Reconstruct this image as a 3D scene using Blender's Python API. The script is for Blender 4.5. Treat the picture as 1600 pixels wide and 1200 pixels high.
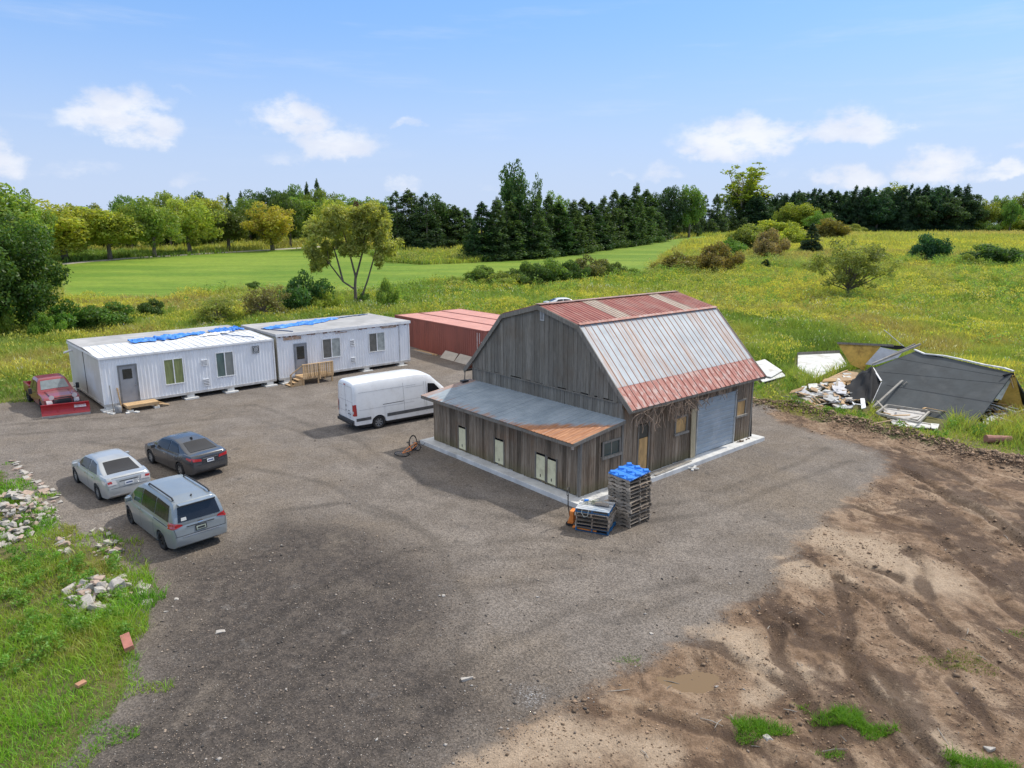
import bpy, bmesh, math, random
import numpy as np
from math import radians as R, sin, cos, pi, sqrt, atan2
from mathutils import Vector, Matrix
from mathutils.bvhtree import BVHTree
for o in list(bpy.data.objects): bpy.data.objects.remove(o)
S = bpy.context.scene; COL = S.collection
rnd = random.Random(7)
# ---------------------------------------------------------------- camera
F, PITCH, CH = 1080.0, R(12.7), 10.6
cd = bpy.data.cameras.new('camera'); cam = bpy.data.objects.new('camera', cd); COL.objects.link(cam)
cam.location = (0, 0, CH); cam.rotation_euler = (R(90)-PITCH, 0, 0)
cd.sensor_width = 36; cd.lens = 36*F/1600; cd.clip_end = 9000; cd.clip_start = 0.1
S.camera = cam
S.view_settings.view_transform = 'Standard'; S.view_settings.look = 'None'
S.view_settings.exposure = 0.62; S.view_settings.gamma = 1
def ray(u, v):
    a = (u-800)/F; b = -(v-600)/F
    return Vector((a, cos(PITCH)+b*sin(PITCH), -sin(PITCH)+b*cos(PITCH)))
# ---------------------------------------------------------------- sky and sun
SUN_AZ, SUN_EL = R(34), R(50)
W = bpy.data.worlds.new('World'); S.world = W; W.use_nodes = True
nt = W.node_tree; N = nt.nodes; L = nt.links
for n in list(N): N.remove(n)
def nd(nt, typ, **kw):
    n = nt.nodes.new(typ)
    for k, v in kw.items():
        if k.startswith('i_'): n.inputs[k[2:]].default_value = v
        elif k.startswith('n_'): n.inputs[int(k[2:])].default_value = v
        else: setattr(n, k, v)
    return n
def mth(nt, op, a, b=None, c=None, clamp=False):
    n = nt.nodes.new('ShaderNodeMath'); n.operation = op; n.use_clamp = clamp
    for i, x in enumerate((a, b, c)):
        if x is None: continue
        if isinstance(x, (int, float)): n.inputs[i].default_value = x
        else: nt.links.new(x, n.inputs[i])
    return n.outputs[0]
def mixc(nt, fac, a, b, mode='MIX'):
    n = nt.nodes.new('ShaderNodeMix'); n.data_type = 'RGBA'; n.blend_type = mode
    for i, x in ((0, fac), (6, a), (7, b)):
        if isinstance(x, (int, float)): n.inputs[i].default_value = x
        elif isinstance(x, tuple): n.inputs[i].default_value = (*x[:3], 1)
        else: nt.links.new(x, n.inputs[i])
    return n.outputs[2]
def sstep(nt, x, lo, hi, a=0.0, b=1.0):
    n = nt.nodes.new('ShaderNodeMapRange'); n.interpolation_type = 'SMOOTHSTEP'
    nt.links.new(x, n.inputs[0])
    for i, v in ((1, lo), (2, hi), (3, a), (4, b)): n.inputs[i].default_value = v
    return n.outputs[0]
def noise(nt, vec, scale, detail=4, rough=0.55, dist=0.0, out=0):
    n = nt.nodes.new('ShaderNodeTexNoise'); n.inputs['Scale'].default_value = scale
    n.inputs['Detail'].default_value = detail; n.inputs['Roughness'].default_value = rough
    n.inputs['Distortion'].default_value = dist
    if vec is not None: nt.links.new(vec, n.inputs['Vector'])
    return n.outputs[out]
sky = nd(nt, 'ShaderNodeTexSky', sky_type='NISHITA', sun_disc=False, sun_elevation=SUN_EL, sun_rotation=R(90)-SUN_AZ,
         altitude=200, air_density=1.0, dust_density=1.2, ozone_density=1.6)
tc = nd(nt, 'ShaderNodeTexCoord'); vec = tc.outputs['Generated']
sx = nd(nt, 'ShaderNodeSeparateXYZ'); L.new(vec, sx.inputs[0])
az = mth(nt, 'ARCTAN2', sx.outputs[0], sx.outputs[1]); el = mth(nt, 'ARCSINE', sx.outputs[2])
CLOUDS = [(190,182,82,46,1),(282,143,32,9,.45),(2,242,42,40,.95),(130,264,55,14,.4),(470,185,92,38,1),(520,222,92,40,.95),(425,246,60,14,.5),(626,191,24,12,.7),
 (296,283,34,14,.5),(630,288,34,16,.65),(1150,210,115,40,1),(1235,200,70,30,.9),(1345,196,90,36,.95),(1045,267,58,15,.6),(1325,276,62,22,.95),(1470,258,70,30,1),
 (1566,265,36,16,.9),(966,266,28,8,.5),(750,292,28,12,.5),(1190,262,60,14,.4),(1598,230,20,9,.5)]
# a warped direction so the cloud rims are ragged
wv = nd(nt, 'ShaderNodeVectorMath', operation='MULTIPLY_ADD'); 
nz = noise(nt, vec, 14, 6, .6, out=1)
sb = nd(nt, 'ShaderNodeVectorMath', operation='SUBTRACT', n_1=(.5, .5, .5)); L.new(nz, sb.inputs[0])
sxx = nd(nt, 'ShaderNodeSeparateXYZ'); L.new(sb.outputs[0], sxx.inputs[0])
azw = mth(nt, 'MULTIPLY_ADD', sxx.outputs[0], .10, az); elw = mth(nt, 'MULTIPLY_ADD', sxx.outputs[1], .06, el)
acc = None
for (u, v, w, h, st) in CLOUDS:
    w, h = w*.9, h*.9
    d = ray(u, v).normalized(); a0 = atan2(d.x, d.y); e0 = math.asin(d.z)
    dx = mth(nt, 'MULTIPLY', mth(nt, 'SUBTRACT', azw, a0), F/w*.93)
    dy = mth(nt, 'SUBTRACT', elw, e0-.3*h/F)
    # flatter underside than top
    dyn = mth(nt, 'MULTIPLY', mth(nt, 'MINIMUM', dy, 0.0), F/(h*.65)); dyp = mth(nt, 'MULTIPLY', mth(nt, 'MAXIMUM', dy, 0.0), F/(h*1.25))
    r2 = mth(nt, 'ADD', mth(nt, 'MULTIPLY', dx, dx), mth(nt, 'ADD', mth(nt, 'MULTIPLY', dyn, dyn), mth(nt, 'MULTIPLY', dyp, dyp)))
    m = mth(nt, 'MULTIPLY', sstep(nt, r2, 1.3, .0), st)
    acc = m if acc is None else mth(nt, 'MAXIMUM', acc, m)
mapn = nd(nt, 'ShaderNodeMapping'); mapn.inputs['Scale'].default_value = (1, 1, 2.2); L.new(vec, mapn.inputs[0])
brk = noise(nt, mapn.outputs[0], 22, 8, .62)
cl = mth(nt, 'MULTIPLY', sstep(nt, mth(nt, 'ADD', acc, mth(nt, 'MULTIPLY_ADD', brk, 2.4, -1.3)), .05, .95), acc)
mp2 = nd(nt, 'ShaderNodeMapping'); mp2.inputs['Scale'].default_value = (1, 1, 9); mp2.inputs['Rotation'].default_value = (0, .1, 0); L.new(vec, mp2.inputs[0])
str_ = mth(nt, 'MULTIPLY', sstep(nt, noise(nt, mp2.outputs[0], 3.2, 6, .6), .52, .78), mth(nt, 'MULTIPLY', sstep(nt, el, .05, .14), .22))
cl = mth(nt, 'MAXIMUM', mth(nt, 'MULTIPLY', cl, .93), str_)
# the air near the horizon is paler
pale = sstep(nt, el, .30, .01)
skyc = mixc(nt, 1.0, sky.outputs[0], (.66, .92, 1.30), 'MULTIPLY')
skyc = mixc(nt, .6, skyc, (1.9, 3.6, 6.4))
hz = mixc(nt, mth(nt, 'MULTIPLY', pale, .88), skyc, (4.0, 4.65, 6.0))
hz = mixc(nt, cl, hz, mixc(nt, sstep(nt, noise(nt, mapn.outputs[0], 9, 6, .6), .35, .65), (5.2, 5.5, 6.3), (6.2, 6.35, 6.7)))
# bright cloud cover added overhead and behind to raise the fill light
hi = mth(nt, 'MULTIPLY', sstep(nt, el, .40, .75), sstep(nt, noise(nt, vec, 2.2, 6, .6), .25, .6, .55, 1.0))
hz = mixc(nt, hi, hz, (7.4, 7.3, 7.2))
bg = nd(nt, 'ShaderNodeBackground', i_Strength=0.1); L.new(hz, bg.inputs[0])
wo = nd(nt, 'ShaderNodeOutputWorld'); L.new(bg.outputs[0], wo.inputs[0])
sl = bpy.data.lights.new('sun', 'SUN'); sl.energy = 2.3; sl.angle = R(1.2); sl.color = (1, .955, .88)
so = bpy.data.objects.new('sun', sl); COL.objects.link(so); so.location = (30, 60, 60)
sd = Vector((cos(SUN_AZ)*cos(SUN_EL), sin(SUN_AZ)*cos(SUN_EL), sin(SUN_EL)))
so.rotation_euler = sd.to_track_quat('Z', 'Y').to_euler()
# ---------------------------------------------------------------- noise / terrain
def _hash(ix, iy, s):
    h = (ix.astype(np.int64)*374761393 + iy.astype(np.int64)*668265263 + s*1442695041) & 0xffffffff
    h = ((h ^ (h >> 13))*1274126177) & 0xffffffff
    return ((h ^ (h >> 16)) & 0xffff)/65535.0
def vn(x, y, sc, s=0):
    x = np.asarray(x, float)/sc; y = np.asarray(y, float)/sc
    ix = np.floor(x); iy = np.floor(y); fx = x-ix; fy = y-iy
    fx = fx*fx*(3-2*fx); fy = fy*fy*(3-2*fy)
    a = _hash(ix, iy, s); b = _hash(ix+1, iy, s); c = _hash(ix, iy+1, s); d = _hash(ix+1, iy+1, s)
    return (a*(1-fx)+b*fx)*(1-fy)+(c*(1-fx)+d*fx)*fy
def fbm(x, y, sc, o=4, s=0, g=.5):
    t = 0; a = 1; n = 0
    for i in range(o): t = t+a*vn(x, y, sc/2**i, s+i*17); n += a; a *= g
    return t/n
_TY = np.array([-400, 0, 50, 58, 75, 100, 150, 200, 260, 330, 420, 9000.]); _TZ = np.array([0, 0, 0, .15, .8, 1.8, 3.9, 6.0, 7.6, 8.5, 8.9, 8.9])
def base_z(x, y):
    x = np.asarray(x, float); y = np.asarray(y, float)
    z = np.interp(y, _TY, _TZ)
    far = np.clip((y-55)/60, 0, 1)
    return z+far*(fbm(x, y, 60, 2, 5)-.5)*.9*np.clip((420-y)/200, 0, 1)
def hit(u, v, dz=0.0):
    """where the line of sight through a photo pixel meets the ground"""
    d = ray(u, v); t = 8.0
    while t < 4000:
        if CH+d.z*t < float(base_z(d.x*t, d.y*t))+dz: break
        t *= 1.01
    lo, hi = t/1.01, t
    for _ in range(20):
        m = (lo+hi)/2
        if CH+d.z*m < float(base_z(d.x*m, d.y*m))+dz: hi = m
        else: lo = m
    return Vector((d.x*hi, d.y*hi, float(base_z(d.x*hi, d.y*hi))))
def poly_w(px): return np.array([hit(*p)[:2] for p in px])
def sdist(X, Y, P):
    """signed distance to a polygon, positive inside"""
    X = np.asarray(X, float); Y = np.asarray(Y, float); ins = np.zeros(X.shape, bool); dm = np.full(X.shape, 1e9)
    n = len(P)
    for i in range(n):
        x0, y0 = P[i]; x1, y1 = P[(i+1) % n]
        c = ((y0 > Y) != (y1 > Y)) & (X < (x1-x0)*(Y-y0)/(y1-y0+1e-12)+x0); ins ^= c
        vx, vy = x1-x0, y1-y0; t = np.clip(((X-x0)*vx+(Y-y0)*vy)/(vx*vx+vy*vy+1e-12), 0, 1)
        dm = np.minimum(dm, np.hypot(X-x0-t*vx, Y-y0-t*vy))
    return np.where(ins, dm, -dm)
YARD = poly_w([(-260,655),(0,632),(60,630),(110,600),(300,560),(640,500),(760,520),(1090,560),(1170,632),(1235,648),(1330,668),(1480,705),(1605,730),(1900,800),(2300,1000),(1700,1500),(60,1500),(130,1200),
 (175,1130),(225,1080),(238,1020),(228,960),(216,905),(222,880),(190,850),(100,830),(60,790),(15,730),(-260,640+60)])
DIRT = poly_w([(640,1260),(745,1180),(860,1120),(940,1070),(1010,1025),(1090,985),(1170,940),(1215,895),(1250,845),(1290,800),(1350,765),(1385,735),(1370,705),(1300,685),(1220,660),(1195,645),(1245,640),(1330,660),(1480,700),(1620,730),(1900,800),(2400,1000),(1700,1500),(500,1500)])
DARK = poly_w([(-60,1300),(90,1200),(190,1100),(222,1040),(228,990),(236,930),(250,880),(330,862),(395,835),(440,800),(540,815),(640,850),(700,905),(720,980),(690,1010),(760,1050),(880,1060),(880,1100),(760,1160),(700,1210),(600,1300)])
FIELD = poly_w([(98,414),(200,405),(330,397),(500,387),(560,392),(600,410),(660,414),(745,411),(860,396),(1020,377),(1100,369),(1125,371),(1066,381),(1030,404),(1002,430),(960,436),(860,440),(760,445),(705,437),(640,448),(580,452),(500,462),(400,455),(300,456),(262,467),(105,468)])
LANE = [hit(u, v) for u, v in ((40,418),(98,412),(200,403.5),(330,395.5),(420,390.5),(500,385.5),(540,380))]
BERM = [hit(u, v) for u, v in ((1185,634),(1240,640),(1300,655),(1345,668),(1420,684),(1490,702),(1560,722),(1640,742))]
TRK = [[(160,1230),(330,1040),(470,930),(640,860),(840,840),(1010,865)],[(215,1230),(380,1050),(520,945),(690,880),(880,865),(1040,885)],[(330,1230),(430,1090),(560,985),(720,920),(920,900)],[(560,1200),(640,1090),(760,1010),(900,950),(1080,905)],[(620,1200),(700,1100),(810,1030),(950,970),(1120,920)],[(140,690),(330,715),(520,760),(690,850),(730,950),(700,1060)],[(420,800),(540,785),(660,830),(715,920)],[(0,680),(180,670),(380,650),(520,690),(640,780),(900,830),(1120,800),(1330,720)],[(0,664),(180,652),(400,632),(560,690),(690,770),(910,812),(1090,780),(1300,700)]]
def seg_d(X, Y, pts):
    dm = np.full(np.shape(X), 1e9)
    for a, b in zip(pts[:-1], pts[1:]):
        vx, vy = b.x-a.x, b.y-a.y; t = np.clip(((X-a.x)*vx+(Y-a.y)*vy)/(vx*vx+vy*vy), 0, 1)
        dm = np.minimum(dm, np.hypot(X-a.x-t*vx, Y-a.y-t*vy))
    return dm
RUTS = [[(1165,905),(1190,960),(1235,1050),(1270,1130),(1290,1200)],[(1310,900),(1325,1010),(1345,1060),(1400,1130)],[(1425,860),(1460,940),(1520,1000),(1600,1060)],
        [(1180,890),(1300,860),(1400,900),(1480,985)],[(1420,735),(1500,790),(1600,850)],[(1440,760),(1540,800),(1620,870)],[(1290,1030),(1250,1000),(1195,905)],[(1330,1010),(1400,1100),(1440,1180)]]
RUTS += [[(1000,990),(1120,1010),(1260,1100),(1330,1200)],[(1150,920),(1260,990),(1370,1090),(1480,1200)],[(1215,800),(1330,790),(1450,830),(1560,930),(1640,1010)],[(1000,1110),(1130,1150),(1240,1200)],[(1395,700),(1500,745),(1640,810)],[(1390,725),(1480,770),(1640,850)],[(1240,860),(1350,930),(1450,1020),(1560,1150)]]
RUTS = [[hit(*p) for p in r] for r in RUTS]; TRK = [[hit(*p) for p in r] for r in TRK]
PUD = poly_w([(1015,1048),(1050,1050),(1085,1040),(1115,1038),(1133,1046),(1122,1062),(1095,1072),(1060,1074),(1030,1064)])
def ground_z(X, Y):
    X = np.asarray(X, float); Y = np.asarray(Y, float)
    z = base_z(X, Y)
    m = (Y < 70) & (np.abs(X) < 60)
    if m.any():
        x, y = X[m], Y[m]
        d = np.clip(sdist(x, y, DIRT)/1.2, 0, 1)
        zz = d*((fbm(x, y, 2.2, 4, 3)-.5)*.10+(fbm(x, y, .55, 3, 9, .8)-.5)*.08-np.abs(fbm(x, y, .9, 4, 19, .7)-.5)*.16)
        for i, r in enumerate(RUTS):
            q = seg_d(x+(vn(x, y, 1.2, i)-.5)*.5, y, r)
            zz = zz+d*(-.07*np.exp(-(q/.2)**2)+.06*np.exp(-((q-.36)/.13)**2))*(.3+1.2*vn(x, y, .45, 40+i))+d*.022*np.exp(-(q/.26)**2)*np.sin((x+y)*26+3*np.sin(x*2))
        q = seg_d(x, y, BERM)
        zz = zz+np.exp(-(q/.75)**2)*(.12+.55*fbm(x, y, 1.3, 4, 21, .65))*(y > 25)
        p = sdist(x, y, PUD); zz = zz-np.clip((p+.35)/.5, 0, 1)*.10
        yd = np.clip(sdist(x, y, YARD)/1.0, 0, 1)
        g = (1-d)*yd*((fbm(x, y, 5, 3, 31)-.5)*.05+(fbm(x, y, .35, 2, 33)-.5)*.012)
        lg = np.clip(-sdist(x, y, YARD)/1.5, 0, 1)*((fbm(x, y, 3, 3, 41)-.35)*.35)*(x < 0)*(y < 36)
        z = z.copy(); z[m] = z[m]+zz+g+lg
    return z
def gz(x, y): return float(ground_z(np.array([x]), np.array([y]))[0])
# ---------------------------------------------------------------- object helpers
def tag(o, label=None, cat=None, group=None, kind=None):
    for k, v in (('label', label), ('category', cat), ('group', group), ('kind', kind)):
        if v: o[k] = v
    return o
def thing(name, label, cat, loc=(0, 0, 0), rz=0.0, group=None):
    o = bpy.data.objects.new(name, None); COL.objects.link(o); o.empty_display_size = .2
    o.location = loc; o.rotation_euler = (0, 0, rz)
    return tag(o, label, cat, group)
def mesh_obj(name, me, parent=None):
    o = bpy.data.objects.new(name, me); COL.objects.link(o)
    if parent is not None: o.parent = parent
    return o
def copy_tree(o, parent=None):
    c = o.copy(); COL.objects.link(c)
    if parent is not None: c.parent = parent
    for ch in list(o.children): copy_tree(ch, c)
    return c
def fast_mesh(name, V, Fq, n, mat, fcol=None, smooth=False):
    """V (k,3), Fq (m,n) faces with n corners, fcol (m,) or (m,3) value per face"""
    me = bpy.data.meshes.new(name); m = len(Fq)
    me.vertices.add(len(V)); me.vertices.foreach_set('co', np.ascontiguousarray(V, np.float32).ravel())
    me.loops.add(m*n); me.loops.foreach_set('vertex_index', np.ascontiguousarray(Fq, np.int32).ravel())
    me.polygons.add(m); me.polygons.foreach_set('loop_start', np.arange(0, m*n, n, dtype=np.int32))
    try: me.polygons.foreach_set('loop_total', np.full(m, n, np.int32))
    except Exception: pass
    if smooth: me.polygons.foreach_set('use_smooth', np.ones(m, bool))
    if fcol is not None:
        fcol = np.asarray(fcol, np.float32)
        if fcol.ndim == 1:
            at = me.attributes.new('tone', 'FLOAT', 'FACE'); at.data.foreach_set('value', fcol)
        else:
            at = me.attributes.new('tint', 'FLOAT_COLOR', 'FACE'); at.data.foreach_set('color', np.c_[fcol, np.ones(m)].astype(np.float32).ravel())
    me.update(); me.validate(); me.materials.append(mat)
    return me
class MB:
    def __init__(s): s.v = []; s.f = []; s.t = []; s.M = None; s.tone = .5
    def add(s, vs, fs, tone=None):
        b = len(s.v)
        for p in vs:
            p = Vector(p); s.v.append(tuple(s.M @ p if s.M else p))
        for f in fs: s.f.append([i+b for i in f]); s.t.append(s.tone if tone is None else tone)
        return s
    def box(s, x0, x1, y0, y1, z0, z1, tone=None):
        return s.add([(x0,y0,z0),(x1,y0,z0),(x1,y1,z0),(x0,y1,z0),(x0,y0,z1),(x1,y0,z1),(x1,y1,z1),(x0,y1,z1)],
                     [(0,3,2,1),(4,5,6,7),(0,1,5,4),(1,2,6,5),(2,3,7,6),(3,0,4,7)], tone)
    def bar(s, p0, p1, w, h, up=(0, 0, 1), tone=None):
        p0 = Vector(p0); p1 = Vector(p1); d = (p1-p0).normalized(); up = Vector(up)
        if abs(d.dot(up)) > .98: up = Vector((1, 0, 0))
        a = d.cross(up).normalized()*w/2; b = a.cross(d).normalized()*h/2
        return s.add([p0-a-b, p0+a-b, p0+a+b, p0-a+b, p1-a-b, p1+a-b, p1+a+b, p1-a+b],
                     [(0,1,2,3),(7,6,5,4),(4,5,1,0),(5,6,2,1),(6,7,3,2),(7,4,0,3)], tone)
    def tube(s, pts, r, n=8, cap=True, tone=None):
        pts = [Vector(p) for p in pts]; rs = r if isinstance(r, (list, tuple)) else [r]*len(pts)
        vs = []; fs = []; prev = None
        for i, p in enumerate(pts):
            d = (pts[min(i+1, len(pts)-1)]-pts[max(i-1, 0)]).normalized()
            if prev is None: a = d.orthogonal().normalized()
            else: a = (prev-d*prev.dot(d)).normalized()
            prev = a; b = d.cross(a)
            for k in range(n): t = 2*pi*k/n; vs.append(p+(a*cos(t)+b*sin(t))*rs[i])
        for i in range(len(pts)-1):
            for k in range(n): fs.append((i*n+k, i*n+(k+1) % n, (i+1)*n+(k+1) % n, (i+1)*n+k))
        if cap: fs.append(tuple(range(n-1, -1, -1))); fs.append(tuple((len(pts)-1)*n+k for k in range(n)))
        return s.add(vs, fs, tone)
    def prism(s, pts, off, tone=None):
        """planar polygon pts pushed by the vector off"""
        off = Vector(off); n = len(pts); a = [Vector(p) for p in pts]
        nn = Vector((0, 0, 0))
        for i in range(n): nn += (a[i]-a[0]).cross(a[(i+1) % n]-a[0])
        if nn.dot(off) > 0: a = a[::-1]
        return s.add(a+[p+off for p in a], [tuple(range(n)), tuple(range(2*n-1, n-1, -1))]+[(i, i+n, (i+1) % n+n, (i+1) % n) for i in range(n)], tone)
    def build(s, name, mat, parent=None, smooth=False, bevel=0, wn=False):
        me = bpy.data.meshes.new(name); me.from_pydata(s.v, [], s.f)
        at = me.attributes.new('tone', 'FLOAT', 'FACE'); at.data.foreach_set('value', s.t)
        if smooth: me.polygons.foreach_set('use_smooth', [True]*len(s.f))
        me.update(); me.materials.append(mat)
        o = mesh_obj(name, me, parent)
        if bevel:
            m = o.modifiers.new('b', 'BEVEL'); m.width = bevel; m.segments = 2; m.limit_method = 'ANGLE'; m.angle_limit = R(40)
        return o
# ---------------------------------------------------------------- materials
MATS = {}
def new_mat(name):
    m = bpy.data.materials.new(name); m.use_nodes = True; t = m.node_tree
    for n in list(t.nodes): t.nodes.remove(n)
    o = t.nodes.new('ShaderNodeOutputMaterial'); p = t.nodes.new('ShaderNodeBsdfPrincipled'); t.links.new(p.outputs[0], o.inputs[0])
    MATS[name] = m
    return m, t, p
def attr(t, name, typ='GEOMETRY', out=2):
    n = t.nodes.new('ShaderNodeAttribute'); n.attribute_name = name; n.attribute_type = typ
    return n.outputs[out]
def setc(t, sock, x):
    if isinstance(x, tuple): sock.default_value = (*x[:3], 1)
    elif isinstance(x, (int, float)): sock.default_value = x
    else: t.links.new(x, sock)
def bump(t, p, h, strength=.3, dist=.02):
    b = t.nodes.new('ShaderNodeBump'); b.inputs['Strength'].default_value = strength; b.inputs['Distance'].default_value = dist
    t.links.new(h, b.inputs['Height']); t.links.new(b.outputs[0], p.inputs['Normal'])
def objc(t, scale=(1, 1, 1)):
    c = t.nodes.new('ShaderNodeTexCoord'); m = t.nodes.new('ShaderNodeMapping'); m.inputs['Scale'].default_value = scale
    t.links.new(c.outputs['Object'], m.inputs[0]); return m.outputs[0]
def simple(name, col, rough=.6, metal=0.0, var=.25, sc=3, dirt=None, stretch=(1, 1, 1), tone=0.0, bmp=0, coat=0, spec=.5, amt=.5):
    """a base colour that wanders, with an optional dirt colour in patches"""
    m, t, p = new_mat(name); v = objc(t, stretch); n1 = noise(t, v, sc, 6, .6)
    f = sstep(t, n1, .25, .75, 1-var, 1+var)
    c = mixc(t, 1.0, col, f, 'MULTIPLY')
    if tone: c = mixc(t, 1.0, c, mth(t, 'MULTIPLY_ADD', attr(t, 'tone'), 2*tone, 1-tone), 'MULTIPLY')
    if dirt: c = mixc(t, mth(t, 'MULTIPLY', sstep(t, noise(t, v, sc*.6, 8, .7, .3), .48, .68), amt), c, dirt)
    setc(t, p.inputs['Base Color'], c)
    p.inputs['Metallic'].default_value = metal; p.inputs['Specular IOR Level'].default_value = spec
    setc(t, p.inputs['Roughness'], mth(t, 'MULTIPLY_ADD', n1, .25, rough-.12, clamp=True))
    p.inputs['Coat Weight'].default_value = coat; p.inputs['Coat Roughness'].default_value = .08
    if bmp: bump(t, p, noise(t, v, sc*6, 5, .6), bmp, .01)
    return m
# ---------------------------------------------------------------- the ground
def grow(a, b, step, lo, hi, k):
    c = list(np.arange(a, b, step)); s = step
    while c[-1] < hi: s *= k; c.append(c[-1]+s)
    s = step
    while c[0] > lo: s *= k; c.insert(0, c[0]-s)
    return np.array(c)
gx = grow(-19, 27, .10, -1600, 1600, 1.045); gy = grow(9.5, 30, .085, -60, 3500, 1.022)
X, Y = np.meshgrid(gx, gy); nx, ny = len(gx), len(gy)
Xf, Yf = X.ravel(), Y.ravel(); Zf = ground_z(Xf, Yf)
i = np.arange(nx-1); j = np.arange(ny-1); I, J = np.meshgrid(i, j); a = (J*nx+I).ravel()
FQ = np.c_[a, a+1, a+nx+1, a+nx]
m, t, p = new_mat('ground')
geo = nd(t, 'ShaderNodeNewGeometry'); P = geo.outputs['Position']
spxy = nd(t, 'ShaderNodeSeparateXYZ'); t.links.new(P, spxy.inputs[0]); dY = attr(t, 'sd_yard'); dD = attr(t, 'sd_dirt'); dK = attr(t, 'sd_dark'); dF = attr(t, 'sd_field'); dL = attr(t, 'sd_lane'); dR = attr(t, 'ruts')
n_big = noise(t, P, .12, 5, .6); n_m = noise(t, P, .6, 6, .62); n_s = noise(t, P, 3.5, 6, .65, .3); n_f = noise(t, P, 22, 4, .7); n_ff = noise(t, P, 70, 3, .8)
wob = mth(t, 'MULTIPLY_ADD', n_m, 2.2, -1.1); wob2 = mth(t, 'MULTIPLY_ADD', n_s, .9, -.45)
w_ = mth(t, 'ADD', wob, wob2)
mY = sstep(t, mth(t, 'ADD', mth(t, 'ADD', dY, w_), sstep(t, spxy.outputs[0], -5, -7, 0, .55)), -.12, .12)
mD = sstep(t, mth(t, 'ADD', dD, mth(t, 'MULTIPLY', w_, 1.1)), -.35, .5)
mK = sstep(t, mth(t, 'ADD', dK, mth(t, 'ADD', mth(t, 'MULTIPLY', wob, 2.2), mth(t, 'MULTIPLY', wob2, 1.6))), -1.0, 1.4)
# gravel
grv = mixc(t, sstep(t, n_m, .3, .75), (.155, .132, .112), (.225, .195, .168))
grv = mixc(t, mth(t, 'MULTIPLY', sstep(t, n_big, .42, .66), .55), grv, (.19, .148, .105))
grv = mixc(t, mth(t, 'MULTIPLY', sstep(t, noise(t, P, .33, 6, .7, .5), .55, .72), .5), grv, (.095, .084, .075))
vor = nd(t, 'ShaderNodeTexVoronoi', feature='F1', i_Scale=26.0); t.links.new(P, vor.inputs['Vector'])
vcol = nd(t, 'ShaderNodeSeparateColor'); t.links.new(vor.outputs['Color'], vcol.inputs[0])
speck = sstep(t, vcol.outputs[0], .15, 1.0, .72, 1.30)
drk = mixc(t, sstep(t, n_s, .3, .7), (.045, .038, .034), (.100, .082, .068))
drk = mixc(t, mth(t, 'MULTIPLY', sstep(t, n_m, .5, .75), .6), drk, (.17, .14, .11))
gk = mixc(t, mth(t, 'MULTIPLY', mK, .93), grv, drk)
trk = attr(t, 'tracks'); gk = mixc(t, 1.0, gk, sstep(t, trk, 0, 1, 1.0, .66), 'MULTIPLY')
gk = mixc(t, mth(t, 'MULTIPLY', sstep(t, noise(t, P, 1.3, 8, .75, .4), .56, .68), .6), gk, (.075, .066, .060))
gk = mixc(t, mth(t, 'MULTIPLY', sstep(t, noise(t, P, .8, 8, .7, .2), .60, .72), .4), gk, (.30, .275, .25))
gk = mixc(t, 1.0, gk, speck, 'MULTIPLY')
# white powder left on the yard
gc = nd(t, 'ShaderNodeVectorMath', operation='DISTANCE'); gc.inputs[1].default_value = (.45, 14.1, 0); t.links.new(P, gc.inputs[0])
gk = mixc(t, mth(t, 'MULTIPLY', sstep(t, gc.outputs['Value'], .7, .0), sstep(t, n_f, .45, .8)), gk, (.55, .55, .55))
# packed brown earth
drt = mixc(t, sstep(t, n_s, .30, .68), (.145, .090, .052), (.27, .18, .115))
drt = mixc(t, mth(t, 'MULTIPLY', sstep(t, noise(t, P, .5, 8, .72, .8), .46, .62), .75), drt, mixc(t, n_s, (.30, .21, .135), (.43, .32, .225)))
drt = mixc(t, mth(t, 'MULTIPLY', sstep(t, noise(t, P, .42, 7, .7, 1.2), .50, .60), .85), drt, (.095, .058, .036))
mpd = nd(t, 'ShaderNodeMapping'); mpd.inputs['Scale'].default_value = (1, .35, 1); mpd.inputs['Rotation'].default_value = (0, 0, -.5); t.links.new(P, mpd.inputs[0])
drt = mixc(t, mth(t, 'MULTIPLY', sstep(t, noise(t, mpd.outputs[0], .9, 8, .75, .6), .52, .62), .7), drt, (.075, .047, .030))
drt = mixc(t, mth(t, 'MULTIPLY', sstep(t, attr(t, 'sand'), .25, .75), .8), drt, mixc(t, n_s, (.34, .25, .17), (.50, .395, .29)))
drt = mixc(t, mth(t, 'MULTIPLY', sstep(t, mth(t, 'ADD', dR, mth(t, 'MULTIPLY_ADD', n_f, .7, -.35)), .42, .62), .8), drt, (.078, .050, .034))
drt = mixc(t, 1.0, drt, sstep(t, n_f, .2, .8, .72, 1.3), 'MULTIPLY')
yard = mixc(t, mD, gk, drt)
# greens
spz = nd(t, 'ShaderNodeSeparateXYZ'); t.links.new(P, spz.inputs[0])
gr = mixc(t, sstep(t, spz.outputs[1], 45, 90), mixc(t, sstep(t, n_s, .3, .7), (.065, .075, .025), (.14, .125, .055)), mixc(t, sstep(t, n_s, .3, .7), (.16, .22, .035), (.24, .29, .055)))
gr = mixc(t, mth(t, 'MULTIPLY', sstep(t, noise(t, P, .16, 6, .6), .45, .66), .7), gr, (.20, .175, .03))
mp = nd(t, 'ShaderNodeMapping'); mp.inputs['Scale'].default_value = (.25, 1, 1); mp.inputs['Rotation'].default_value = (0, 0, .25); t.links.new(P, mp.inputs[0])
fld = mixc(t, sstep(t, noise(t, mp.outputs[0], .16, 6, .65), .38, .62), (.115, .205, .014), (.19, .27, .026))
fld = mixc(t, 1.0, fld, sstep(t, noise(t, P, 1.2, 6, .7), .2, .8, .78, 1.2), 'MULTIPLY')
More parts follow.
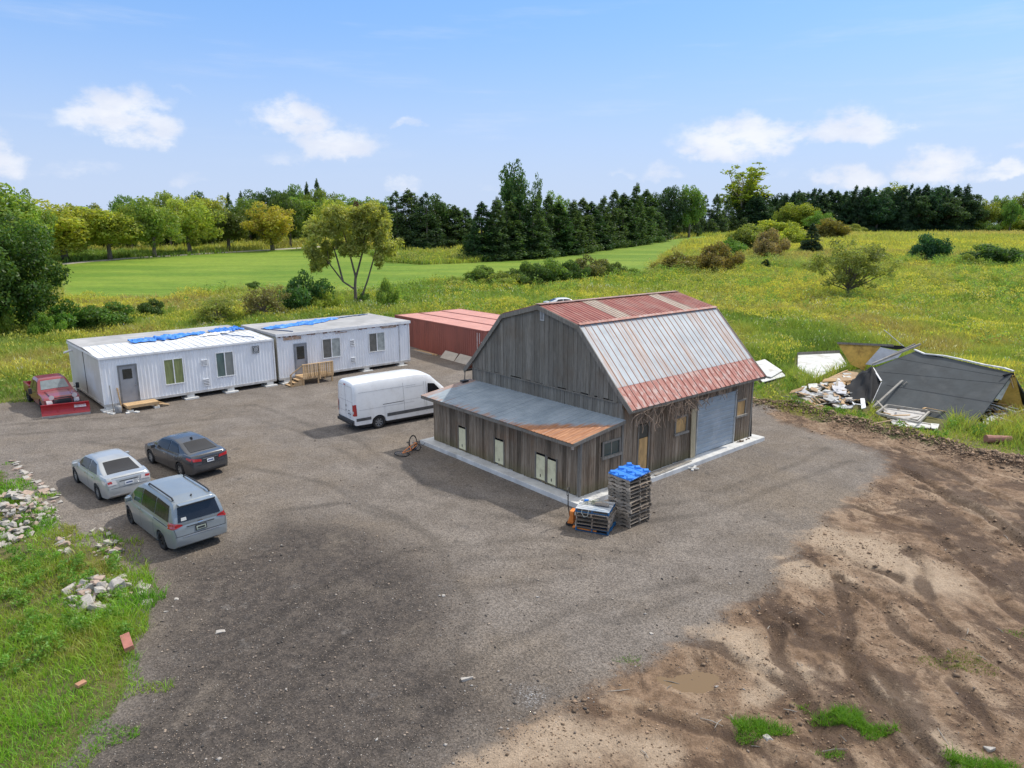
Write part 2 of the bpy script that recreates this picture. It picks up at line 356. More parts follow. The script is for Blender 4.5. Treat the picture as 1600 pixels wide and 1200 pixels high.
mF = sstep(t, mth(t, 'ADD', dF, mth(t, 'MULTIPLY', wob, 1.2)), -.8, .8)
gr = mixc(t, mF, gr, fld)
gr = mixc(t, sstep(t, mth(t, 'ADD', dL, mth(t, 'MULTIPLY', wob, .5)), 1.9, 1.2), gr, (.44, .40, .34))
col = mixc(t, mY, gr, yard)
setc(t, p.inputs['Base Color'], col)
# wet sheen next to the barn
gw = nd(t, 'ShaderNodeVectorMath', operation='DISTANCE'); gw.inputs[1].default_value = (15.6, 42.6, 0); t.links.new(P, gw.inputs[0])
wet = mth(t, 'MULTIPLY', sstep(t, gw.outputs['Value'], 4.2, 1.2), sstep(t, n_m, .38, .6))
setc(t, p.inputs['Roughness'], mth(t, 'MULTIPLY_ADD', wet, -.55, .93)); p.inputs['Specular IOR Level'].default_value = .3
hh = mth(t, 'ADD', mth(t, 'MULTIPLY', n_f, .6), mth(t, 'MULTIPLY', vor.outputs['Distance'], .5)); hh = mth(t, 'ADD', hh, mth(t, 'MULTIPLY', mth(t, 'MULTIPLY', mD, noise(t, P, 9, 6, .75, .3)), 2.6)); bump(t, p, hh, .75, .035)
me = bpy.data.meshes.new('ground'); me.vertices.add(nx*ny); me.vertices.foreach_set('co', np.c_[Xf, Yf, Zf].astype(np.float32).ravel())
me.loops.add(len(FQ)*4); me.loops.foreach_set('vertex_index', FQ.astype(np.int32).ravel())
me.polygons.add(len(FQ)); me.polygons.foreach_set('loop_start', np.arange(0, len(FQ)*4, 4, dtype=np.int32))
me.polygons.foreach_set('use_smooth', np.ones(len(FQ), bool)); me.update()
def put(name, val):
    at = me.attributes.new(name, 'FLOAT', 'POINT'); at.data.foreach_set('value', val.astype(np.float32))
put('sd_yard', np.clip(sdist(Xf, Yf, YARD), -9, 9)); put('sd_dirt', np.clip(sdist(Xf, Yf, DIRT), -9, 9))
put('sd_dark', np.clip(sdist(Xf, Yf, DARK), -9, 9)); put('sd_field', np.clip(sdist(Xf, Yf, FIELD), -9, 9))
put('sd_lane', np.clip(seg_d(Xf, Yf, LANE), 0, 9))
q = np.zeros(len(Xf))
for k, r in enumerate(RUTS): q = np.maximum(q, np.exp(-(seg_d(Xf+(vn(Xf, Yf, 1.2, k)-.5)*.5, Yf, r)/.30)**2)*(.4+.6*vn(Xf, Yf, .6, k+60)))
CHURN = [[hit(*p_) for p_ in r_] for r_ in ([(1370,705),(1470,745),(1620,830)],[(1180,900),(1230,960),(1290,1060),(1330,1140)],[(1440,790),(1560,880),(1640,960)],[(1400,1060),(1440,1150),(1480,1210)])]
for k, r in enumerate(CHURN): q = np.maximum(q, 1.35*np.exp(-(seg_d(Xf, Yf, r)/(1.5 if k in (0, 2) else .7))**2)*fbm(Xf, Yf, .7, 4, k+90, .7))
put('ruts', q)
q = np.zeros(len(Xf))
for k, (r_, w_s) in enumerate((([(1225,820),(1330,850),(1440,900)], 1.7), ([(1180,870),(1290,900)], 1.2), ([(1395,1080),(1440,1140),(1500,1210)], .8), ([(740,1190),(880,1150),(1010,1170)], .9), ([(1050,960),(1150,1000),(1210,1050)], .8), ([(1180,1090),(1260,1050)], .5), ([(1500,780),(1600,840)], .6))):
    r = [hit(*p_) for p_ in r_]; q = np.maximum(q, np.exp(-(seg_d(Xf, Yf, r)/w_s)**2)*(.35+.9*fbm(Xf, Yf, 1.1, 4, k+290, .65)))
put('sand', np.clip(q, 0, 1.2))
q = np.zeros(len(Xf))
for k, r in enumerate(TRK): q = np.maximum(q, np.exp(-(seg_d(Xf+(vn(Xf, Yf, 3, k+5)-.5)*.6, Yf, r)/.26)**2)*(.15+.85*fbm(Xf, Yf, 1.6, 3, k+160)))
put('tracks', q)
me.materials.append(m)
tag(mesh_obj('ground', me), kind='structure')
# puddle: still brown water in a shallow hollow
m, t, p = new_mat('puddle_water'); setc(t, p.inputs['Base Color'], (.19, .125, .065)); p.inputs['Roughness'].default_value = .18; p.inputs['Specular IOR Level'].default_value = .25
bm_ = MB(); pz = gz(4.43, 14.84)+.012
c = np.mean(PUD, 0); bm_.add([(c[0]+(x-c[0])*1.35, c[1]+(y-c[1])*1.35, pz) for x, y in PUD], [tuple(range(len(PUD)))[::-1]])
tag(bm_.build('puddle', m), kind='structure')
# ---------------------------------------------------------------- loose stones, grass, weeds (stuff)
rg = np.random.default_rng(11)
def scatter(n, x0, x1, y0, y1): return rg.uniform(x0, x1, n), rg.uniform(y0, y1, n)
OCT = np.array([(1,0,0),(-1,0,0),(0,1,0),(0,-1,0),(0,0,1),(0,0,-.6)], float)
OF = np.array([(0,2,4),(2,1,4),(1,3,4),(3,0,4),(2,0,5),(1,2,5),(3,1,5),(0,3,5)])
def stones(name, x, y, s, mat, tone):
    n = len(x); z = ground_z(x, y); a = rg.uniform(0, 2*pi, n)
    V = OCT[None]*np.stack([s*rg.uniform(.7, 1.3, n), s*rg.uniform(.6, 1.1, n), s*rg.uniform(.4, .8, n)], -1)[:, None]
    V = V*rg.uniform(.75, 1.25, (n, 6, 1))
    ca, sa = np.cos(a)[:, None], np.sin(a)[:, None]
    Vx = V[..., 0]*ca-V[..., 1]*sa+x[:, None]; Vy = V[..., 0]*sa+V[..., 1]*ca+y[:, None]; Vz = V[..., 2]+z[:, None]+s[:, None]*.2
    Fs = (OF[None]+6*np.arange(n)[:, None, None]).reshape(-1, 3)
    return mesh_obj(name, fast_mesh(name, np.stack([Vx, Vy, Vz], -1).reshape(-1, 3), Fs, 3, mat, np.repeat(tone, 8)))
m, t, p = new_mat('pebble')
cr = nd(t, 'ShaderNodeValToRGB'); e = cr.color_ramp.elements
e[0].color = (.06, .055, .05, 1); e[1].color = (.42, .39, .35, 1)
x_ = e.new(.4); x_.color = (.20, .16, .13, 1)
x_ = e.new(.75); x_.color = (.34, .26, .19, 1)
t.links.new(attr(t, 'tone'), cr.inputs[0]); setc(t, p.inputs['Base Color'], cr.outputs[0]); p.inputs['Roughness'].default_value = .85
x, y = scatter(120000, -16, 12, 10, 34); k = (rg.uniform(0, 1, len(x)) < np.clip(1.7-y/17, .12, 1))&(sdist(x, y, YARD) > .1)
x, y = x[k], y[k]; dd = sdist(x, y, DARK); k = (rg.uniform(0, 1, len(x)) < np.where(dd > -.6, 1, .45))&~((sdist(x, y, DIRT) > .3)&(rg.uniform(0, 1, len(x)) < .85)); x, y = x[k], y[k]
s = rg.uniform(.009, .022, len(x))*(1+1.6*(rg.uniform(0, 1, len(x)) < .03))
tag(stones('loose_gravel', x, y, s, m, rg.uniform(0, 1, len(x))**1.1), kind='stuff')
x, y = scatter(80000, -8, 26, 10, 40); k = sdist(x, y, DIRT) > 0; x, y = x[k], y[k]
k = fbm(x, y, 1.6, 3, 88)+rg.normal(0, .06, len(x)) > .50; x, y = x[k], y[k]
mclod = simple('earth_clod', (.27, .185, .12), .95, var=.4, sc=4, tone=.5)
tag(stones('earth_clods', x, y, rg.uniform(.008, .032, len(x))*(1+1.5*(rg.uniform(0, 1, len(x)) < .04)), mclod, rg.uniform(0, 1, len(x))), kind='stuff')
n = 5000; tt = rg.uniform(0, 1, n); q = np.array([(b.x, b.y) for b in BERM]); ii = np.minimum((tt*(len(q)-1)).astype(int), len(q)-2); fr = tt*(len(q)-1)-ii
x = q[ii, 0]*(1-fr)+q[ii+1, 0]*fr+rg.normal(0, .5, n); y = q[ii, 1]*(1-fr)+q[ii+1, 1]*fr+rg.normal(0, .45, n)
tag(stones('earth_lumps', x, y, rg.uniform(.02, .075, n)*(1+1.2*(rg.uniform(0, 1, n) < .06)), mclod, rg.uniform(0, 1, n)), kind='stuff')
# blades of grass: each a bent strip of two quads, tinted per blade
def blades(name, x, y, h, w, lean, col, mat, z=None, nseg=2):
    n = len(x); z = ground_z(x, y)-.02 if z is None else z
    a = rg.uniform(0, 2*pi, n); b = rg.uniform(0, 2*pi, n)
    lx, ly = np.cos(b)*lean*h, np.sin(b)*lean*h; wx, wy = np.cos(a)*w/2, np.sin(a)*w/2
    rows = []
    for s_, wd in ((0, 1.0), (.55, .8), (1, .12)):
        cx = x+lx*s_**2; cy = y+ly*s_**2; cz = z+h*s_*(1-.25*lean*s_)
        rows += [np.stack([cx-wx*wd, cy-wy*wd, cz], -1), np.stack([cx+wx*wd, cy+wy*wd, cz], -1)]
    V = np.stack(rows, 1).reshape(-1, 3); o = 6*np.arange(n)[:, None, None]
    Fs = (np.array([[(0,1,3,2),(2,3,5,4)]])+o).reshape(-1, 4)
    return mesh_obj(name, fast_mesh(name, V, Fs, 4, mat, np.repeat(col, 2, 0)))
def leafmat(name, transl=.35, rough=.6, use_obj=False, var=.3):
    m = bpy.data.materials.new(name); m.use_nodes = True; t = m.node_tree
    for n_ in list(t.nodes): t.nodes.remove(n_)
    o = nd(t, 'ShaderNodeOutputMaterial'); d = nd(t, 'ShaderNodeBsdfDiffuse'); tr = nd(t, 'ShaderNodeBsdfTranslucent'); g = nd(t, 'ShaderNodeBsdfGlossy', i_Roughness=.45)
    c = attr(t, 'tint', out=0) if not use_obj else None
    if use_obj:
        oi = nd(t, 'ShaderNodeObjectInfo')
        c = mixc(t, 1.0, oi.outputs['Color'], mth(t, 'MULTIPLY_ADD', attr(t, 'tone'), 2*var, 1-var), 'MULTIPLY')
        hs = nd(t, 'ShaderNodeHueSaturation'); t.links.new(c, hs.inputs['Color']); t.links.new(mth(t, 'MULTIPLY_ADD', mth(t, 'FRACT', mth(t, 'MULTIPLY', attr(t, 'tone'), 7.3)), -.05, .525), hs.inputs['Hue']); c = hs.outputs[0]
    setc(t, d.inputs[0], c)
    setc(t, tr.inputs[0], mixc(t, 1.0, c, (1.25, 1.2, .55), 'MULTIPLY')); g.inputs[0].default_value = (.5, .5, .5, 1)
    m1 = nd(t, 'ShaderNodeMixShader', n_0=transl); t.links.new(d.outputs[0], m1.inputs[1]); t.links.new(tr.outputs[0], m1.inputs[2])
    m2 = nd(t, 'ShaderNodeMixShader', n_0=.035); t.links.new(m1.outputs[0], m2.inputs[1]); t.links.new(g.outputs[0], m2.inputs[2])
    t.links.new(m2.outputs[0], o.inputs[0]); MATS[name] = m
    return m
GRASS = leafmat('grass_blade', .42); GREEN_LEAF = leafmat('leaf', .5, use_obj=True, var=.42)
def tints(n, x, y, pal, s, jit=.25, seed=0):
    """per-blade colour that drifts across the ground in patches"""
    pal = np.array(pal); f = np.clip((fbm(x, y, s, 4, seed)-.28)/.44+rg.normal(0, .12, n), 0, .999)*(len(pal)-1)
    i0 = f.astype(int); fr = (f-i0)[:, None]
    c = pal[i0]*(1-fr)+pal[np.minimum(i0+1, len(pal)-1)]*fr
    return c*rg.uniform(1-jit, 1+jit, (n, 1))*rg.uniform(.92, 1.08, (n, 3))
REFUSE = []   # filled with footprints (polygons in world x,y) where no weeds grow
def clear_of(x, y, m=0.0):
    k = np.ones(len(x), bool)
    for P_ in REFUSE: k &= sdist(x, y, P_) < -m
    return k
def grow_weeds():
    lush = [(.10,.26,.025),(.16,.37,.03),(.22,.44,.04),(.29,.46,.05)]
    # lush grass at the left foreground
    x, y = scatter(560000, -36, -7, 9, 40); sy = sdist(x, y, YARD)
    pw = np.clip(1.35-y/28, .12, 1)
    k = (x > -.86*y-3)&(sy+(vn(x, y, .8, 3)-.5)*1.5 < .12)&(rg.uniform(0, 1, len(x)) < pw)&(x > -.86*y-3)&clear_of(x, y, -.1)
    bare = fbm(x, y, 2.4, 3, 51); k &= (bare < .66)|(y < 17)|(rg.uniform(0, 1, len(x)) < .25)
    x, y = x[k], y[k]; n = len(x); hm = fbm(x, y, 1.8, 3, 77)
    far = 1+np.clip((y-14)/14, 0, 1.2)
    h = (.10+.5*np.clip(hm-.25, 0, 1))*rg.uniform(.5, 1.3, n)
    tag(blades('foreground_grass', x, y, h, rg.uniform(.010, .022, n)*far, rg.uniform(.2, 1.1, n), tints(n, x, y, [(.08,.19,.025)]+lush+[(.30,.40,.06),(.36,.36,.10)], 2.6, .3, 61), GRASS), kind='stuff')
    # meadow beyond the yard
    def meadow(name, N_, x0, x1, y0, y1, hh, ww, pal, sc, seed, thr=None, dens=None, top=None):
        x, y = scatter(N_, x0, x1, y0, y1); k = (sdist(x, y, YARD) < -.3)&(np.abs(x) < .80*y+6)&(sdist(x, y, FIELD) < -.3)&(seg_d(x, y, LANE) > 2.2)&((x > -10)|(y > 38))&clear_of(x, y, .25)
        if thr: k &= fbm(x, y, thr[0], 4, thr[2])+rg.normal(0, .035, len(x)) > thr[1]
        if dens is not None: k &= rg.uniform(0, 1, len(x)) < dens(x, y)
        x, y = x[k], y[k]; n = len(x)
        hm = .25+1.5*(fbm(x, y, 2.6, 3, 71)**1.3)+.25*fbm(x, y, 14, 2, 72)
        low = np.clip((-sdist(x, y, YARD)-.3)/5, .22, 1)
        h = hh*hm*low*rg.uniform(.5, 1.25, n)*(1+np.clip((y-90)/200, 0, .6)); w = ww*rg.uniform(.6, 1.4, n)*np.clip(y/60, .75, 4)
        z = ground_z(x, y)-.02
        if top: z = z+(hh*hm*low*top)*rg.uniform(.85, 1.1, n); h = h*.22
        return tag(blades(name, x, y, h, w, rg.uniform(.15, .8, n), tints(n, x, y, pal, sc, .28, seed), GRASS, z), kind='stuff')
    mpal = [(.17,.26,.055),(.23,.34,.07),(.30,.40,.085),(.36,.43,.10),(.42,.44,.11),(.44,.39,.15)]
    meadow('meadow_weeds', 520000, -62, 60, 27, 78, .80, .055, mpal, 9, 81)
    meadow('meadow_grass', 480000, -130, 150, 78, 170, .80, .07, mpal, 22, 82)
    meadow('far_meadow', 260000, -190, 260, 170, 330, .85, .07, [(.32,.38,.09),(.42,.45,.11),(.50,.49,.13),(.50,.45,.16)], 40, 83)
    gold = [(.50,.52,.10),(.58,.56,.11),(.64,.60,.13)]
    gd = lambda x, y: np.clip(.25+.02*(x+20), .10, 1)
    meadow('goldenrod', 190000, -62, 70, 46, 95, .85, .07, gold, 5, 91, (7, .60, 92), None, .9)
    meadow('goldenrod_flowers', 240000, -70, 190, 95, 230, .85, .075, gold, 5, 93, (16, .52, 94), gd, .9)
    meadow('white_wildflowers', 15000, -40, 62, 40, 100, .85, .045, [(.6,.62,.5),(.7,.7,.66)], 5, 95, (5, .56, 96), None, .92)

    # weeds that stand up in mounds out of the grass
    def mounds(name, N_, x0, x1, y0, y1, r0, r1, leaf, per, col, thr, seed, cond):
        rs = np.random.default_rng(seed); x, y = rs.uniform(x0, x1, N_), rs.uniform(y0, y1, N_)
        k = (sdist(x, y, YARD) < -.5)&(np.abs(x) < .80*y+6)&(sdist(x, y, FIELD) < -.6)&(seg_d(x, y, LANE) > 2.5)&clear_of(x, y, .6)&(fbm(x, y, thr[0], 3, thr[2])+rs.normal(0, .05, N_) > thr[1])&cond(x, y)
        x, y = x[k], y[k]; r = rs.uniform(r0, r1, len(x))*np.clip(y/70, .8, 2); z = ground_z(x, y)
        C_ = np.concatenate([np.c_[x+rs.normal(0, .3, len(x))*r, y+rs.normal(0, .3, len(x))*r, z+r*q_] for q_ in (.6, 1.25)]); Rr = np.concatenate([r, r*.7])
        if not len(x): return
        o = mesh_obj(name, leaf_cloud(name, C_, Rr, int(len(x)*per), leaf, asp=.4, fill=.3, rs=rs)); o.color = (*col, 1); tag(o, kind='stuff')
    far = lambda x, y: (x > -45)
    mounds('olive_weeds', 5200, -60, 110, 40, 150, .35, .8, .13, 60, (.38, .40, .13), (9, .50, 201), 31, far)
    mounds('green_weeds', 4200, -60, 110, 38, 140, .35, .85, .14, 60, (.25, .38, .09), (7, .52, 202), 32, far)
    mounds('goldenrod_clumps', 3600, -60, 90, 44, 120, .25, .6, .09, 60, (.62, .58, .13), (8, .56, 203), 33, far)
    near = lambda x, y: (x < -7)
    mounds('edge_weeds', 1500, -22, -7, 11, 30, .12, .34, .045, 110, (.20, .36, .06), (2.5, .54, 204), 34, near)
    mounds('roadside_weeds', 900, 12, 34, 30, 52, .2, .5, .07, 80, (.19, .34, .06), (3, .50, 205), 35, lambda x, y: x > 12)
# ---------------------------------------------------------------- trees
BARK = simple('bark', (.16, .13, .10), .95, var=.4, sc=6, stretch=(1, 1, .25), bmp=.5)
PALE_BARK = simple('pale_bark', (.30, .27, .22), .95, var=.3, sc=6, stretch=(1, 1, .25), bmp=.4)
def leaf_cloud(name, C_, Rr, n, size, drop=0.0, asp=.55, fill=.55, mat=None, rs=None, bias=None):
    """leaves spread through clumps: C_ (k,3) centres, Rr (k,) radii"""
    rs = rs or np.random.default_rng(3); C_ = np.array(C_, float); Rr = np.array(Rr, float)
    pr_ = Rr**2; pr_ /= pr_.sum(); b = rs.choice(len(C_), n, p=pr_)
    d = rs.normal(0, 1, (n, 3)); d /= np.linalg.norm(d, axis=1)[:, None]
    rad = rs.uniform(fill, 1, n)**.8*rs.choice([1, 1, 1, 1.22], n)
    c = C_[b]+d*(Rr[b]*rad)[:, None]*np.array([1, 1, .82])
    if drop: c[:, 2] -= drop*rs.uniform(0, 1, n)**2
    nn = d*.9+rs.normal(0, .75, (n, 3))+np.array([0, 0, .35]); nn /= np.linalg.norm(nn, axis=1)[:, None]
    a = np.cross(nn, rs.normal(0, 1, (n, 3))); a /= np.linalg.norm(a, axis=1)[:, None]; e = np.cross(nn, a)
    s = size*rs.uniform(.6, 1.35, n)[:, None]
    V = np.stack([c-a*s, c-e*s*asp, c+a*s, c+e*s*asp], 1).reshape(-1, 3)
    tn = np.clip(.5+rs.normal(0, .17, n)+(rs.uniform(-1, 1, len(C_))*.28)[b], 0, 1)
    return fast_mesh(name, V, np.arange(4*n).reshape(-1, 4), 4, mat or GREEN_LEAF, tn)
def limbs(C_, trunk_top, r0, base=0.0, n=9, mat=None, bend=.25, name='trunk', lean=0, rs=None, fork=.45):
    rs = rs or random.Random(5); b = MB(); h = trunk_top
    pts = [Vector((lean*(max(z,0)/h)**1.5+rs.uniform(-.12, .12)*(0 if i == 0 else 1), rs.uniform(-.12, .12)*(0 if i == 0 else 1), z)) for i, z in enumerate([base-.4, h*.15, h*.35, h*.6, h*.85, h])]
    b.tube(pts, [r0*1.35, r0*1.05, r0*.9, r0*.68, r0*.4, r0*.15], 8)
    cs = sorted(list(C_), key=lambda c: rs.random())[:n]
    for c in cs:
        c = Vector(c); t0 = rs.uniform(fork-.2, .85); s = pts[2].lerp(pts[5], max(0, (t0-.35)/.65)) if t0 > .35 else pts[1].lerp(pts[2], .8)
        mid = s.lerp(c, .5)+Vector((0, 0, -bend*(c-s).length*.2+.1)); r = r0*(1-t0)*.75+.02
        b.tube([s, mid, c], [r, r*.6, r*.18], 6, False)
        for _ in range(2):
            q = mid.lerp(c, rs.uniform(.1, .7)); e = q+Vector((rs.uniform(-1, 1), rs.uniform(-1, 1), rs.uniform(.1, .9)))*(c-s).length*.3
            b.tube([q, e], [r*.4, r*.1], 4, False)
    me = bpy.data.meshes.new(name); me.from_pydata(b.v, [], b.f); me.polygons.foreach_set('use_smooth', [True]*len(b.f))
    at = me.attributes.new('tone', 'FLOAT', 'FACE'); at.data.foreach_set('value', b.t); me.materials.append(mat or BARK)
    return me
def clumps(k, h, zc, rx, rz, r0, r1, seed, shell=.45, low=None, lob=.25):
    rs = np.random.default_rng(seed); C_ = []; Rr = []
    ph = rs.uniform(0, 6.28, 3)
    while len(C_) < k:
        d = rs.normal(0, 1, 3); d /= np.linalg.norm(d); r = rs.uniform(shell, 1)
        a = atan2(d[1], d[0]); f = 1+lob*sin(2*a+ph[0])*.6+lob*sin(3*a+ph[1]+2*d[2])*.6
        p_ = np.array([d[0]*rx*r*f, d[1]*rx*r*f, zc+d[2]*rz*r])
        if low and p_[2] < low: continue
        C_.append(p_); Rr.append(rs.uniform(r0, r1))
    return C_, Rr
KIND = {}
def crown_kind(key, crown_me, trunk_me): KIND[key] = (crown_me, trunk_me)
# all kinds are modelled at height 10 and scaled where they stand
for k in range(4):
    C_, Rr = clumps(60+4*k, 10, 5.5, 3.7+.25*k, 3.9, .75, 1.35, 100+k, .3, 1.5, .35)
    crown_kind('broad%d' % k, leaf_cloud('broad_crown', C_, Rr, 9500, .20, rs=np.random.default_rng(k)), limbs(C_, 7.5, .28, n=12, rs=random.Random(k)))
for k in range(2):
    C_, Rr = clumps(60, 10, 5.6, 2.6, 4.0, .6, 1.1, 120+k, .4, 2.2, .3)
    crown_kind('tall%d' % k, leaf_cloud('tall_crown', C_, Rr, 8000, .18, rs=np.random.default_rng(20+k)), limbs(C_, 8.5, .22, n=14, rs=random.Random(20+k)))
# dense near tree at the left edge
C_, Rr = clumps(120, 10, 5.2, 4.6, 4.4, .7, 1.3, 140, .3, .9, .3)
crown_kind('dense', leaf_cloud('dense_crown', C_, Rr, 30000, .14, rs=np.random.default_rng(40)), limbs(C_, 8, .4, n=16, rs=random.Random(40)))
def conifer(seed, n=5200, rb=2.1, droop=.35, skirt=.02, gap=0.0, pw=.8, tip=1.0):
    rs = np.random.default_rng(seed); h = 10
    nb = 190; zb = h*(skirt+(1-skirt-.01)*rs.uniform(0, 1, nb)**.9); az_ = rs.uniform(0, 6.28, nb)
    Lb = rb*(1-zb/h)**pw*rs.uniform(.72, 1.12, nb)+.08*tip
    i_ = rs.choice(nb, n, p=(Lb+.15)/(Lb+.15).sum()); s_ = rs.uniform(.12, 1, n)**.7
    r = Lb[i_]*s_; a = az_[i_]+rs.normal(0, .10, n)*(1+.3/np.maximum(r, .2))
    c = np.stack([r*np.cos(a), r*np.sin(a), zb[i_]+.22*r-droop*r*s_+rs.normal(0, .07, n)], -1)
    out = np.stack([np.cos(a), np.sin(a), -.35+rs.normal(0, .3, n)], -1)+rs.normal(0, .35, (n, 3)); out /= np.linalg.norm(out, axis=1)[:, None]
    sd_ = np.cross(out, rs.normal(0, 1, (n, 3))*.8+np.array([0, 0, 1])); sd_ /= np.linalg.norm(sd_, axis=1)[:, None]
    L_ = rs.uniform(.24, .50, n)[:, None]; w_ = L_*.34
    V = np.stack([c-out*L_*.5, c-sd_*w_, c+out*L_, c+sd_*w_], 1).reshape(-1, 3)
    tn = np.clip(.45+rs.normal(0, .16, n)+(rs.uniform(-1, 1, nb)*.22)[i_]+.15*(s_-.6), 0, 1)
    b = MB(); b.tube([(0, 0, -.4), (0, 0, 4), (0, 0, 9.6)], [.17, .11, .02], 6)
    tm = bpy.data.meshes.new('trunk'); tm.from_pydata(b.v, [], b.f); at = tm.attributes.new('tone', 'FLOAT', 'FACE'); at.data.foreach_set('value', b.t); tm.materials.append(BARK)
    return fast_mesh('conifer_crown', V, np.arange(4*n).reshape(-1, 4), 4, GREEN_LEAF, tn), tm
def spire(seed, n=11000, rb=2.0):
    rs = np.random.default_rng(seed); C_ = []; Rr = []
    lean = rs.normal(0, .15, 2)
    for i_ in range(170):
        z = 9.9*rs.uniform(0, 1)**1.15; R0 = rb*(1-z/10.2)**.72*(1+.12*sin(z*2.1+seed)); a = rs.uniform(0, 6.28); r = R0*rs.uniform(.45, .95)
        C_.append((r*cos(a)+lean[0]*z/10, r*sin(a)+lean[1]*z/10, z*.97+.25)); Rr.append((.22+.42*(1-z/10))*rs.uniform(.75, 1.25))
    for z in (9.4, 9.8, 10.1): C_.append((lean[0], lean[1], z)); Rr.append(.16)
    return leaf_cloud('conifer_crown', C_, Rr, n, .15, drop=.35, asp=.4, fill=.2, rs=rs), KIND['pine0'][1]
KIND['pine0'] = conifer(210, 8000, 2.6, .1, .16, pw=.5)
KIND['pine0'] = spire(260, 12000, 2.7); KIND['pine1'] = spire(261, 12000, 2.3)
for k in range(3): KIND['spruce%d' % k] = spire(200+k, 11000, 1.9+.2*k)

KIND['small_spruce'] = conifer(220, 7000, 3.6, .2, .0, pw=.62)
# tall sparse poplar
def strand(seed, n_l=20, spread=2.0, k=7):
    rs = random.Random(seed); C_ = []; Rr = []
    for i_ in range(n_l):
        a = rs.uniform(0, 6.28); sp = spread*rs.uniform(.3, 1); zt_ = rs.uniform(5.4, 9.7)
        for j_ in range(k):
            f = .35+.65*j_/(k-1); C_.append((cos(a)*sp*f**.8+rs.uniform(-.3, .3), sin(a)*sp*f**.8+rs.uniform(-.3, .3), 2.6+(zt_-2.6)*f)); Rr.append(rs.uniform(.24, .55))
    return C_, Rr
C_, Rr = strand(4); crown_kind('poplar', leaf_cloud('poplar_crown', C_, Rr, 5200, .14, fill=.2, rs=np.random.default_rng(50)), limbs([c for c in C_ if c[2] > 5], 8.2, .13, n=22, mat=PALE_BARK, rs=random.Random(50), fork=.3))
C_, Rr = clumps(50, 10, 5.8, 1.9, 4.0, .5, .9, 150, .3, 1.8, .3); crown_kind('column', leaf_cloud('column_crown', C_, Rr, 5200, .14, rs=np.random.default_rng(51)), limbs(C_, 8.5, .16, n=12, rs=random.Random(51)))
for k in range(3):
    C_, Rr = clumps(44, 10, 3.6, 6.2+k*.8, 4.6, 1.3, 2.3, 160+k, .3, .6, .35)
    crown_kind('bush%d' % k, leaf_cloud('bush_foliage', C_, Rr, 8000, .36, rs=np.random.default_rng(60+k)), limbs(C_, 5, .22, n=18, rs=random.Random(60+k), fork=.1, name='stems'))
# twiggy half-bare shrub
C_, Rr = clumps(40, 10, 4.6, 4.6, 4.2, .8, 1.5, 170, .3, .8, .3)
crown_kind('twiggy', leaf_cloud('twiggy_foliage', C_, Rr, 3400, .20, fill=.1, rs=np.random.default_rng(70)), limbs(C_, 6, .16, n=30, rs=random.Random(70), fork=.12, name='stems'))
# broad old apple tree
C_, Rr = clumps(90, 10, 5.6, 5.6, 4.0, .7, 1.3, 180, .25, 2.0, .25)
crown_kind('apple', leaf_cloud('apple_crown', C_, Rr, 13000, .15, fill=.15, rs=np.random.default_rng(80)), limbs(C_, 4.6, .17, n=34, rs=random.Random(80), fork=.3, bend=.1))
# forked willow-like tree: separate clumps hung on three leaning stems
wil = [(-3.2,0,5.2,1.5),(-2.6,.4,7.4,1.6),(-1.2,-.3,8.7,1.5),(.4,.4,8.2,1.5),(1.6,-.2,9.0,1.4),(2.8,.3,7.8,1.4),(3.6,0,6.2,1.2),(-3.9,0,3.9,.9),(.2,0,6.2,1.3),(3.3,-.4,4.6,1.0),(1.5,.6,7.0,1.2),(-1.9,.5,5.9,1.2),(2.5,.5,9.3,.9)]
rs_ = random.Random(9); C_ = []; Rr = []
for (a_, b_, c_, r_) in wil:
    for _ in range(9): C_.append((a_+rs_.uniform(-1, 1)*r_*.8, b_+rs_.uniform(-1, 1)*r_*1.2, c_+rs_.uniform(-.8, .8)*r_*.8)); Rr.append(rs_.uniform(.45, .75)*r_*.8)
b = MB(); b.tube([(0, 0, -.4), (0, 0, 1.6), (.15, 0, 3)], [.2, .15, .12], 8)
for st in ([(0,0,1.3),(-1.2,0,2.1),(-2.5,0,3.9),(-2.8,.2,6.6)], [(.1,0,2.6),(-.3,0,4.5),(-1,-.2,7.8)], [(.1,0,2.4),(.9,.1,5),(1.6,0,8.3)], [(.3,0,-.3),(1.3,0,2.2),(2.1,0,4.6),(2.9,.2,7.6)], [(2.1,0,4.6),(3.1,0,5.6),(3.6,0,6.3)], [(-2.5,0,3.9),(-3.4,0,4.8)], [(-.3,0,4.5),(.5,.3,6.8)], [(-1.2,0,2.1),(-1.7,.2,4.2),(-2.1,.4,5.6)]):
    b.tube(st, [.12-.025*i_ for i_ in range(len(st))], 6)
me = bpy.data.meshes.new('trunk'); me.from_pydata(b.v, [], b.f); at = me.attributes.new('tone', 'FLOAT', 'FACE'); at.data.foreach_set('value', b.t); me.materials.append(BARK)
KIND['willow'] = (leaf_cloud('willow_crown', C_, Rr, 26000, .19, drop=.4, asp=.35, fill=.1, rs=np.random.default_rng(90)), me)
SPANS = {}
for k_, (cm, _) in KIND.items():
    co = np.empty(len(cm.vertices)*3, np.float32); cm.vertices.foreach_get('co', co); co = co.reshape(-1, 3)
    SPANS[k_] = (np.percentile(co[:, 2], 99.8), (np.percentile(co[:, 0], 99)-np.percentile(co[:, 0], 1))/2)
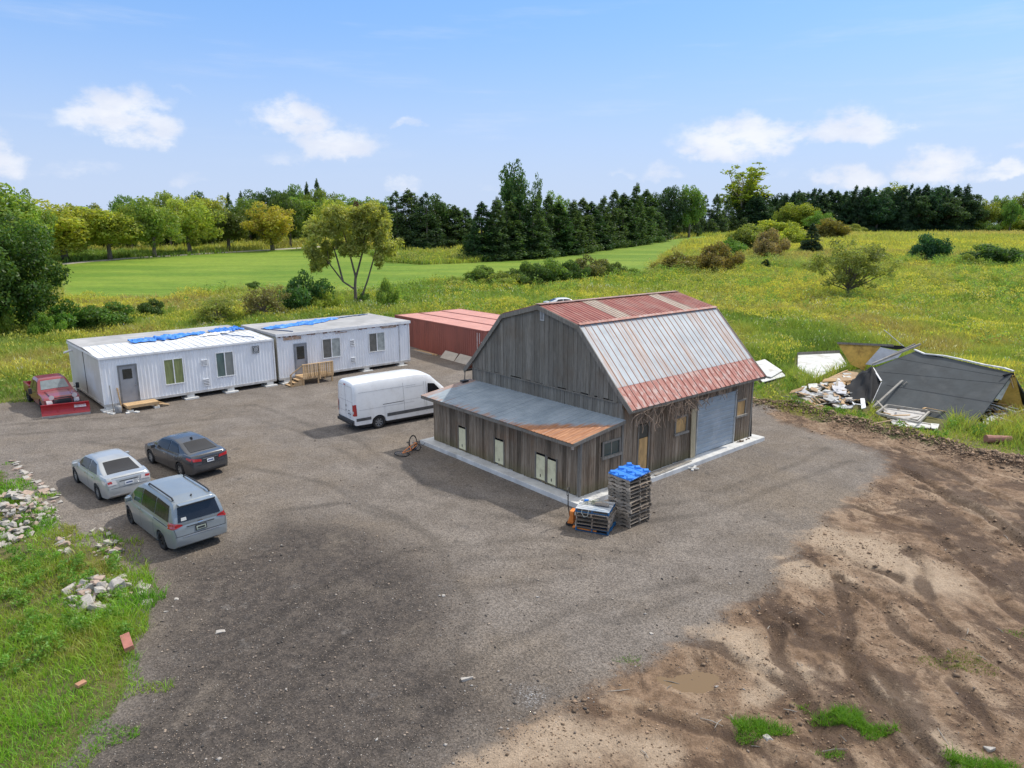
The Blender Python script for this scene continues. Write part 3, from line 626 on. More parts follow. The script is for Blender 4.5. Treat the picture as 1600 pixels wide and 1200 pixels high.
def plant(kind, u, vb, vt, hw, col, label, cat='tree', name='tree', group=None, part=('crown', 'trunk'), rz=None):
    """stand a plant of this kind where the photo shows its foot; vt its top, hw half its width in photo pixels"""
    p = hit(u, vb)
    if p.y > 340: d = ray(u, vb); yy = 318+rnd.uniform(0, 22); p = Vector((d.x/d.y*yy, yy, float(base_z(d.x/d.y*yy, yy))))
    q = p.y*cos(PITCH)-(p.z-CH)*sin(PITCH); dt = ray(u, vt); w = hw*q/F
    h = CH+dt.z/dt.y*p.y-gz(p.x, p.y)
    top, half = SPANS[kind]
    o = thing(name, label, cat, (p.x, p.y, gz(p.x, p.y)-.02), rnd.uniform(-.5, .5) if rz is None else rz, group)
    o.scale = (w/half, w/half, h/top)
    c = mesh_obj(part[0], KIND[kind][0], o); c.color = (*[x*rnd.uniform(.93, 1.07) for x in col], 1)
    mesh_obj(part[1], KIND[kind][1], o)
    return o
DG, MG, YG, OG, LG = (.09, .16, .045), (.17, .28, .06), (.36, .43, .07), (.27, .33, .07), (.27, .40, .08)
BRN, GOLD, RED, PINE, SPR = (.36, .29, .13), (.46, .42, .07), (.09, .035, .04), (.10, .165, .06), (.085, .145, .05)
ORD = ['leftmost', 'second from the left', 'third from the left', 'fourth from the left', 'fifth from the left', 'sixth from the left', 'seventh from the left', 'eighth from the left', 'ninth from the left', 'tenth from the left', 'eleventh from the left', 'twelfth from the left', 'thirteenth from the left', 'fourteenth from the left']
plant('dense', 14, 528, 340, 66, (.085, .15, .03), 'big dense dark green tree at the left edge beside the white trailers', name='broadleaf_tree')
g = 'trees behind the left edge tree'
plant('tall0', 8, 430, 288, 42, LG, 'tall light green tree at the far left, behind the big dense dark tree', group=g, name='broadleaf_tree')
plant('tall1', 56, 422, 298, 26, LG, 'tall light green tree just right of the leftmost tall one, behind the dense dark tree', group=g, name='broadleaf_tree')
row = [(103,409,314,41,YG,0),(172,405,324,37,YG,1),(243,402,309,36,OG,2),(297,396,311,38,YG,3),(358,391,326,27,(0.124, 0.165, 0.041),1),(426,391,317,25,GOLD,0),(455,386,302,22,(0.099, 0.157, 0.033),2),(485,382,309,28,(0.198, 0.281, 0.049),1),(526,389,312,24,YG,3)]
for i_, (u, vb, vt, hw, c, k) in enumerate(row):
    what = {1: 'yellow green', 0: 'yellow green'}.get(0) if c is YG else ('golden yellow' if c is GOLD else ('olive' if c is OG else 'darker green'))
    plant('broad%d' % k, u, vb, vt, hw*1.22, c, f'{what} round tree by the farm lane, {ORD[i_]} in its row', group='row of trees along the farm lane', name='broadleaf_tree')
bk = [(75,400,322,26,MG),(135,396,318,26,OG),(208,392,306,30,MG),(268,388,300,28,OG),(225,380,312,30,DG),(330,384,306,30,YG),(322,372,300,26,DG),(392,380,310,30,MG),(405,372,298,20,DG),(440,372,294,26,DG),(470,368,289,24,MG),(505,374,296,30,(0.165, 0.247, 0.049)),(548,372,305,26,MG),(592,380,308,22,MG),(160,384,322,34,DG)]
for i_, (u, vb, vt, hw, c) in enumerate(bk):
    plant('broad%d' % (i_ % 4), u, vb, vt, hw, c, 'green tree in the wood behind the row of lane trees at the left', group='trees of the wood behind the lane', name='broadleaf_tree')
for i_, (u, vt) in enumerate(((362, 303), (380, 301), (498, 282), (484, 287))):
    plant('spruce%d' % (i_ % 3), u, 372, vt, 12, SPR, f'dark pointed spruce rising over the left wood, {ORD[i_]}' if i_ < 2 else 'dark spruce top at the highest point of the left wood', group='spruces in the left wood', name='spruce_tree')
plant('broad1', 571, 388, 315, 20, RED, 'dark purple leaved tree behind the forked willow', name='broadleaf_tree')
plant('willow', 556, 472, 317, 66, (.42, .47, .12), 'forked pale willow standing alone in front of the mown field', name='willow_tree', rz=0)
for i_, (kd, u, vb, vt, hw, c) in enumerate([('pine0',622,390,301,20,PINE),('pine1',645,389,298,24,PINE),('pine0',668,391,303,20,(0.066, 0.124, 0.046)),('broad2',686,388,305,22,(0.083, 0.148, 0.041)),('pine1',712,388,322,20,SPR),('pine1',728,386,326,16,SPR)]):
    plant(kd, u, vb, vt, hw*1.55, c, f'dark tree of the clump between the willow and the spruce hedge, {ORD[i_]}', group='dark trees between willow and spruces', name='pine_tree')
plant('spruce1', 741, 408, 347, 15, (0.049, 0.116, 0.041), 'shorter bright spruce at the left end of the spruce row', name='spruce_tree')
sr = [(753,406,309),(772,406,306),(792,404,309),(812,403,305),(832,402,306),(853,399,308),(872,398,311),(890,395,312),(905,392,306),(922,390,309),(938,388,303),(955,386,298),(972,384,296),(988,382,292),(1003,379,291),(1014,377,300)]
for i_, (u, vb, vt) in enumerate(sr):
    plant('spruce%d' % (i_ % 3), u, vb, vt+rnd.uniform(-7, 9), rnd.uniform(24, 34), SPR if i_ % 3 else (0.049, 0.102, 0.033), 'tall dark spruce in the tight row along the mown field', group='spruces of the tight row', name='spruce_tree')
for i_, (u, vb, vt) in enumerate(sr[1::2]):
    plant('spruce%d' % (i_ % 3), u+8, vb-5, vt+8+rnd.uniform(0, 8), 30, SPR, 'tall dark spruce in the tight row along the mown field', group='spruces of the tight row', name='spruce_tree')
plant('tall1', 803, 395, 252, 24, (0.099, 0.173, 0.049), 'very tall grey green poplar rising over the spruce row', name='poplar_tree')
plant('column', 838, 392, 272, 9, (0.116, 0.181, 0.058), 'thin side stem of poplar rising right of the tall poplar', name='poplar_tree')
plant('broad0', 868, 388, 300, 18, MG, 'broadleaf crown showing above the middle of the spruce row', name='broadleaf_tree')
plant('broad3', 1046, 372, 292, 27, (0.058, 0.107, 0.041), 'rounded dark tree right of the spruce row', name='broadleaf_tree')
plant('broad1', 1076, 371, 290, 21, MG, 'mid green tree beside the rounded dark tree', name='broadleaf_tree')
for i_, (u, vb, vt) in enumerate(((1100,366,306),(1118,366,304),(1136,365,308),(1150,364,312))): plant('pine%d' % (i_ % 2), u, vb, vt, 15, PINE, f'dark pine left of the tall yellow poplar, {ORD[i_]} of four', group='pines left of the tall poplar', name='pine_tree')
plant('poplar', 1155, 364, 257, 33, (0.314, 0.346, 0.049), 'tall sparse yellow green poplar with bare limbs against the sky', name='poplar_tree')
# plantation on the right
pl = []
for i_ in range(46):
    u = 1172+i_*7.6; tp = np.interp(u, [1172, 1290, 1400, 1500, 1522], [306, 297, 292, 292, 303]); pl.append((u+rnd.uniform(-2, 2), 357-rnd.uniform(0, 2), tp+rnd.uniform(-2, 4)))
for i_ in range(22):
    u = 1180+i_*15; tp = np.interp(u, [1172, 1290, 1400, 1500], [306, 297, 292, 292]); pl.append((u+rnd.uniform(-3, 3), 362-rnd.uniform(0, 2), tp+12+rnd.uniform(-4, 12)))
for i_, (u, vb, vt) in enumerate(pl):
    plant(['pine0', 'tall0', 'pine1', 'spruce1', 'spruce2', 'tall1'][rnd.randrange(6)], u+rnd.uniform(-3, 3), vb, vt+rnd.uniform(-3, 4), rnd.uniform(15, 24), (0.046, 0.102, 0.049) if i_ % 3 else (0.059, 0.119, 0.049), 'dark green conifer in the dense plantation on the right horizon', group='conifers of the plantation', name='pine_tree')
ft = [(1535,352,312,16,OG),(1560,352,306,14,MG),(1578,353,312,16,MG),(1600,353,298,20,(0.214, 0.256, 0.049)),(1625,354,292,20,OG),(1655,354,300,26,MG)]
for i_, (u, vb, vt, hw, c) in enumerate(ft): plant('broad%d' % (i_ % 4), u, vb, vt, hw, c, f'distant hazy tree at the right edge beyond the plantation, {ORD[i_]}', group='far trees at the right edge', name='broadleaf_tree')
plant('column', 1387, 361, 285, 21, (0.281, 0.297, 0.046), 'tall narrow yellow green tree in front of the plantation', name='poplar_tree')
B = [('broad1',1246,366,317,27,(0.281, 0.346, 0.049),'bright yellow green small tree right of the tall poplar'),('broad2',1222,366,325,18,(0.214, 0.281, 0.049),'light green small tree between poplar and bright yellow tree'),
 ('bush0',1296,374,341,26,(0.231, 0.223, 0.058),'olive brown rounded bush left of the narrow yellow tree'),('broad0',1275,368,330,16,MG,'green sapling behind the olive bush'),
 ('bush1',1413,361,328,25,(0.264, 0.190, 0.083),'reddish brown rounded bush right of the narrow yellow tree'),('spruce0',1266,396,350,17,(0.049, 0.096, 0.046),'small dark spruce standing alone at the meadow edge'),
 ('bush2',1200,406,357,30,BRN,'reddish brown tall bush below the tall poplar'),('bush0',1166,392,350,28,OG,'olive bush at the foot of the tall poplar'),('bush1',1142,400,372,22,MG,'dark green bush left of the reddish bush'),
 ('bush2',1120,427,378,38,(0.247, 0.206, 0.066),'big brown olive bush at the end of the mown field'),('bush1',1064,427,395,34,(0.231, 0.214, 0.058),'lower brown olive bush left of the biggest brown bush'),
 ('bush0',1210,368,344,34,YG,'yellow green low bush in front of the dark pines'),('bush1',1240,384,352,26,YG,'yellow green bush beside the small lone spruce'),('bush2',1330,366,350,24,OG,'low olive bush behind the small dark spruce'),
 ('apple',1324,467,374,58,(.28, .30, .10),'wide old apple tree with tangled crown in the right meadow'),('bush0',1452,410,366,26,(0.049, 0.140, 0.058),'round dark evergreen shrub in the right meadow'),
 ('bush0',1548,416,382,40,(0.091, 0.165, 0.046),'dark green bush thicket near the right edge of the meadow'),('bush1',1588,412,388,26,(0.116, 0.181, 0.049),'green bush at the right edge next to the dark thicket'),('bush2',1510,418,396,18,OG,'small olive bush left of the dark thicket'),
 ('small_spruce',1196,422,405,10,(0.066, 0.124, 0.046),'tiny dark conifer below the reddish brown bush'),
 ('bush1',1450,361,340,20,(0.214, 0.281, 0.049),'yellow green round bush right of the reddish one on the horizon'),('bush2',1482,362,345,18,OG,'second round bush right of the reddish one on the horizon'),('bush0',1512,362,342,20,(0.214, 0.281, 0.049),'third round bush right of the reddish one on the horizon'),
 ('bush1',1545,362,346,17,MG,'dark round bush on the horizon near the right edge'),('bush2',1572,363,342,18,OG,'olive round bush on the horizon at the right edge'),('bush0',1605,364,336,24,(0.247, 0.314, 0.049),'bright bush cut by the right edge on the horizon'),
 ('bush2',770,447,424,24,(.10, .16, .04),'green bush filling the thicket between its first two bushes'),('bush1',806,447,420,26,(.13, .19, .05),'olive green bush left of the tall thicket bush'),('bush0',843,446,412,24,(.11, .18, .045),'green bush right of the tall thicket bush'),('bush2',892,442,406,26,(.10, .17, .04),'dense green bush just left of the brown olive bush'),('bush0',944,436,407,20,(.14, .20, .05),'green bush touching the right side of the brown olive bush'),
 ('bush0',752,446,415,24,MG,'leftmost green bush of the thicket below the spruce row'),('bush1',788,450,424,28,OG,'olive bush in the thicket, second from the left'),('bush2',826,446,408,26,(0.132, 0.214, 0.049),'tall green bush in the middle of the thicket'),
 ('bush0',862,444,404,24,MG,'dark green bush in the thicket left of the brown one'),('bush1',922,437,399,32,(0.190, 0.181, 0.066),'brown olive bush at the right of the thicket'),('bush2',962,433,409,18,(0.116, 0.198, 0.049),'green bush at the right end of the thicket'),
 ('bush1',712,447,432,18,LG,'low light green bush left of the thicket'),('bush2',992,432,418,18,LG,'low light green bush right of the thicket'),
 ('bush0',236,500,468,18,(0.074, 0.140, 0.036),'small dark bush behind the left trailer'),('twiggy',340,508,462,30,OG,'thin olive shrub behind the left trailer'),('twiggy',414,500,446,30,(0.247, 0.223, 0.083),'brownish thin shrub behind the middle of the trailers'),
 ('bush1',483,489,425,36,(0.083, 0.165, 0.041),'dark rounded bush left of the willow trunk'),('bush2',510,489,450,22,YG,'yellow green bush beside the dark rounded bush'),('bush2',606,482,434,17,LG,'light green sapling bush right of the willow'),('bush1',570,472,455,8,MG,'little green bush at the foot of the willow'),
 ('bush1',118,518,470,38,(0.099, 0.206, 0.036),'feathery green shrub right of the big dense tree'),('bush0',170,516,474,34,(0.116, 0.231, 0.041),'feathery green shrub behind the left end of the trailer'),('bush2',78,530,488,22,(0.214, 0.330, 0.049),'light green sapling in front of the big dense tree'),
 ('bush2',-6,535,455,24,(0.247, 0.330, 0.049),'yellow green sapling cut by the left edge'),('bush0',395,452,440,10,DG,'low dark shrub at the near side of the field')]
for (kd, u, vb, vt, hw, c, lab) in B:
    tree = kd[:4] in ('broa', 'appl', 'smal')
    plant(kd, u, vb, vt, hw, c, lab, cat='tree' if tree else 'bush', name={'broa': 'small_tree', 'appl': 'apple_tree', 'smal': 'spruce_tree'}.get(kd[:4], 'bush'), part=('crown', 'trunk') if tree else ('foliage', 'stems'))

# low growth under and behind the far trees, nobody could count it
def thicket(name, line, n, h, col, seed, sz=.45):
    rs = np.random.default_rng(seed); C_ = []; Rr = []
    for (u0, v0, u1, v1) in line:
        a, c = hit(u0, v0), hit(u1, v1); k = int((c-a).length/1.6)+2
        for i_ in range(k):
            q = a.lerp(c, (i_+rs.uniform(-.4, .4))/k); x, y = q.x+rs.normal(0, 2.0), q.y+rs.normal(0, 2.0); hh = h*rs.uniform(.4, 1.1); z = float(base_z(x, y))
            for z_ in np.arange(.5, hh, 1.3): C_.append((x+rs.normal(0, .5), y+rs.normal(0, .5), z+z_)); Rr.append(rs.uniform(.8, 1.5))
    o = mesh_obj(name, leaf_cloud(name, C_, Rr, n, sz, rs=rs)); o.color = (*col, 1); return tag(o, kind='stuff')
thicket('wood_undergrowth', [(-60, 398, 120, 392), (120, 392, 330, 384), (330, 384, 560, 373), (430, 371, 620, 372)], 42000, 6.5, (.10, .15, .04), 1)
thicket('pine_undergrowth', [(600, 385, 740, 384), (1020, 372, 1180, 364)], 26000, 8.0, (.07, .115, .045), 2)
thicket('far_undergrowth', [(1150, 363.5, 1640, 363.5)], 16000, 3.5, (.12, .17, .05), 3)
# ---------------------------------------------------------------- building materials
def wood_mat(name, c0, c1, grain=26, tone=.38, warm=(.17, .12, .08), moss=None, axis=2):
    m, t, p = new_mat(name); sc = [6, 6, 6]; sc[axis] = .35; v = objc(t, tuple(sc)); tn = attr(t, 'tone')
    n1 = noise(t, v, 1.6, 8, .7, .3); n2 = noise(t, v, grain*.35, 4, .7); n3 = noise(t, objc(t), .8, 5, .6)
    c = mixc(t, sstep(t, n1, .28, .72), c0, c1)
    c = mixc(t, mth(t, 'MULTIPLY', sstep(t, n3, .48, .72), .6), c, warm)
    c = mixc(t, 1.0, c, mth(t, 'MULTIPLY_ADD', tn, 2*tone, 1-tone), 'MULTIPLY')
    c = mixc(t, 1.0, c, sstep(t, n2, .2, .8, .68, 1.3), 'MULTIPLY')
    if moss:
        g_ = nd(t, 'ShaderNodeTexCoord'); sp = nd(t, 'ShaderNodeSeparateXYZ'); t.links.new(g_.outputs['Object'], sp.inputs[0])
        c = mixc(t, mth(t, 'MULTIPLY', sstep(t, mth(t, 'ADD', sp.outputs[2], mth(t, 'MULTIPLY', n1, -.5)), .55, .0), .5), c, moss)
    setc(t, p.inputs['Base Color'], c); p.inputs['Roughness'].default_value = .9; p.inputs['Specular IOR Level'].default_value = .2
    bump(t, p, n2, .5, .01)
    return m
BARNWOOD = wood_mat('barn_board', (.15, .108, .072), (.31, .25, .19), warm=(.23, .145, .09), moss=(.14, .13, .055), tone=.5)
GABLEWOOD = wood_mat('gable_board', (.16, .145, .12), (.26, .24, .21), warm=(.19, .155, .12), tone=.25)
TRIMWOOD = wood_mat('trim_board', (.16, .145, .125), (.26, .24, .21), tone=.3)
NEWWOOD = wood_mat('new_lumber', (.46, .30, .15), (.62, .44, .26), warm=(.40, .25, .12), tone=.3, axis=0)
PALLETWOOD = wood_mat('pallet_wood', (.20, .165, .13), (.42, .36, .29), warm=(.30, .21, .14), tone=.5, axis=0)
OLDPLANK = wood_mat('old_plank', (.30, .27, .23), (.48, .44, .38), tone=.35, axis=0)
CONC = simple('concrete', (.66, .65, .62), .9, var=.16, sc=1.5, dirt=(.30, .28, .24), amt=.5, bmp=.25)
CREAM = simple('cream_paint', (.80, .74, .48), .6, var=.08, dirt=(.35, .28, .16), amt=.35)
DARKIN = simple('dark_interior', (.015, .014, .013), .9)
GLASS = simple('window_glass', (.06, .085, .08), .10, var=.3, sc=1.2, spec=.8)
GREYGLASS = simple('curtained_glass', (.22, .235, .225), .16, var=.15, sc=1.0, spec=.7)
PLY = simple('plywood', (.55, .34, .14), .85, var=.25, sc=4, dirt=(.10, .06, .03), amt=.8, stretch=(1, 1, .3))
BLACKM = simple('black_metal', (.02, .02, .022), .5)
STEEL = simple('steel', (.45, .45, .46), .35, metal=.9, var=.2)
def roof_mat(name, kind):
    """corrugated sheet; kind: grey, red, flare, lean"""
    m, t, p = new_mat(name); c_ = nd(t, 'ShaderNodeTexCoord'); v = c_.outputs['Object']; sp = nd(t, 'ShaderNodeSeparateXYZ'); t.links.new(v, sp.inputs[0])
    def sv(s):
        q = nd(t, 'ShaderNodeMapping'); q.inputs['Scale'].default_value = s; t.links.new(v, q.inputs[0]); return q.outputs[0]
    along = (9, .55, .55) if kind != 'lean' else (.8, 7, .8)
    st = noise(t, sv(along), 1.0, 7, .62, .2); st2 = noise(t, sv(tuple(a*2.6 for a in along)), 1.0, 5, .6); bl = noise(t, sv((1, 1, 1)), 1.1, 7, .65)
    # sheet by sheet tone (0.76 m cover width)
    ax = sp.outputs[0] if kind != 'lean' else sp.outputs[1]
    wn = nd(t, 'ShaderNodeTexWhiteNoise', noise_dimensions='1D'); t.links.new(mth(t, 'FLOOR', mth(t, 'DIVIDE', ax, .76)), wn.inputs['W'])
    seam = mth(t, 'ABSOLUTE', mth(t, 'SUBTRACT', mth(t, 'FRACT', mth(t, 'DIVIDE', ax, .38)), .5)); seam = sstep(t, seam, .40, .5)
    galv = mixc(t, sstep(t, bl, .3, .7), (.34, .37, .395), (.45, .48, .50))
    rust = mixc(t, sstep(t, st2, .3, .7), (.30, .12, .055), (.46, .22, .10))
    if kind == 'grey':
        f = mth(t, 'ADD', mth(t, 'MULTIPLY', st, .75), mth(t, 'MULTIPLY', wn.outputs[0], .16)); f = mth(t, 'ADD', f, mth(t, 'MULTIPLY', seam, .10))
        c = mixc(t, mth(t, 'MULTIPLY', sstep(t, f, .45, .60), .75), galv, mixc(t, .45, rust, (.45, .38, .33)))
        c = mixc(t, mth(t, 'MULTIPLY', mth(t, 'MULTIPLY', seam, sstep(t, st2, .25, .5)), .8), c, (.42, .21, .12))
    elif kind == 'red':
        c = mixc(t, sstep(t, st, .3, .7), (.20, .050, .042), (.38, .135, .105)); c = mixc(t, mth(t, 'MULTIPLY', seam, .5), c, (.42, .22, .18))
        c = mixc(t, mth(t, 'MULTIPLY', sstep(t, bl, .46, .62), .55), c, (.36, .21, .17))
    elif kind == 'flare':
        c = mixc(t, sstep(t, st, .3, .7), (.30, .085, .065), (.47, .21, .16)); c = mixc(t, mth(t, 'MULTIPLY', sstep(t, noise(t, sv((5, 2.5, 2.5)), 1.0, 6, .65), .48, .62), .75), c, (.50, .40, .36))
        c = mixc(t, mth(t, 'MULTIPLY', seam, .5), c, (.22, .07, .05))
    else:
        # rust in the near lower corner and scattered along the eave
        g_ = mth(t, 'ADD', mth(t, 'MULTIPLY', sp.outputs[1], -.42), mth(t, 'MULTIPLY', sp.outputs[0], -.62)); g_ = mth(t, 'ADD', g_, mth(t, 'MULTIPLY', st, .9))
        a1 = sstep(t, g_, -.72, -.40)
        e_ = mth(t, 'ADD', mth(t, 'MULTIPLY', sp.outputs[0], -.55), mth(t, 'MULTIPLY', st, 2.2)); a2 = mth(t, 'MULTIPLY', sstep(t, e_, 1.32, 1.48), .6)
        far = mth(t, 'ADD', mth(t, 'MULTIPLY', sp.outputs[1], .6), mth(t, 'MULTIPLY', st, 2.0)); a3 = mth(t, 'MULTIPLY', sstep(t, far, 6.75, 7.0), .6)
        c = mixc(t, mth(t, 'MAXIMUM', a1, mth(t, 'MAXIMUM', a2, a3)), mixc(t, sstep(t, bl, .3, .7), (.25, .30, .34), (.36, .41, .45)), mixc(t, sstep(t, st2, .3, .7), (.30, .125, .06), (.50, .25, .13)))
        c = mixc(t, mth(t, 'MULTIPLY', seam, .35), c, (.16, .18, .20))
    setc(t, p.inputs['Base Color'], c); p.inputs['Roughness'].default_value = .62; p.inputs['Metallic'].default_value = .08 if kind in ('grey', 'lean') else 0
    p.inputs['Specular IOR Level'].default_value = .35
    return m
def corr(b, A, Bv, C_, D, pitch=.127, amp=.018, rib=None):
    """corrugated sheet over the quad A-B (eave line) D-C (top line); ribs run from AB up to DC"""
    A, Bv, C_, D = map(Vector, (A, Bv, C_, D)); n = (Bv-A).cross(D-A).normalized(); n = n if n.z > 0 else -n
    if abs(n.z) < .02 and n.dot(Vector((0, -1, 0))) < 0: pass
    Ln = (Bv-A).length; k = max(2, int(round(Ln/pitch))); prof = []
    for i_ in range(k):
        prof += [((i_+.0)/k, 0), ((i_+.28)/k, 0), ((i_+.40)/k, 1), ((i_+.88)/k, 1)] if rib is None else [((i_+.0)/k, 0), ((i_+1-rib)/k, 0), ((i_+1-rib*.7)/k, 1), ((i_+1-rib*.3)/k, 1)]
    prof.append((1, 0)); vs = []
    for s_, h_ in prof:
        vs += [A.lerp(Bv, s_)+n*amp*h_, D.lerp(C_, s_)+n*amp*h_]
    b.add(vs, [(2*i_, 2*i_+2, 2*i_+3, 2*i_+1) for i_ in range(len(prof)-1)])
    # underside sheet gives the sheet its body
    o_ = -n*.012; vs2 = [A+o_, Bv+o_, C_+o_, D+o_]; b.add(vs2, [(3, 2, 1, 0)])
    return b
# ---------------------------------------------------------------- the barn
TH = R(40.73); barn = thing('barn', 'weathered grey board barn with rusty gambrel roof and lean-to on a pale slab', 'barn', (2.65, 25.79, 0), TH)
BM = Matrix.Translation((2.65, 25.79, 0)) @ Matrix.Rotation(TH, 4, 'Z')
LA, LB, DL, G = 10.0, 12.48, 2.47, .2
b = MB(); b.box(-.58, LB+.58, -.58, LA+.5, -.3, G); f_ = b.build('foundation', CONC, barn, bevel=.02)
def board_wall(b, O, U, length, zt, openings, w=.24, seed=0, nrm=None, z0=G, th=.03, batten=True):
    """vertical boards from O along U; zt(s) gives the top; openings [(s0,s1,z0,z1)]"""
    rs = random.Random(seed); O, U = Vector(O), Vector(U); nv = Vector(nrm); s = 0.0; cuts = sorted({c for o in openings for c in o[:2]})
    while s < length-.02:
        e = min(length, s+w*rs.uniform(.75, 1.25))
        for c in cuts:
            if s+.01 < c < e+.06: e = c; break
        m_ = (s+e)/2; segs = [(z0, None)]
        for (a0, a1, b0, b1) in openings:
            if a0 < m_ < a1: segs = [(z0, b0), (b1, None)] if b0 > z0+.02 else [(b1, None)]
        tn = rs.random()*.8+.1; t_ = th*rs.uniform(.7, 1.3); g = .006
        for (q0, q1) in segs:
            za, zb_ = (zt(s+g), zt(e-g)) if q1 is None else (q1, q1)
            if q0 == z0: q0_ = q0+rs.choice([0, 0, 0, .02, .05, -.0])+.005
            else: q0_ = q0
            if min(za, zb_) < q0_+.05: continue
            p0, p1 = O+U*(s+g), O+U*(e-g)
            b.prism([p0+Vector((0,0,q0_)), p1+Vector((0,0,q0_)), p1+Vector((0,0,zb_)), p0+Vector((0,0,za))], nv*t_, tn)
            if batten and rs.random() < .8 and za-q0_ > .8:
                c0 = O+U*e; b.prism([c0-U*.022+Vector((0,0,q0_)), c0+U*.022+Vector((0,0,q0_)), c0+U*.022+Vector((0,0,zb_-.03)), c0-U*.022+Vector((0,0,zb_-.03))], nv*(t_+.018), min(1, tn+.12))
        s = e
W1 = (1.2, 2.42, 1.5, 2.2); DOOR = (3.55, 4.2, G, 2.5); W2 = (6.0, 7.0, 1.6, 2.35); ROLL = (7.75, 10.95, G, 2.85); W3 = (10.98, 11.95, 1.5, 2.3)
HATCH = [(7.36, 7.93, .30, 1.42), (4.58, 5.2, .30, 1.46), (1.89, 2.47, .32, 1.46), (1.25, 1.78, .30, 1.42)]
zlt = lambda s: 2.46+(s/DL)*.40          # lean-to end wall follows its roof
zmain = lambda s: 3.9
b = MB()
board_wall(b, (.04, 0, 0), (1, 0, 0), DL-.04, zlt, [(o[0]-.04, o[1]-.04, o[2], o[3]) for o in [W1]], seed=1, nrm=(0, -1, 0))
board_wall(b, (DL, 0, 0), (1, 0, 0), LB-DL, zmain, [(o[0]-DL, o[1]-DL, o[2], o[3]) for o in [DOOR, W2, ROLL, W3]], seed=2, nrm=(0, -1, 0))
board_wall(b, (0, -.03, 0), (0, 1, 0), LA+.03, lambda s: 2.42, [(h[0]+.03, h[1]+.03, h[2], h[3]) for h in HATCH], seed=3, nrm=(-1, 0, 0))
board_wall(b, (LB, 0, 0), (0, 1, 0), LA, lambda s: 3.4, [], seed=4, nrm=(1, 0, 0)); board_wall(b, (0, LA, 0), (1, 0, 0), DL, zlt, [], seed=5, nrm=(0, 1, 0)); board_wall(b, (DL, LA, 0), (1, 0, 0), LB-DL, zmain, [], seed=6, nrm=(0, 1, 0))
b.build('wall', BARNWOOD, barn)
# gable walls: upper boards above a drip line at 3.6 m
def gable_top(y):
    y = min(y, LA-y); return 3.96+(y/.23)*.2 if y < .23 else (4.16+(y-.23)/2.22*2.36 if y < 2.45 else 6.52+(y-2.45)/2.55*.64)
b = MB(); lo = MB()
board_wall(b, (DL, 0, 0), (0, 1, 0), LA, lambda s: gable_top(s)-.05, [], seed=7, nrm=(-1, 0, 0), z0=3.62, th=.055, w=.27)
board_wall(b, (DL, 0, 0), (0, 1, 0), LA, lambda s: min(3.62, gable_top(s)-.05), [], seed=8, nrm=(-1, 0, 0), z0=2.7, th=.03, w=.27)
b.bar((DL-.075, .25, 3.60), (DL-.075, LA-.25, 3.60), .03, .05)
b.build('gable_wall', GABLEWOOD, barn)
b = MB(); board_wall(b, (LB, 0, 0), (0, 1, 0), LA, lambda s: gable_top(s)-.05, [], seed=9, nrm=(1, 0, 0), z0=3.4, w=.27); b.build('gable_wall', GABLEWOOD, barn)
# dark inside so openings read as openings
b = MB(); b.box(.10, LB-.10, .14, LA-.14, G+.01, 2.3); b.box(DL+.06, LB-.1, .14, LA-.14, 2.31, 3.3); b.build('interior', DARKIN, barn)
RG, RR_, RF, RL = roof_mat('roof_galvanised', 'grey'), roof_mat('roof_rust_red', 'red'), roof_mat('roof_flare_red', 'flare'), roof_mat('lean_to_sheet', 'lean')
x0, x1 = DL-.12, LB+.12
for sgn in (1, -1):
    y_ = (lambda q: q) if sgn == 1 else (lambda q: LA-q)
    A_ = lambda x, y, z: (x, y_(y), z)
    q = [(x0, x1), (x1, x0)][sgn == -1]
    b = MB(); corr(b, A_(q[0], 2.45, 6.60), A_(q[1], 2.45, 6.60), A_(q[1], 4.98, 7.24), A_(q[0], 4.98, 7.24), pitch=.24, amp=.025, rib=.3); b.build('upper_roof', RR_, barn)
    b = MB(); corr(b, A_(q[0], .23, 4.23), A_(q[1], .23, 4.23), A_(q[1], 2.49, 6.585), A_(q[0], 2.49, 6.585), pitch=.38, amp=.02, rib=.2); b.build('steep_roof', RG, barn)
    b = MB(); corr(b, A_(q[0], -.58, 3.43), A_(q[1], -.58, 3.43), A_(q[1], .26, 4.245), A_(q[0], .26, 4.245), pitch=.38, amp=.028, rib=.22); b.build('eave_roof', RF, barn)
    if sgn == 1:
        TR = simple('fibreglass_sheet', (.44, .38, .29), .5, var=.2, sc=2, stretch=(6, 1, 1), dirt=(.27, .16, .10), amt=.4)
        for (a, c) in ((5.05, 5.95), (10.0, 10.75)):
            b = MB(); corr(b, (a, 2.43, 6.613), (c, 2.43, 6.613), (c, 5.0, 7.262), (a, 5.0, 7.262), pitch=.24, amp=.022, rib=.3); b.build('skylight_panel', TR, barn)
        b = MB(); b.bar((x0, 2.44, 6.63), (x1, 2.44, 6.63), .14, .02, up=(0, -.6, 1)); b.build('ridge_flashing', simple('rusty_flashing', (.36, .16, .12), .7, var=.4, sc=5, dirt=(.50, .48, .46), amt=.6), barn)
b = MB(); b.bar((x0-.02, 5, 7.27), (x1+.02, 5, 7.27), .34, .025); b.build('ridge_cap', simple('rusty_ridge', (.34, .22, .18), .7, var=.4, sc=5), barn)
b = MB(); corr(b, (-.62, -.24, 2.56), (-.62, LA+.24, 2.56), (DL-.03, LA+.24, 2.96), (DL-.03, -.24, 2.96), pitch=.20, amp=.016, rib=.35); b.build('lean_to_roof', RL, barn)
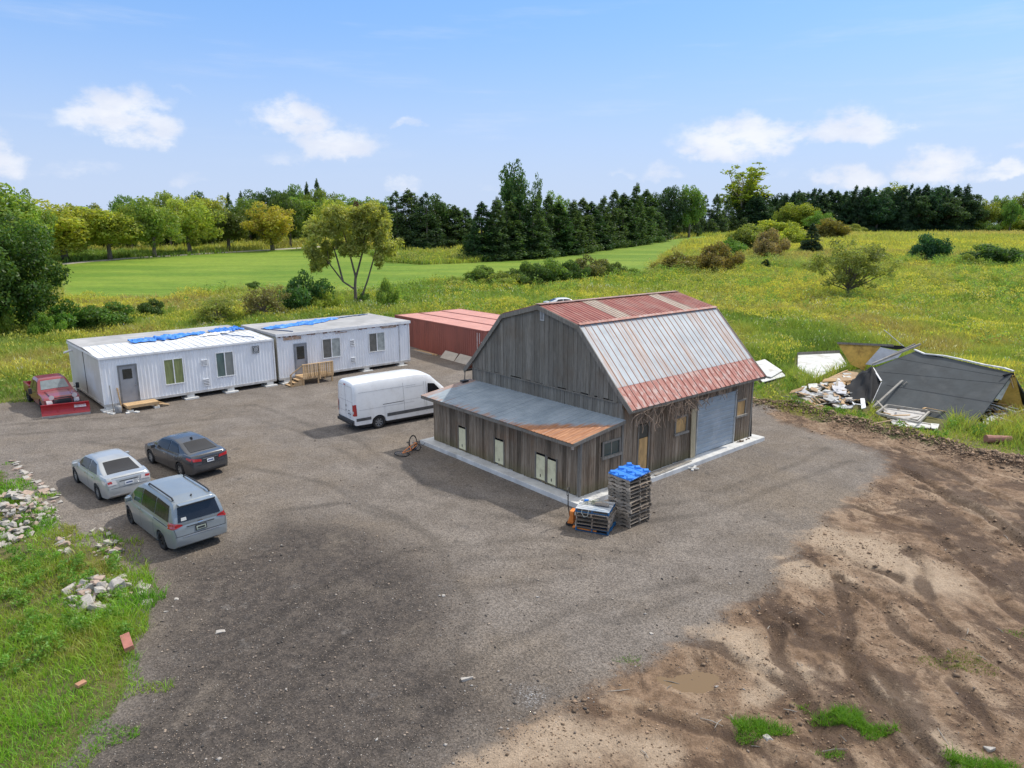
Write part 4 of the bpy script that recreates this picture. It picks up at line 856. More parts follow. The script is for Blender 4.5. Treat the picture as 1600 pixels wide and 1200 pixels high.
# barge boards, fascias
b = MB(); pts = [(-.60, 3.36), (.23, 4.16), (2.46, 6.50), (5, 7.15)]
for x_ in (x0-.03, x1+.03):
    for mir in (0, 1):
        for (p0, p1) in zip(pts[:-1], pts[1:]):
            f = lambda p: (x_, LA-p[0] if mir else p[0], p[1]-.02)
            b.bar(f(p0), f(p1), .05, .20, tone=.6)
b.bar((x0, -.56, 3.36), (x1, -.56, 3.36), .04, .10, tone=.3); b.bar((x0, LA+.56, 3.36), (x1, LA+.56, 3.36), .04, .10, tone=.3)
b.bar((-.60, -.24, 2.47), (-.60, LA+.24, 2.47), .04, .13, tone=.5); b.bar((-.6, -.22, 2.50), (DL, -.22, 2.89), .04, .14, tone=.6); b.bar((-.6, LA+.22, 2.50), (DL, LA+.22, 2.89), .04, .14, tone=.6)
b.build('barge_board', TRIMWOOD, barn)
for q_ in ((-.05, .05, -.075, -.03, G+.02, 2.45, .75), (DL-.05, DL+.07, -.07, -.03, G+.02, 3.4, .6), (LB-.1, LB+.01, -.07, -.03, G+.02, 3.4, .55), (-.07, -.052, -.08, .04, G+.02, 2.4, .7)): MB().box(*q_).build('corner_board', TRIMWOOD, barn)
for h in HATCH:
    b = MB(); b.box(-.045, -.004, h[0]+.02, h[1]-.02, h[2], h[3]-.10); d = b.build('hatch', CREAM, barn, bevel=.005)
    b = MB(); b.box(-.065, -.047, (h[0]+h[1])/2-.015, (h[0]+h[1])/2+.015, h[2]+.12, h[2]+.24); b.build('latch', BLACKM, d)
    b = MB(); b.box(-.06, -.032, h[0]-.06, h[0]+.012, h[2]-.02, h[3]+.03); b.box(-.06, -.032, h[1]-.012, h[1]+.06, h[2]-.02, h[3]+.03); b.build('frame', TRIMWOOD, d)
def framed(o, pane, name='window', sill=True, fr=TRIMWOOD, fw=.08):
    a0, a1, b0, b1 = o; b = MB()
    b.box(a0-fw, a0, -.085, -.02, b0-fw, b1+fw, .7); b.box(a1, a1+fw, -.085, -.02, b0-fw, b1+fw, .6); b.box(a0, a1, -.087, -.02, b1, b1+fw, .8)
    w = b.build(name, fr, barn)
    if sill: b = MB(); b.box(a0-.14, a1+.14, -.15, -.02, b0-.10, b0-.005, .95); b.build('sill', TRIMWOOD, w)
    b = MB(); b.box(a0, a1, -.035, -.02, b0, b1); b.build('pane', pane, w); return w
w = framed((1.34, 2.28, 1.58, 2.13), GLASS); b = MB(); b.box(1.80, 1.83, -.05, -.036, 1.58, 2.13); b.build('mullion', STEEL, w)
framed((6.12, 6.9, 1.62, 2.30), PLY); framed((11.1, 11.82, 1.55, 2.25), PLY)
b = MB(); b.box(DOOR[0]+.03, DOOR[1]-.03, -.03, -.012, G+.02, 1.86); d = b.build('door', PLY, barn); b = MB(); b.box(DOOR[0]+.03, DOOR[1]-.03, -.026, -.008, 1.88, 2.46); b.build('pane', simple('dim_glass', (.05, .055, .05), .3), d)
b = MB(); b.box(DOOR[0]-.07, DOOR[0], -.06, -.02, G+.01, 2.55); b.box(DOOR[1], DOOR[1]+.07, -.06, -.02, G+.01, 2.55); b.build('frame', TRIMWOOD, d)
ROLLM = simple('roller_shutter_paint', (.33, .38, .42), .5, var=.12, sc=1.5, dirt=(.5, .52, .53), amt=.5, metal=.1)
b = MB(); z = G+.02
while z < 2.72: b.add([(ROLL[0]+.05, -.02, z), (ROLL[1]-.05, -.02, z), (ROLL[1]-.05, -.045, z+.03), (ROLL[0]+.05, -.045, z+.03), (ROLL[1]-.05, -.045, z+.19), (ROLL[0]+.05, -.045, z+.19), (ROLL[1]-.05, -.02, z+.22), (ROLL[0]+.05, -.02, z+.22)], [(0,1,2,3),(3,2,4,5),(5,4,6,7)]); z += .22
d = b.build('roller_door', ROLLM, barn); PR_ = simple('painted_rail', (.42, .42, .40), .6); MB().box(ROLL[0]-.03, ROLL[0]+.05, -.09, -.02, G+.01, 2.9).build('guide_rail', PR_, d); MB().box(ROLL[1]-.05, ROLL[1]+.03, -.09, -.02, G+.01, 2.9).build('guide_rail', PR_, d)
b = MB(); b.box(DL-.10, DL-.05, 4.62, 4.88, 6.55, 7.0, .9); v_ = b.build('vent', simple('vent_paint', (.55, .56, .56), .6), barn); b = MB(); b.box(DL-.11, DL-.098, 4.66, 4.84, 6.6, 6.95); b.build('louvre', simple('vent_dark', (.22, .22, .22), .7), v_)
# bracket lamp at the left eave of the gable
b = MB(); b.tube([(DL-.15, LA+.5, 3.4), (DL-.45, LA+.15, 2.98)], .025, 6); b.box(DL-.75, DL-.38, LA-.1, LA+.15, 2.93, 3.0); b.build('eave_bracket', BLACKM, barn)
b = MB(); b.box(-.66, -.58, -.25, -.17, 2.34, 2.46); b.build('gutter_end', STEEL, barn)
# pale post standing against the wall beside the roller door
def in_barn(x, y, z=0): return BM @ Vector((x, y, z))
t_ = thing('timber_post', 'pale new timber post standing beside the roller door of the barn', 'timber', in_barn(7.45, -.14, G), TH)
b = MB(); b.prism([(-.17, 0, 0), (.17, 0, 0), (.10, .02, 2.35), (-.24, .02, 2.35)], (0, .045, 0)); b.build('plank', wood_mat('cream_timber', (.40, .33, .21), (.55, .47, .32), tone=.1), t_)
for (a, lab, x, y, L_, r_) in (('grey_plank', 'long grey plank lying on the slab below the boarded door', 5.2, -.22, 3.2, .02), ('grey_plank', 'second thin dark plank on the slab edge in front of the long grey one', 5.6, -.42, 2.8, .05)):
    t_ = MB(); t_.box(-L_/2, L_/2, -.07, .07, 0, .04, .4); o = t_.build(a, OLDPLANK); o.location = in_barn(x, y, G+.004); o.rotation_euler = (0, 0, TH+r_); tag(o, lab, 'plank', 'planks on the barn slab')
b = MB()
for k in range(7): x = rnd.uniform(-.5, .5); b.bar((x, rnd.uniform(-.08, .08), .02), (x+rnd.uniform(-.2, .2), rnd.uniform(-.1, .1), .05), .05, .03)
o = b.build('scrap_wood_pile', wood_mat('dark_scrap', (.08, .055, .04), (.18, .13, .09))); o.location = in_barn(11.6, -.25, G); o.rotation_euler[2] = TH; tag(o, 'small brown bits of scrap wood at the far right end of the slab', 'scrap')
b = MB(); b.bar((0, 0, 0), (.55, .2, .03), .1, .05); b.bar((.1, .3, .0), (.3, -.15, .06), .08, .04); o = b.build('broken_block', CONC); o.location = in_barn(6.4, -.85, .03); o.rotation_euler[2] = TH; tag(o, 'little heap of broken pieces at the slab edge near the timber post', 'rubble')
b = MB(); b.bar((0, 0, 0), (.05, .12, 1.55), .14, .04); o = b.build('leaning_board', simple('black_board', (.025, .027, .03), .7)); o.location = in_barn(LB+.12, -.02, G); o.rotation_euler[2] = TH; tag(o, 'black board leaning on the right corner of the barn', 'board')
# dead vines hanging from the eave
b = MB(); rs = random.Random(31)
def vine(x, z, n, spread, down):
    for _ in range(n):
        p = Vector((x+rs.uniform(-spread, spread), -.60+rs.uniform(-.05, .15), z+rs.uniform(-.1, .08))); pts = [p.copy()]; d = Vector((rs.uniform(-1, 1), rs.uniform(-.15, .1), -rs.uniform(.2, 1)))
        for s_ in range(6):
            d = (d+Vector((rs.uniform(-.9, .9), rs.uniform(-.35, .3), rs.uniform(-.7, .45)))).normalized(); p = p+d*down*rs.uniform(.10, .22)
            if p.y > -.10: p.y = -.12
            pts.append(p.copy())
        b.tube(pts, [rs.uniform(.006, .013)]*7, 4, False, tone=rs.random())
vine(3.7, 3.35, 34, .8, 1.0); vine(5.6, 3.35, 46, .9, 1.0); vine(7.0, 3.33, 16, .7, .7); vine(9.2, 3.33, 14, 1.6, .6)
o = b.build('dead_vine', simple('vine_stem', (.26, .19, .14), .9, tone=.4)); o.matrix_world = BM; tag(o, 'tangle of dry brown vines hanging from the right eave of the barn', 'vine')
REFUSE.append([tuple((BM @ Vector(p))[:2]) for p in ((-.7, -.7, 0), (LB+.7, -.7, 0), (LB+.7, LA+.7, 0), (-.7, LA+.7, 0))])
# ---------------------------------------------------------------- office trailers
WHITE = simple('white_steel', (.84, .85, .87), .5, var=.05, sc=1.2, dirt=(.62, .59, .54), amt=.3, stretch=(1, 1, .4))
WTRIM = simple('white_trim', (.82, .825, .83), .5, var=.05, dirt=(.45, .40, .34), amt=.3)
RUSTY = simple('rusty_edge', (.40, .27, .19), .85, var=.4, sc=6, dirt=(.72, .70, .66), amt=.9)
ROOFW = simple('trailer_roof_white', (.70, .71, .72), .55, var=.1, sc=1.0, dirt=(.40, .39, .37), amt=.5)
ROOFG = simple('trailer_roof_membrane', (.36, .355, .35), .8, var=.18, sc=.8, dirt=(.50, .49, .48), amt=.7)
GREYDOOR = simple('grey_door_paint', (.27, .28, .30), .55, var=.12, sc=1.5)
def corr_wall(b, p0, p1, z0, z1, nrm, pitch=.21, amp=.03):
    p0, p1, nv = Vector(p0), Vector(p1), Vector(nrm); k = int(round((p1-p0).length/pitch)); vs = []; pr_ = []
    for i_ in range(k): pr_ += [(i_/k, 0), ((i_+.55)/k, 0), ((i_+.66)/k, 1), ((i_+.90)/k, 1)]
    pr_.append((1, 0))
    for s_, h_ in pr_:
        q = p0.lerp(p1, s_)+nv*amp*h_; vs += [(q.x, q.y, z0), (q.x, q.y, z1)]
    fl = (p1-p0).cross(Vector((0, 0, 1))).dot(nv) > 0
    b.add(vs, [(2*i_, 2*i_+2, 2*i_+3, 2*i_+1) if fl else (2*i_+1, 2*i_+3, 2*i_+2, 2*i_) for i_ in range(len(pr_)-1)])
def sliding_window(par, x0, x1, z0, z1, y=-.04, left=GLASS, right=GREYGLASS):
    b = MB(); w = .055
    b.box(x0-w, x1+w, y-.03, y, z1, z1+w); b.box(x0-w, x1+w, y-.045, y, z0-w, z0); b.box(x0-w, x0, y-.03, y, z0, z1); b.box(x1, x1+w, y-.03, y, z0, z1); m_ = (x0+x1)/2; b.box(m_-.03, m_+.03, y-.028, y, z0, z1)
    o = b.build('window', WTRIM, par)
    for (a, c, mt) in ((x0, m_-.03, left), (m_+.03, x1, right)): b = MB(); b.box(a, c, y-.012, y+.01, z0, z1); b.build('pane', mt, o)
    return o
def louvre(par, x0, x1, z0, z1, n=5):
    b = MB(); b.box(x0, x1, -.06, -.03, z0, z1)
    for k in range(n): z = z0+(k+.35)*(z1-z0)/n; b.box(x0+.03, x1-.03, -.085, -.06, z, z+(z1-z0)/n*.45)
    vo_ = b.build('vent', WTRIM, par); MB().box(x0+.025, x1-.025, -.064, -.0605, z0+.03, z1-.03).build('vent_backing', simple('vent_backing_grey', (.25, .25, .26), .7), vo_)  # dark backing added so the gaps between the slats read grey
def trailer(label, loc, rz, L_, Wd, H_, base, roofmat, ribs):
    o = thing('office_trailer', label, 'trailer', (*loc, 0), rz, 'white office trailers')
    b = MB(); z0, z1 = base+.14, base+H_-.16
    corr_wall(b, (.06, 0, 0), (L_-.06, 0, 0), z0, z1, (0, -1, 0)); corr_wall(b, (L_, .06, 0), (L_, Wd-.06, 0), z0, z1, (1, 0, 0)); corr_wall(b, (L_-.06, Wd, 0), (.06, Wd, 0), z0, z1, (0, 1, 0))
    b.box(.03, L_-.03, .03, Wd-.03, z0-.05, z1+.04); b.build('wall', WHITE, o)
    for (x, y) in ((0, 0), (L_, 0), (0, Wd), (L_, Wd)): MB().box(x-.045, x+.045, y-.045, y+.045, base+.13, z1+.02).build('corner_post', WTRIM, o)
    b = MB(); b.box(-.05, L_+.05, -.055, .06, base, base+.14); b.box(-.05, L_+.05, Wd-.06, Wd+.055, base, base+.14); b.box(-.052, .06, .06, Wd-.06, base, base+.14); b.box(L_-.06, L_+.052, .06, Wd-.06, base, base+.14); b.build('base_rail', simple('base_rail', (.52, .50, .47), .6, var=.2, dirt=(.25, .18, .12), amt=.5), o)
    return o, z0, z1
T1L, T1W, T1H = 10.5, 7.9, 3.02
M1 = Matrix.Translation((-24.01, 39.51, 0)) @ Matrix.Rotation(R(43.03), 4, 'Z'); M2 = Matrix.Translation((-16.1, 46.87, 0)) @ Matrix.Rotation(R(41.55), 4, 'Z')
o1, z0, z1 = trailer('left white office trailer with ribbed walls, grey door and green curtained window', (-24.01, 39.51), R(43.03), T1L, T1W, T1H, .3, ROOFW, True)
mid = 3.9
b = MB()
b.box(-.03, -.001, .05, mid-.06, z0, z1); b.box(-.03, -.001, mid+.06, T1W-.05, z0, z1); b.build('end_panel', simple('cream_steel', (.62, .59, .53), .6, var=.08, sc=.7, dirt=(.70, .70, .70), amt=.8), o1)
b = MB(); b.box(-.045, -.001, mid-.05, mid+.05, z0, z1+.05); b.build('joint', BLACKM, o1)
b = MB(); corr(b, (-.06, -.08, z1+.07), (T1L+.02, -.08, z1+.07), (T1L+.02, mid, z1+.26), (-.06, mid, z1+.26), pitch=.45, amp=.03, rib=.14)
b.box(-.05, T1L+.01, -.06, mid, z1+.0, z1+.05); b.build('roof', ROOFW, o1)
b = MB(); b.box(-.08, T1L+.04, mid+.03, T1W+.06, z1+.04, z1+.24); b.build('roof', ROOFG, o1)
b = MB(); b.box(-.08, T1L+.02, -.105, -.07, z1-.03, z1+.09); b.box(-.10, -.065, -.10, T1W+.05, z1-.0, z1+.12); b.build('fascia', WTRIM, o1)
d0, d1 = .92, 1.86
b = MB(); b.box(d0-.06, d0+.03, -.09, -.03, .44, 2.68); b.box(d1-.03, d1+.06, -.09, -.03, .44, 2.68); b.box(d0+.03, d1-.03, -.088, -.03, 2.58, 2.68); f_ = b.build('door_frame', simple('dark_frame', (.16, .17, .18), .5), o1)
b = MB(); b.box(d0+.03, d1-.03, -.07, -.02, .45, 2.58); dd = b.build('door', GREYDOOR, o1); b = MB(); b.box(d0+.19, d1-.24, -.078, -.068, 1.82, 2.42); b.build('pane', simple('dark_glass', (.02, .025, .025), .1, spec=.8), dd); b = MB(); b.tube([(d1-.12, -.07, 1.4), (d1-.12, -.12, 1.4)], .03, 8); b.build('handle', STEEL, dd)
CURT = simple('green_curtain', (.20, .23, .09), .35, var=.35, sc=3, stretch=(4, 1, .4), spec=.7); TEAL = simple('teal_glass', (.10, .15, .14), .12, var=.3, sc=2, stretch=(2, 1, .5), spec=.8)
sliding_window(o1, 3.46, 4.52, 1.14, 2.66, left=CURT, right=CURT); sliding_window(o1, 6.62, 7.68, 1.16, 2.70, left=TEAL, right=GREYGLASS)
louvre(o1, 5.66, 6.06, 1.98, 2.40); louvre(o1, 5.66, 6.06, .66, 1.16)
b = MB(); b.box(9.02, 9.46, -.10, -.03, 2.42, 2.92); fo = b.build('fan_housing', simple('fan_grey', (.5, .5, .5), .5), o1); b = MB(); ck = (9.24, -.104, 2.67)
b.tube([(ck[0]+.17*cos(a), -.108, ck[2]+.17*sin(a)) for a in np.linspace(0, 2*pi, 17)], .015, 5, False)
for s_ in ((9.04, 2.44, 9.44, 2.44), (9.44, 2.44, 9.44, 2.90), (9.44, 2.9, 9.04, 2.9), (9.04, 2.9, 9.04, 2.44)): b.bar((s_[0], -.11, s_[1]), (s_[2], -.11, s_[3]), .02, .02)
b.build('fan_grille', BLACKM, fo); b = MB(); b.tube([(ck[0]-.02, -.101, ck[2]), (ck[0]-.02, -.12, ck[2])], .10, 12); b.build('fan_blade', simple('fan_blade', (.30, .31, .32), .4), fo)
def blocks(par, xs, z1_, Wd):
    for i_, x in enumerate(xs):
        b = MB(); b.box(x-.22, x+.22, -.02, .45, .09, z1_-.003); b.box(x-.42, x+.42, -.25, .55, -.02, .09); b.build('support_block', CONC, par)
        b = MB(); b.box(x-.25, x+.25, Wd-.5, Wd, -.1, z1_-.003); b.build('support_block', CONC, par)
blocks(o1, [.25, 4.85, 7.4, 10.1], .3, T1W)
b = MB(); b.tube([(-.55, T1W-1.2, 2.75), (.0, T1W-1.0, 2.85)], .06, 8); b.build('roof_pipe', WTRIM, o1)
T2L, T2W, T2H = 10.64, 6.2, 3.17
o2, z0, z1 = trailer('right white office trailer with rusty roof edge and wooden porch', (-16.1, 46.87), R(41.55), T2L, T2W, T2H, .3, ROOFG, False)
b = MB(); b.box(-.03, -.001, .05, T2W-.05, z0, z1); b.build('end_panel', simple('beige_steel', (.52, .47, .36), .7, var=.1), o2)
b = MB(); b.box(-.10, T2L+.10, -.10, T2W+.06, z1+.05, z1+.22); b.build('roof', ROOFG, o2)
b = MB(); b.box(-.12, T2L+.12, -.13, -.10, z1+.03, z1+.225); b.box(T2L+.10, T2L+.13, -.13, T2W+.05, z1+.03, z1+.225); b.build('fascia', WTRIM, o2)
RPM = simple('rust_dark', (.19, .085, .06), .9, var=.5, sc=9); rs = random.Random(3); x = .1
while x < T2L-.2:
    w_ = rs.uniform(.05, .35)
    if rs.random() < .65: MB().box(x, x+w_, -.062, -.034, z1-.03-rs.uniform(0, .05), z1+.03).build('rust_patch', RPM, o2)
    x += w_+rs.uniform(.03, .25)
b = MB(); b.box(.42, 1.72, -.066, -.03, z1-.26, z1-.06); b.box(8.2, 9.5, -.066, -.03, z1-.16, z1-.02); b.box(4.35, 5.3, -.064, -.03, z1-.15, z1-.10); b.build('repair_board', RUSTY, o2)
d0, d1 = 1.2, 2.02
b = MB(); b.box(d0-.06, d0+.03, -.09, -.03, .5, 2.74); b.box(d1-.03, d1+.06, -.09, -.03, .5, 2.74); b.box(d0+.03, d1-.03, -.088, -.03, 2.64, 2.74); b.build('door_frame', simple('slate_frame', (.20, .22, .25), .5), o2)
b = MB(); b.box(d0+.03, d1-.03, -.07, -.02, .5, 2.64); dd = b.build('door', GREYDOOR, o2); b = MB(); b.box(d0+.12, d1-.15, -.078, -.068, 1.62, 2.52); b.build('pane', MATS['dark_glass'], dd); b = MB(); b.tube([(d1-.08, -.07, 1.4), (d1-.08, -.12, 1.4)], .03, 8); b.build('handle', STEEL, dd)
DG2 = simple('grey_screen_glass', (.13, .13, .12), .2, spec=.6); LG2 = simple('white_blind_glass', (.34, .37, .36), .2, spec=.6)
sliding_window(o2, 3.32, 4.66, 1.46, 2.80, left=DG2, right=LG2); sliding_window(o2, 7.1, 8.4, 1.48, 2.84, left=DG2, right=LG2)
louvre(o2, 5.46, 5.84, 2.06, 2.56, 4); louvre(o2, 5.48, 5.86, .82, 1.24, 4)
b = MB(); b.box(9.70, 9.76, -.06, -.03, z0, z1-.02); b.build('joint', simple('seam_grey', (.4, .4, .41), .6), o2); blocks(o2, [.5, 6.8, 9.9], .3, T2W)
for MM, LL, WW in ((M1, T1L, T1W), (M2, T2L, T2W)): REFUSE.append([tuple((MM @ Vector(p))[:2]) for p in ((-.3, -.8, 0), (LL+.2, -.8, 0), (LL+.2, WW+.2, 0), (-.3, WW+.2, 0))])
# porch and landing
def place(o, MM, x, y, z=0, rz=0): o.matrix_world = MM @ Matrix.Translation((x, y, z)) @ Matrix.Rotation(rz, 4, 'Z'); return o
po = thing('wooden_porch', 'small new lumber porch with railing and three steps at the right trailer', 'porch'); place(po, M2, 1.05, -.12)
def boards(b, x0, x1, y0, y1, z, n, along='x', th=.035):
    for k in range(n):
        if along == 'x': a = y0+(y1-y0)*k/n; b.box(x0, x1, a+.006, a+(y1-y0)/n-.006, z, z+th, rnd.random())
        else: a = x0+(x1-x0)*k/n; b.box(a+.006, a+(x1-x0)/n-.006, y0, y1, z, z+th, rnd.random())
b = MB(); boards(b, 0, 2.3, -1.25, 0, .52, 8); b.box(0, 2.3, -1.25, -1.21, .38, .515, .3); b.box(0, .04, -1.21, 0, .38, .515, .3); b.box(2.26, 2.3, -1.21, 0, .38, .515, .3); b.build('deck', NEWWOOD, po)
for (x, y) in ((.05, -1.2), (1.15, -1.2), (2.2, -1.2), (2.2, -.1)): b = MB(); b.box(x-.045, x+.045, y-.045, y+.045, 0, .38); b.build('post', NEWWOOD, po)
b = MB(); b.box(.0, 2.3, -1.30, -1.20, 1.42, 1.46, .9); b.box(0, 2.25, -1.245, -1.205, .56, 1.42, .0) if 0 else None
x = .02
while x < 2.2: b.box(x, x+.12, -1.285, -1.265, .46, 1.42, rnd.random()); x += .155
b.box(.05, .13, -1.26, -1.18, .56, 1.42, .2); b.box(2.17, 2.26, -1.26, -1.18, .56, 1.42, .2); b.box(1.22, 1.30, -1.31, -1.29, .3, 1.42, .95); b.build('railing', NEWWOOD, po)
b = MB(); b.bar((.05, -1.25, 1.42), (-.85, -1.25, .86), .08, .05, tone=.1); b.box(-.90, -.81, -1.29, -1.20, 0, .88, .2); b.build('handrail', NEWWOOD, po)
for k in range(3): b = MB(); b.box(-.3*(k+1), -.3*k-.0, -1.2, -.3, .52-.155*(k+1)-.01, .52-.155*(k+1)+.03); b.build('step', NEWWOOD, po)
b = MB(); 
for y in (-1.19, -.33): b.prism([(-.98, y, 0), (0, y, 0), (0, y, .38), (-.12, y, .38)], (0, .04, 0))
b.build('stringer', NEWWOOD, po)
la = thing('wooden_landing', 'low new lumber platform in front of the left trailer door', 'platform'); place(la, M1, .9, -.14)
b = MB(); boards(b, 0, 1.75, -.95, 0, .36, 6); b.box(0, 1.75, -.95, -.91, .24, .355, .3); b.box(0, .04, -.91, 0, .24, .355, .3); b.box(1.71, 1.75, -.91, 0, .24, .355); b.build('deck', NEWWOOD, la)
for x in (.15, 1.6): b = MB(); b.box(x-.06, x+.06, -.9, -.78, .12, .24); b.build('post', NEWWOOD, la); b = MB(); b.box(x-.14, x+.16, -.98, -.66, -.02, .12); b.build('footing', CONC, la)
b = MB(); b.bar((1.78, -.7, .2), (2.35, -.72, .06), .22, .05); b.bar((1.76, -.4, .30), (2.2, -.35, .10), .26, .05); b.build('ramp_board', NEWWOOD, la)
o = MB().bar((0, 0, 0), (-.10, .12, 1.35), .17, .05).build('leaning_plank', NEWWOOD); place(o, M1, .80, -.28, .02); tag(o, 'tall plank leaning against the wall left of the grey door', 'plank')
o = MB().bar((0, 0, 0), (-.02, .14, 1.55), .03, .03).build('broom_handle', TRIMWOOD); place(o, M1, .35, -.26, .02); tag(o, 'thin stick leaning on the left trailer wall beside the plank', 'stick')
b = MB(); b.tube([(0, 0, 0), (0, 0, .04), (0, 0, .34), (0, 0, .42), (0, 0, .46)], [.15, .19, .19, .15, .07], 16); g_ = thing('gas_bottle', 'squat grey gas bottle on the ground beside the wooden platform', 'gas bottle'); place(g_, M1, .50, -.72); b.build('body', simple('grey_bottle', (.28, .28, .28), .5, var=.2), g_, smooth=True); b = MB(); b.tube([(0, 0, .46), (0, 0, .54)], .03, 8); b.build('valve', STEEL, g_)
for k, (x, y) in enumerate(((.1, -.55), (.2, -.8), (.85, -1.25), (1.3, -1.35))):
    b = MB(); b.box(-.15, .15, -.1, .1, 0, .07); o = b.build('broken_slab', CONC, bevel=.01); place(o, M1, x, y, 0, k*.7); tag(o, 'small piece of broken concrete on the ground by the gas bottle and platform', 'concrete piece', 'broken pieces by the platform')
# blue tarps left on the roofs
def tarp(name, label, MM, pts, seed, mat, z, amp=.06, group=None):
    """crumpled cloth over a polygon strip: pts = [(x,y,width)] centre line"""
    rs = np.random.default_rng(seed); n = 60; mm = 12; cx = np.interp(np.linspace(0, 1, n), np.linspace(0, 1, len(pts)), [p[0] for p in pts]); cy = np.interp(np.linspace(0, 1, n), np.linspace(0, 1, len(pts)), [p[1] for p in pts]); w = np.interp(np.linspace(0, 1, n), np.linspace(0, 1, len(pts)), [p[2] for p in pts])
    V = []
    for i_ in range(n):
        for j_ in range(mm):
            s_ = j_/(mm-1)-.5; x = cx[i_]+float(vn(i_*.7, j_, 2., seed+3)-.5)*.16; y = cy[i_]+s_*w[i_]+float(vn(i_, j_, 3., seed+4)-.5)*.25
            V.append((x, cy[i_]+(y-cy[i_])*(.45+1.1*float(vn(i_*1.0, 7, 4., seed+9))), z(x, y)+.03+amp*float(vn(i_*1.0, j_*1.5, 1.7, seed))*(1 if 0 < j_ < mm-1 else .2)))
    me = bpy.data.meshes.new(name); me.from_pydata(V, [], [(i_*mm+j_, (i_+1)*mm+j_, (i_+1)*mm+j_+1, i_*mm+j_+1) for i_ in range(n-1) for j_ in range(mm-1)]); me.materials.append(mat); o = mesh_obj(name, me); so_ = o.modifiers.new('s', 'SOLIDIFY'); so_.thickness = .012; o.matrix_world = MM; tag(o, label, 'tarp', group); return o
BLUE = simple('blue_tarp', (.03, .21, .66), .5, var=.25, sc=3, dirt=(.22, .42, .78), amt=.7)
rz1 = T1H+.3-.16; zr1 = lambda x, y: rz1+(.07+(y+.08)/3.98*.19+.035 if y < mid else .24)
rz2 = T2H+.3-.16; zr2 = lambda x, y: rz2+.22
tarp('blue_tarp', 'long crumpled blue tarp along the ridge of the left trailer roof', M1, [(2.6, 3.7, .7), (4.2, 4.0, 1.9), (5.6, 4.3, 1.7), (7.6, 4.6, .7)], 1, BLUE, zr1, .16, 'blue tarps')
tarp('blue_tarp', 'blue tarp heap spanning the gap between the trailer roofs', M1, [(8.0, 4.5, .8), (9.3, 5.0, 2.2), (10.4, 5.4, 1.5)], 2, BLUE, zr1, .14, 'blue tarps')
tarp('blue_tarp', 'wrinkled blue tarp strip on the back of the right trailer roof', M2, [(.3, 2.8, .8), (2.6, 3.4, 2.1), (4.6, 4.0, 1.8), (7.0, 4.8, .5)], 3, BLUE, zr2, .13, 'blue tarps')
tarp('white_sheet', 'thin white sheet lying beside the blue tarp on the left trailer roof', M1, [(6.9, 3.2, .3), (8.0, 3.7, 1.0), (9.2, 4.1, .7)], 5, WTRIM, zr1, .08)
tarp('dark_sheet', 'dark strip along the back edge of the right trailer roof', M2, [(6.0, 4.7, .2), (8.0, 5.2, .25), (10.2, 5.6, .3)], 6, simple('slate_blue_sheet', (.07, .12, .22), .6), zr2, .06)
for k, (MM, a, c, lab, zf) in enumerate(((M1, (8.2, 3.0), (9.6, .9), 'thin dark blue strap across the right end of the left trailer roof', zr1), (M2, (.15, 3.0), (1.3, .3), 'long dark blue strap across the left end of the right trailer roof', zr2))):
    o = MB().bar((a[0], a[1], zf(*a)+.05), (c[0], c[1], zf(*c)+.04), .06, .05).build('roof_strap', simple('dark_blue_strap', (.03, .09, .22), .6)); o.matrix_world = MM; tag(o, lab, 'strap', 'straps on the trailer roofs')
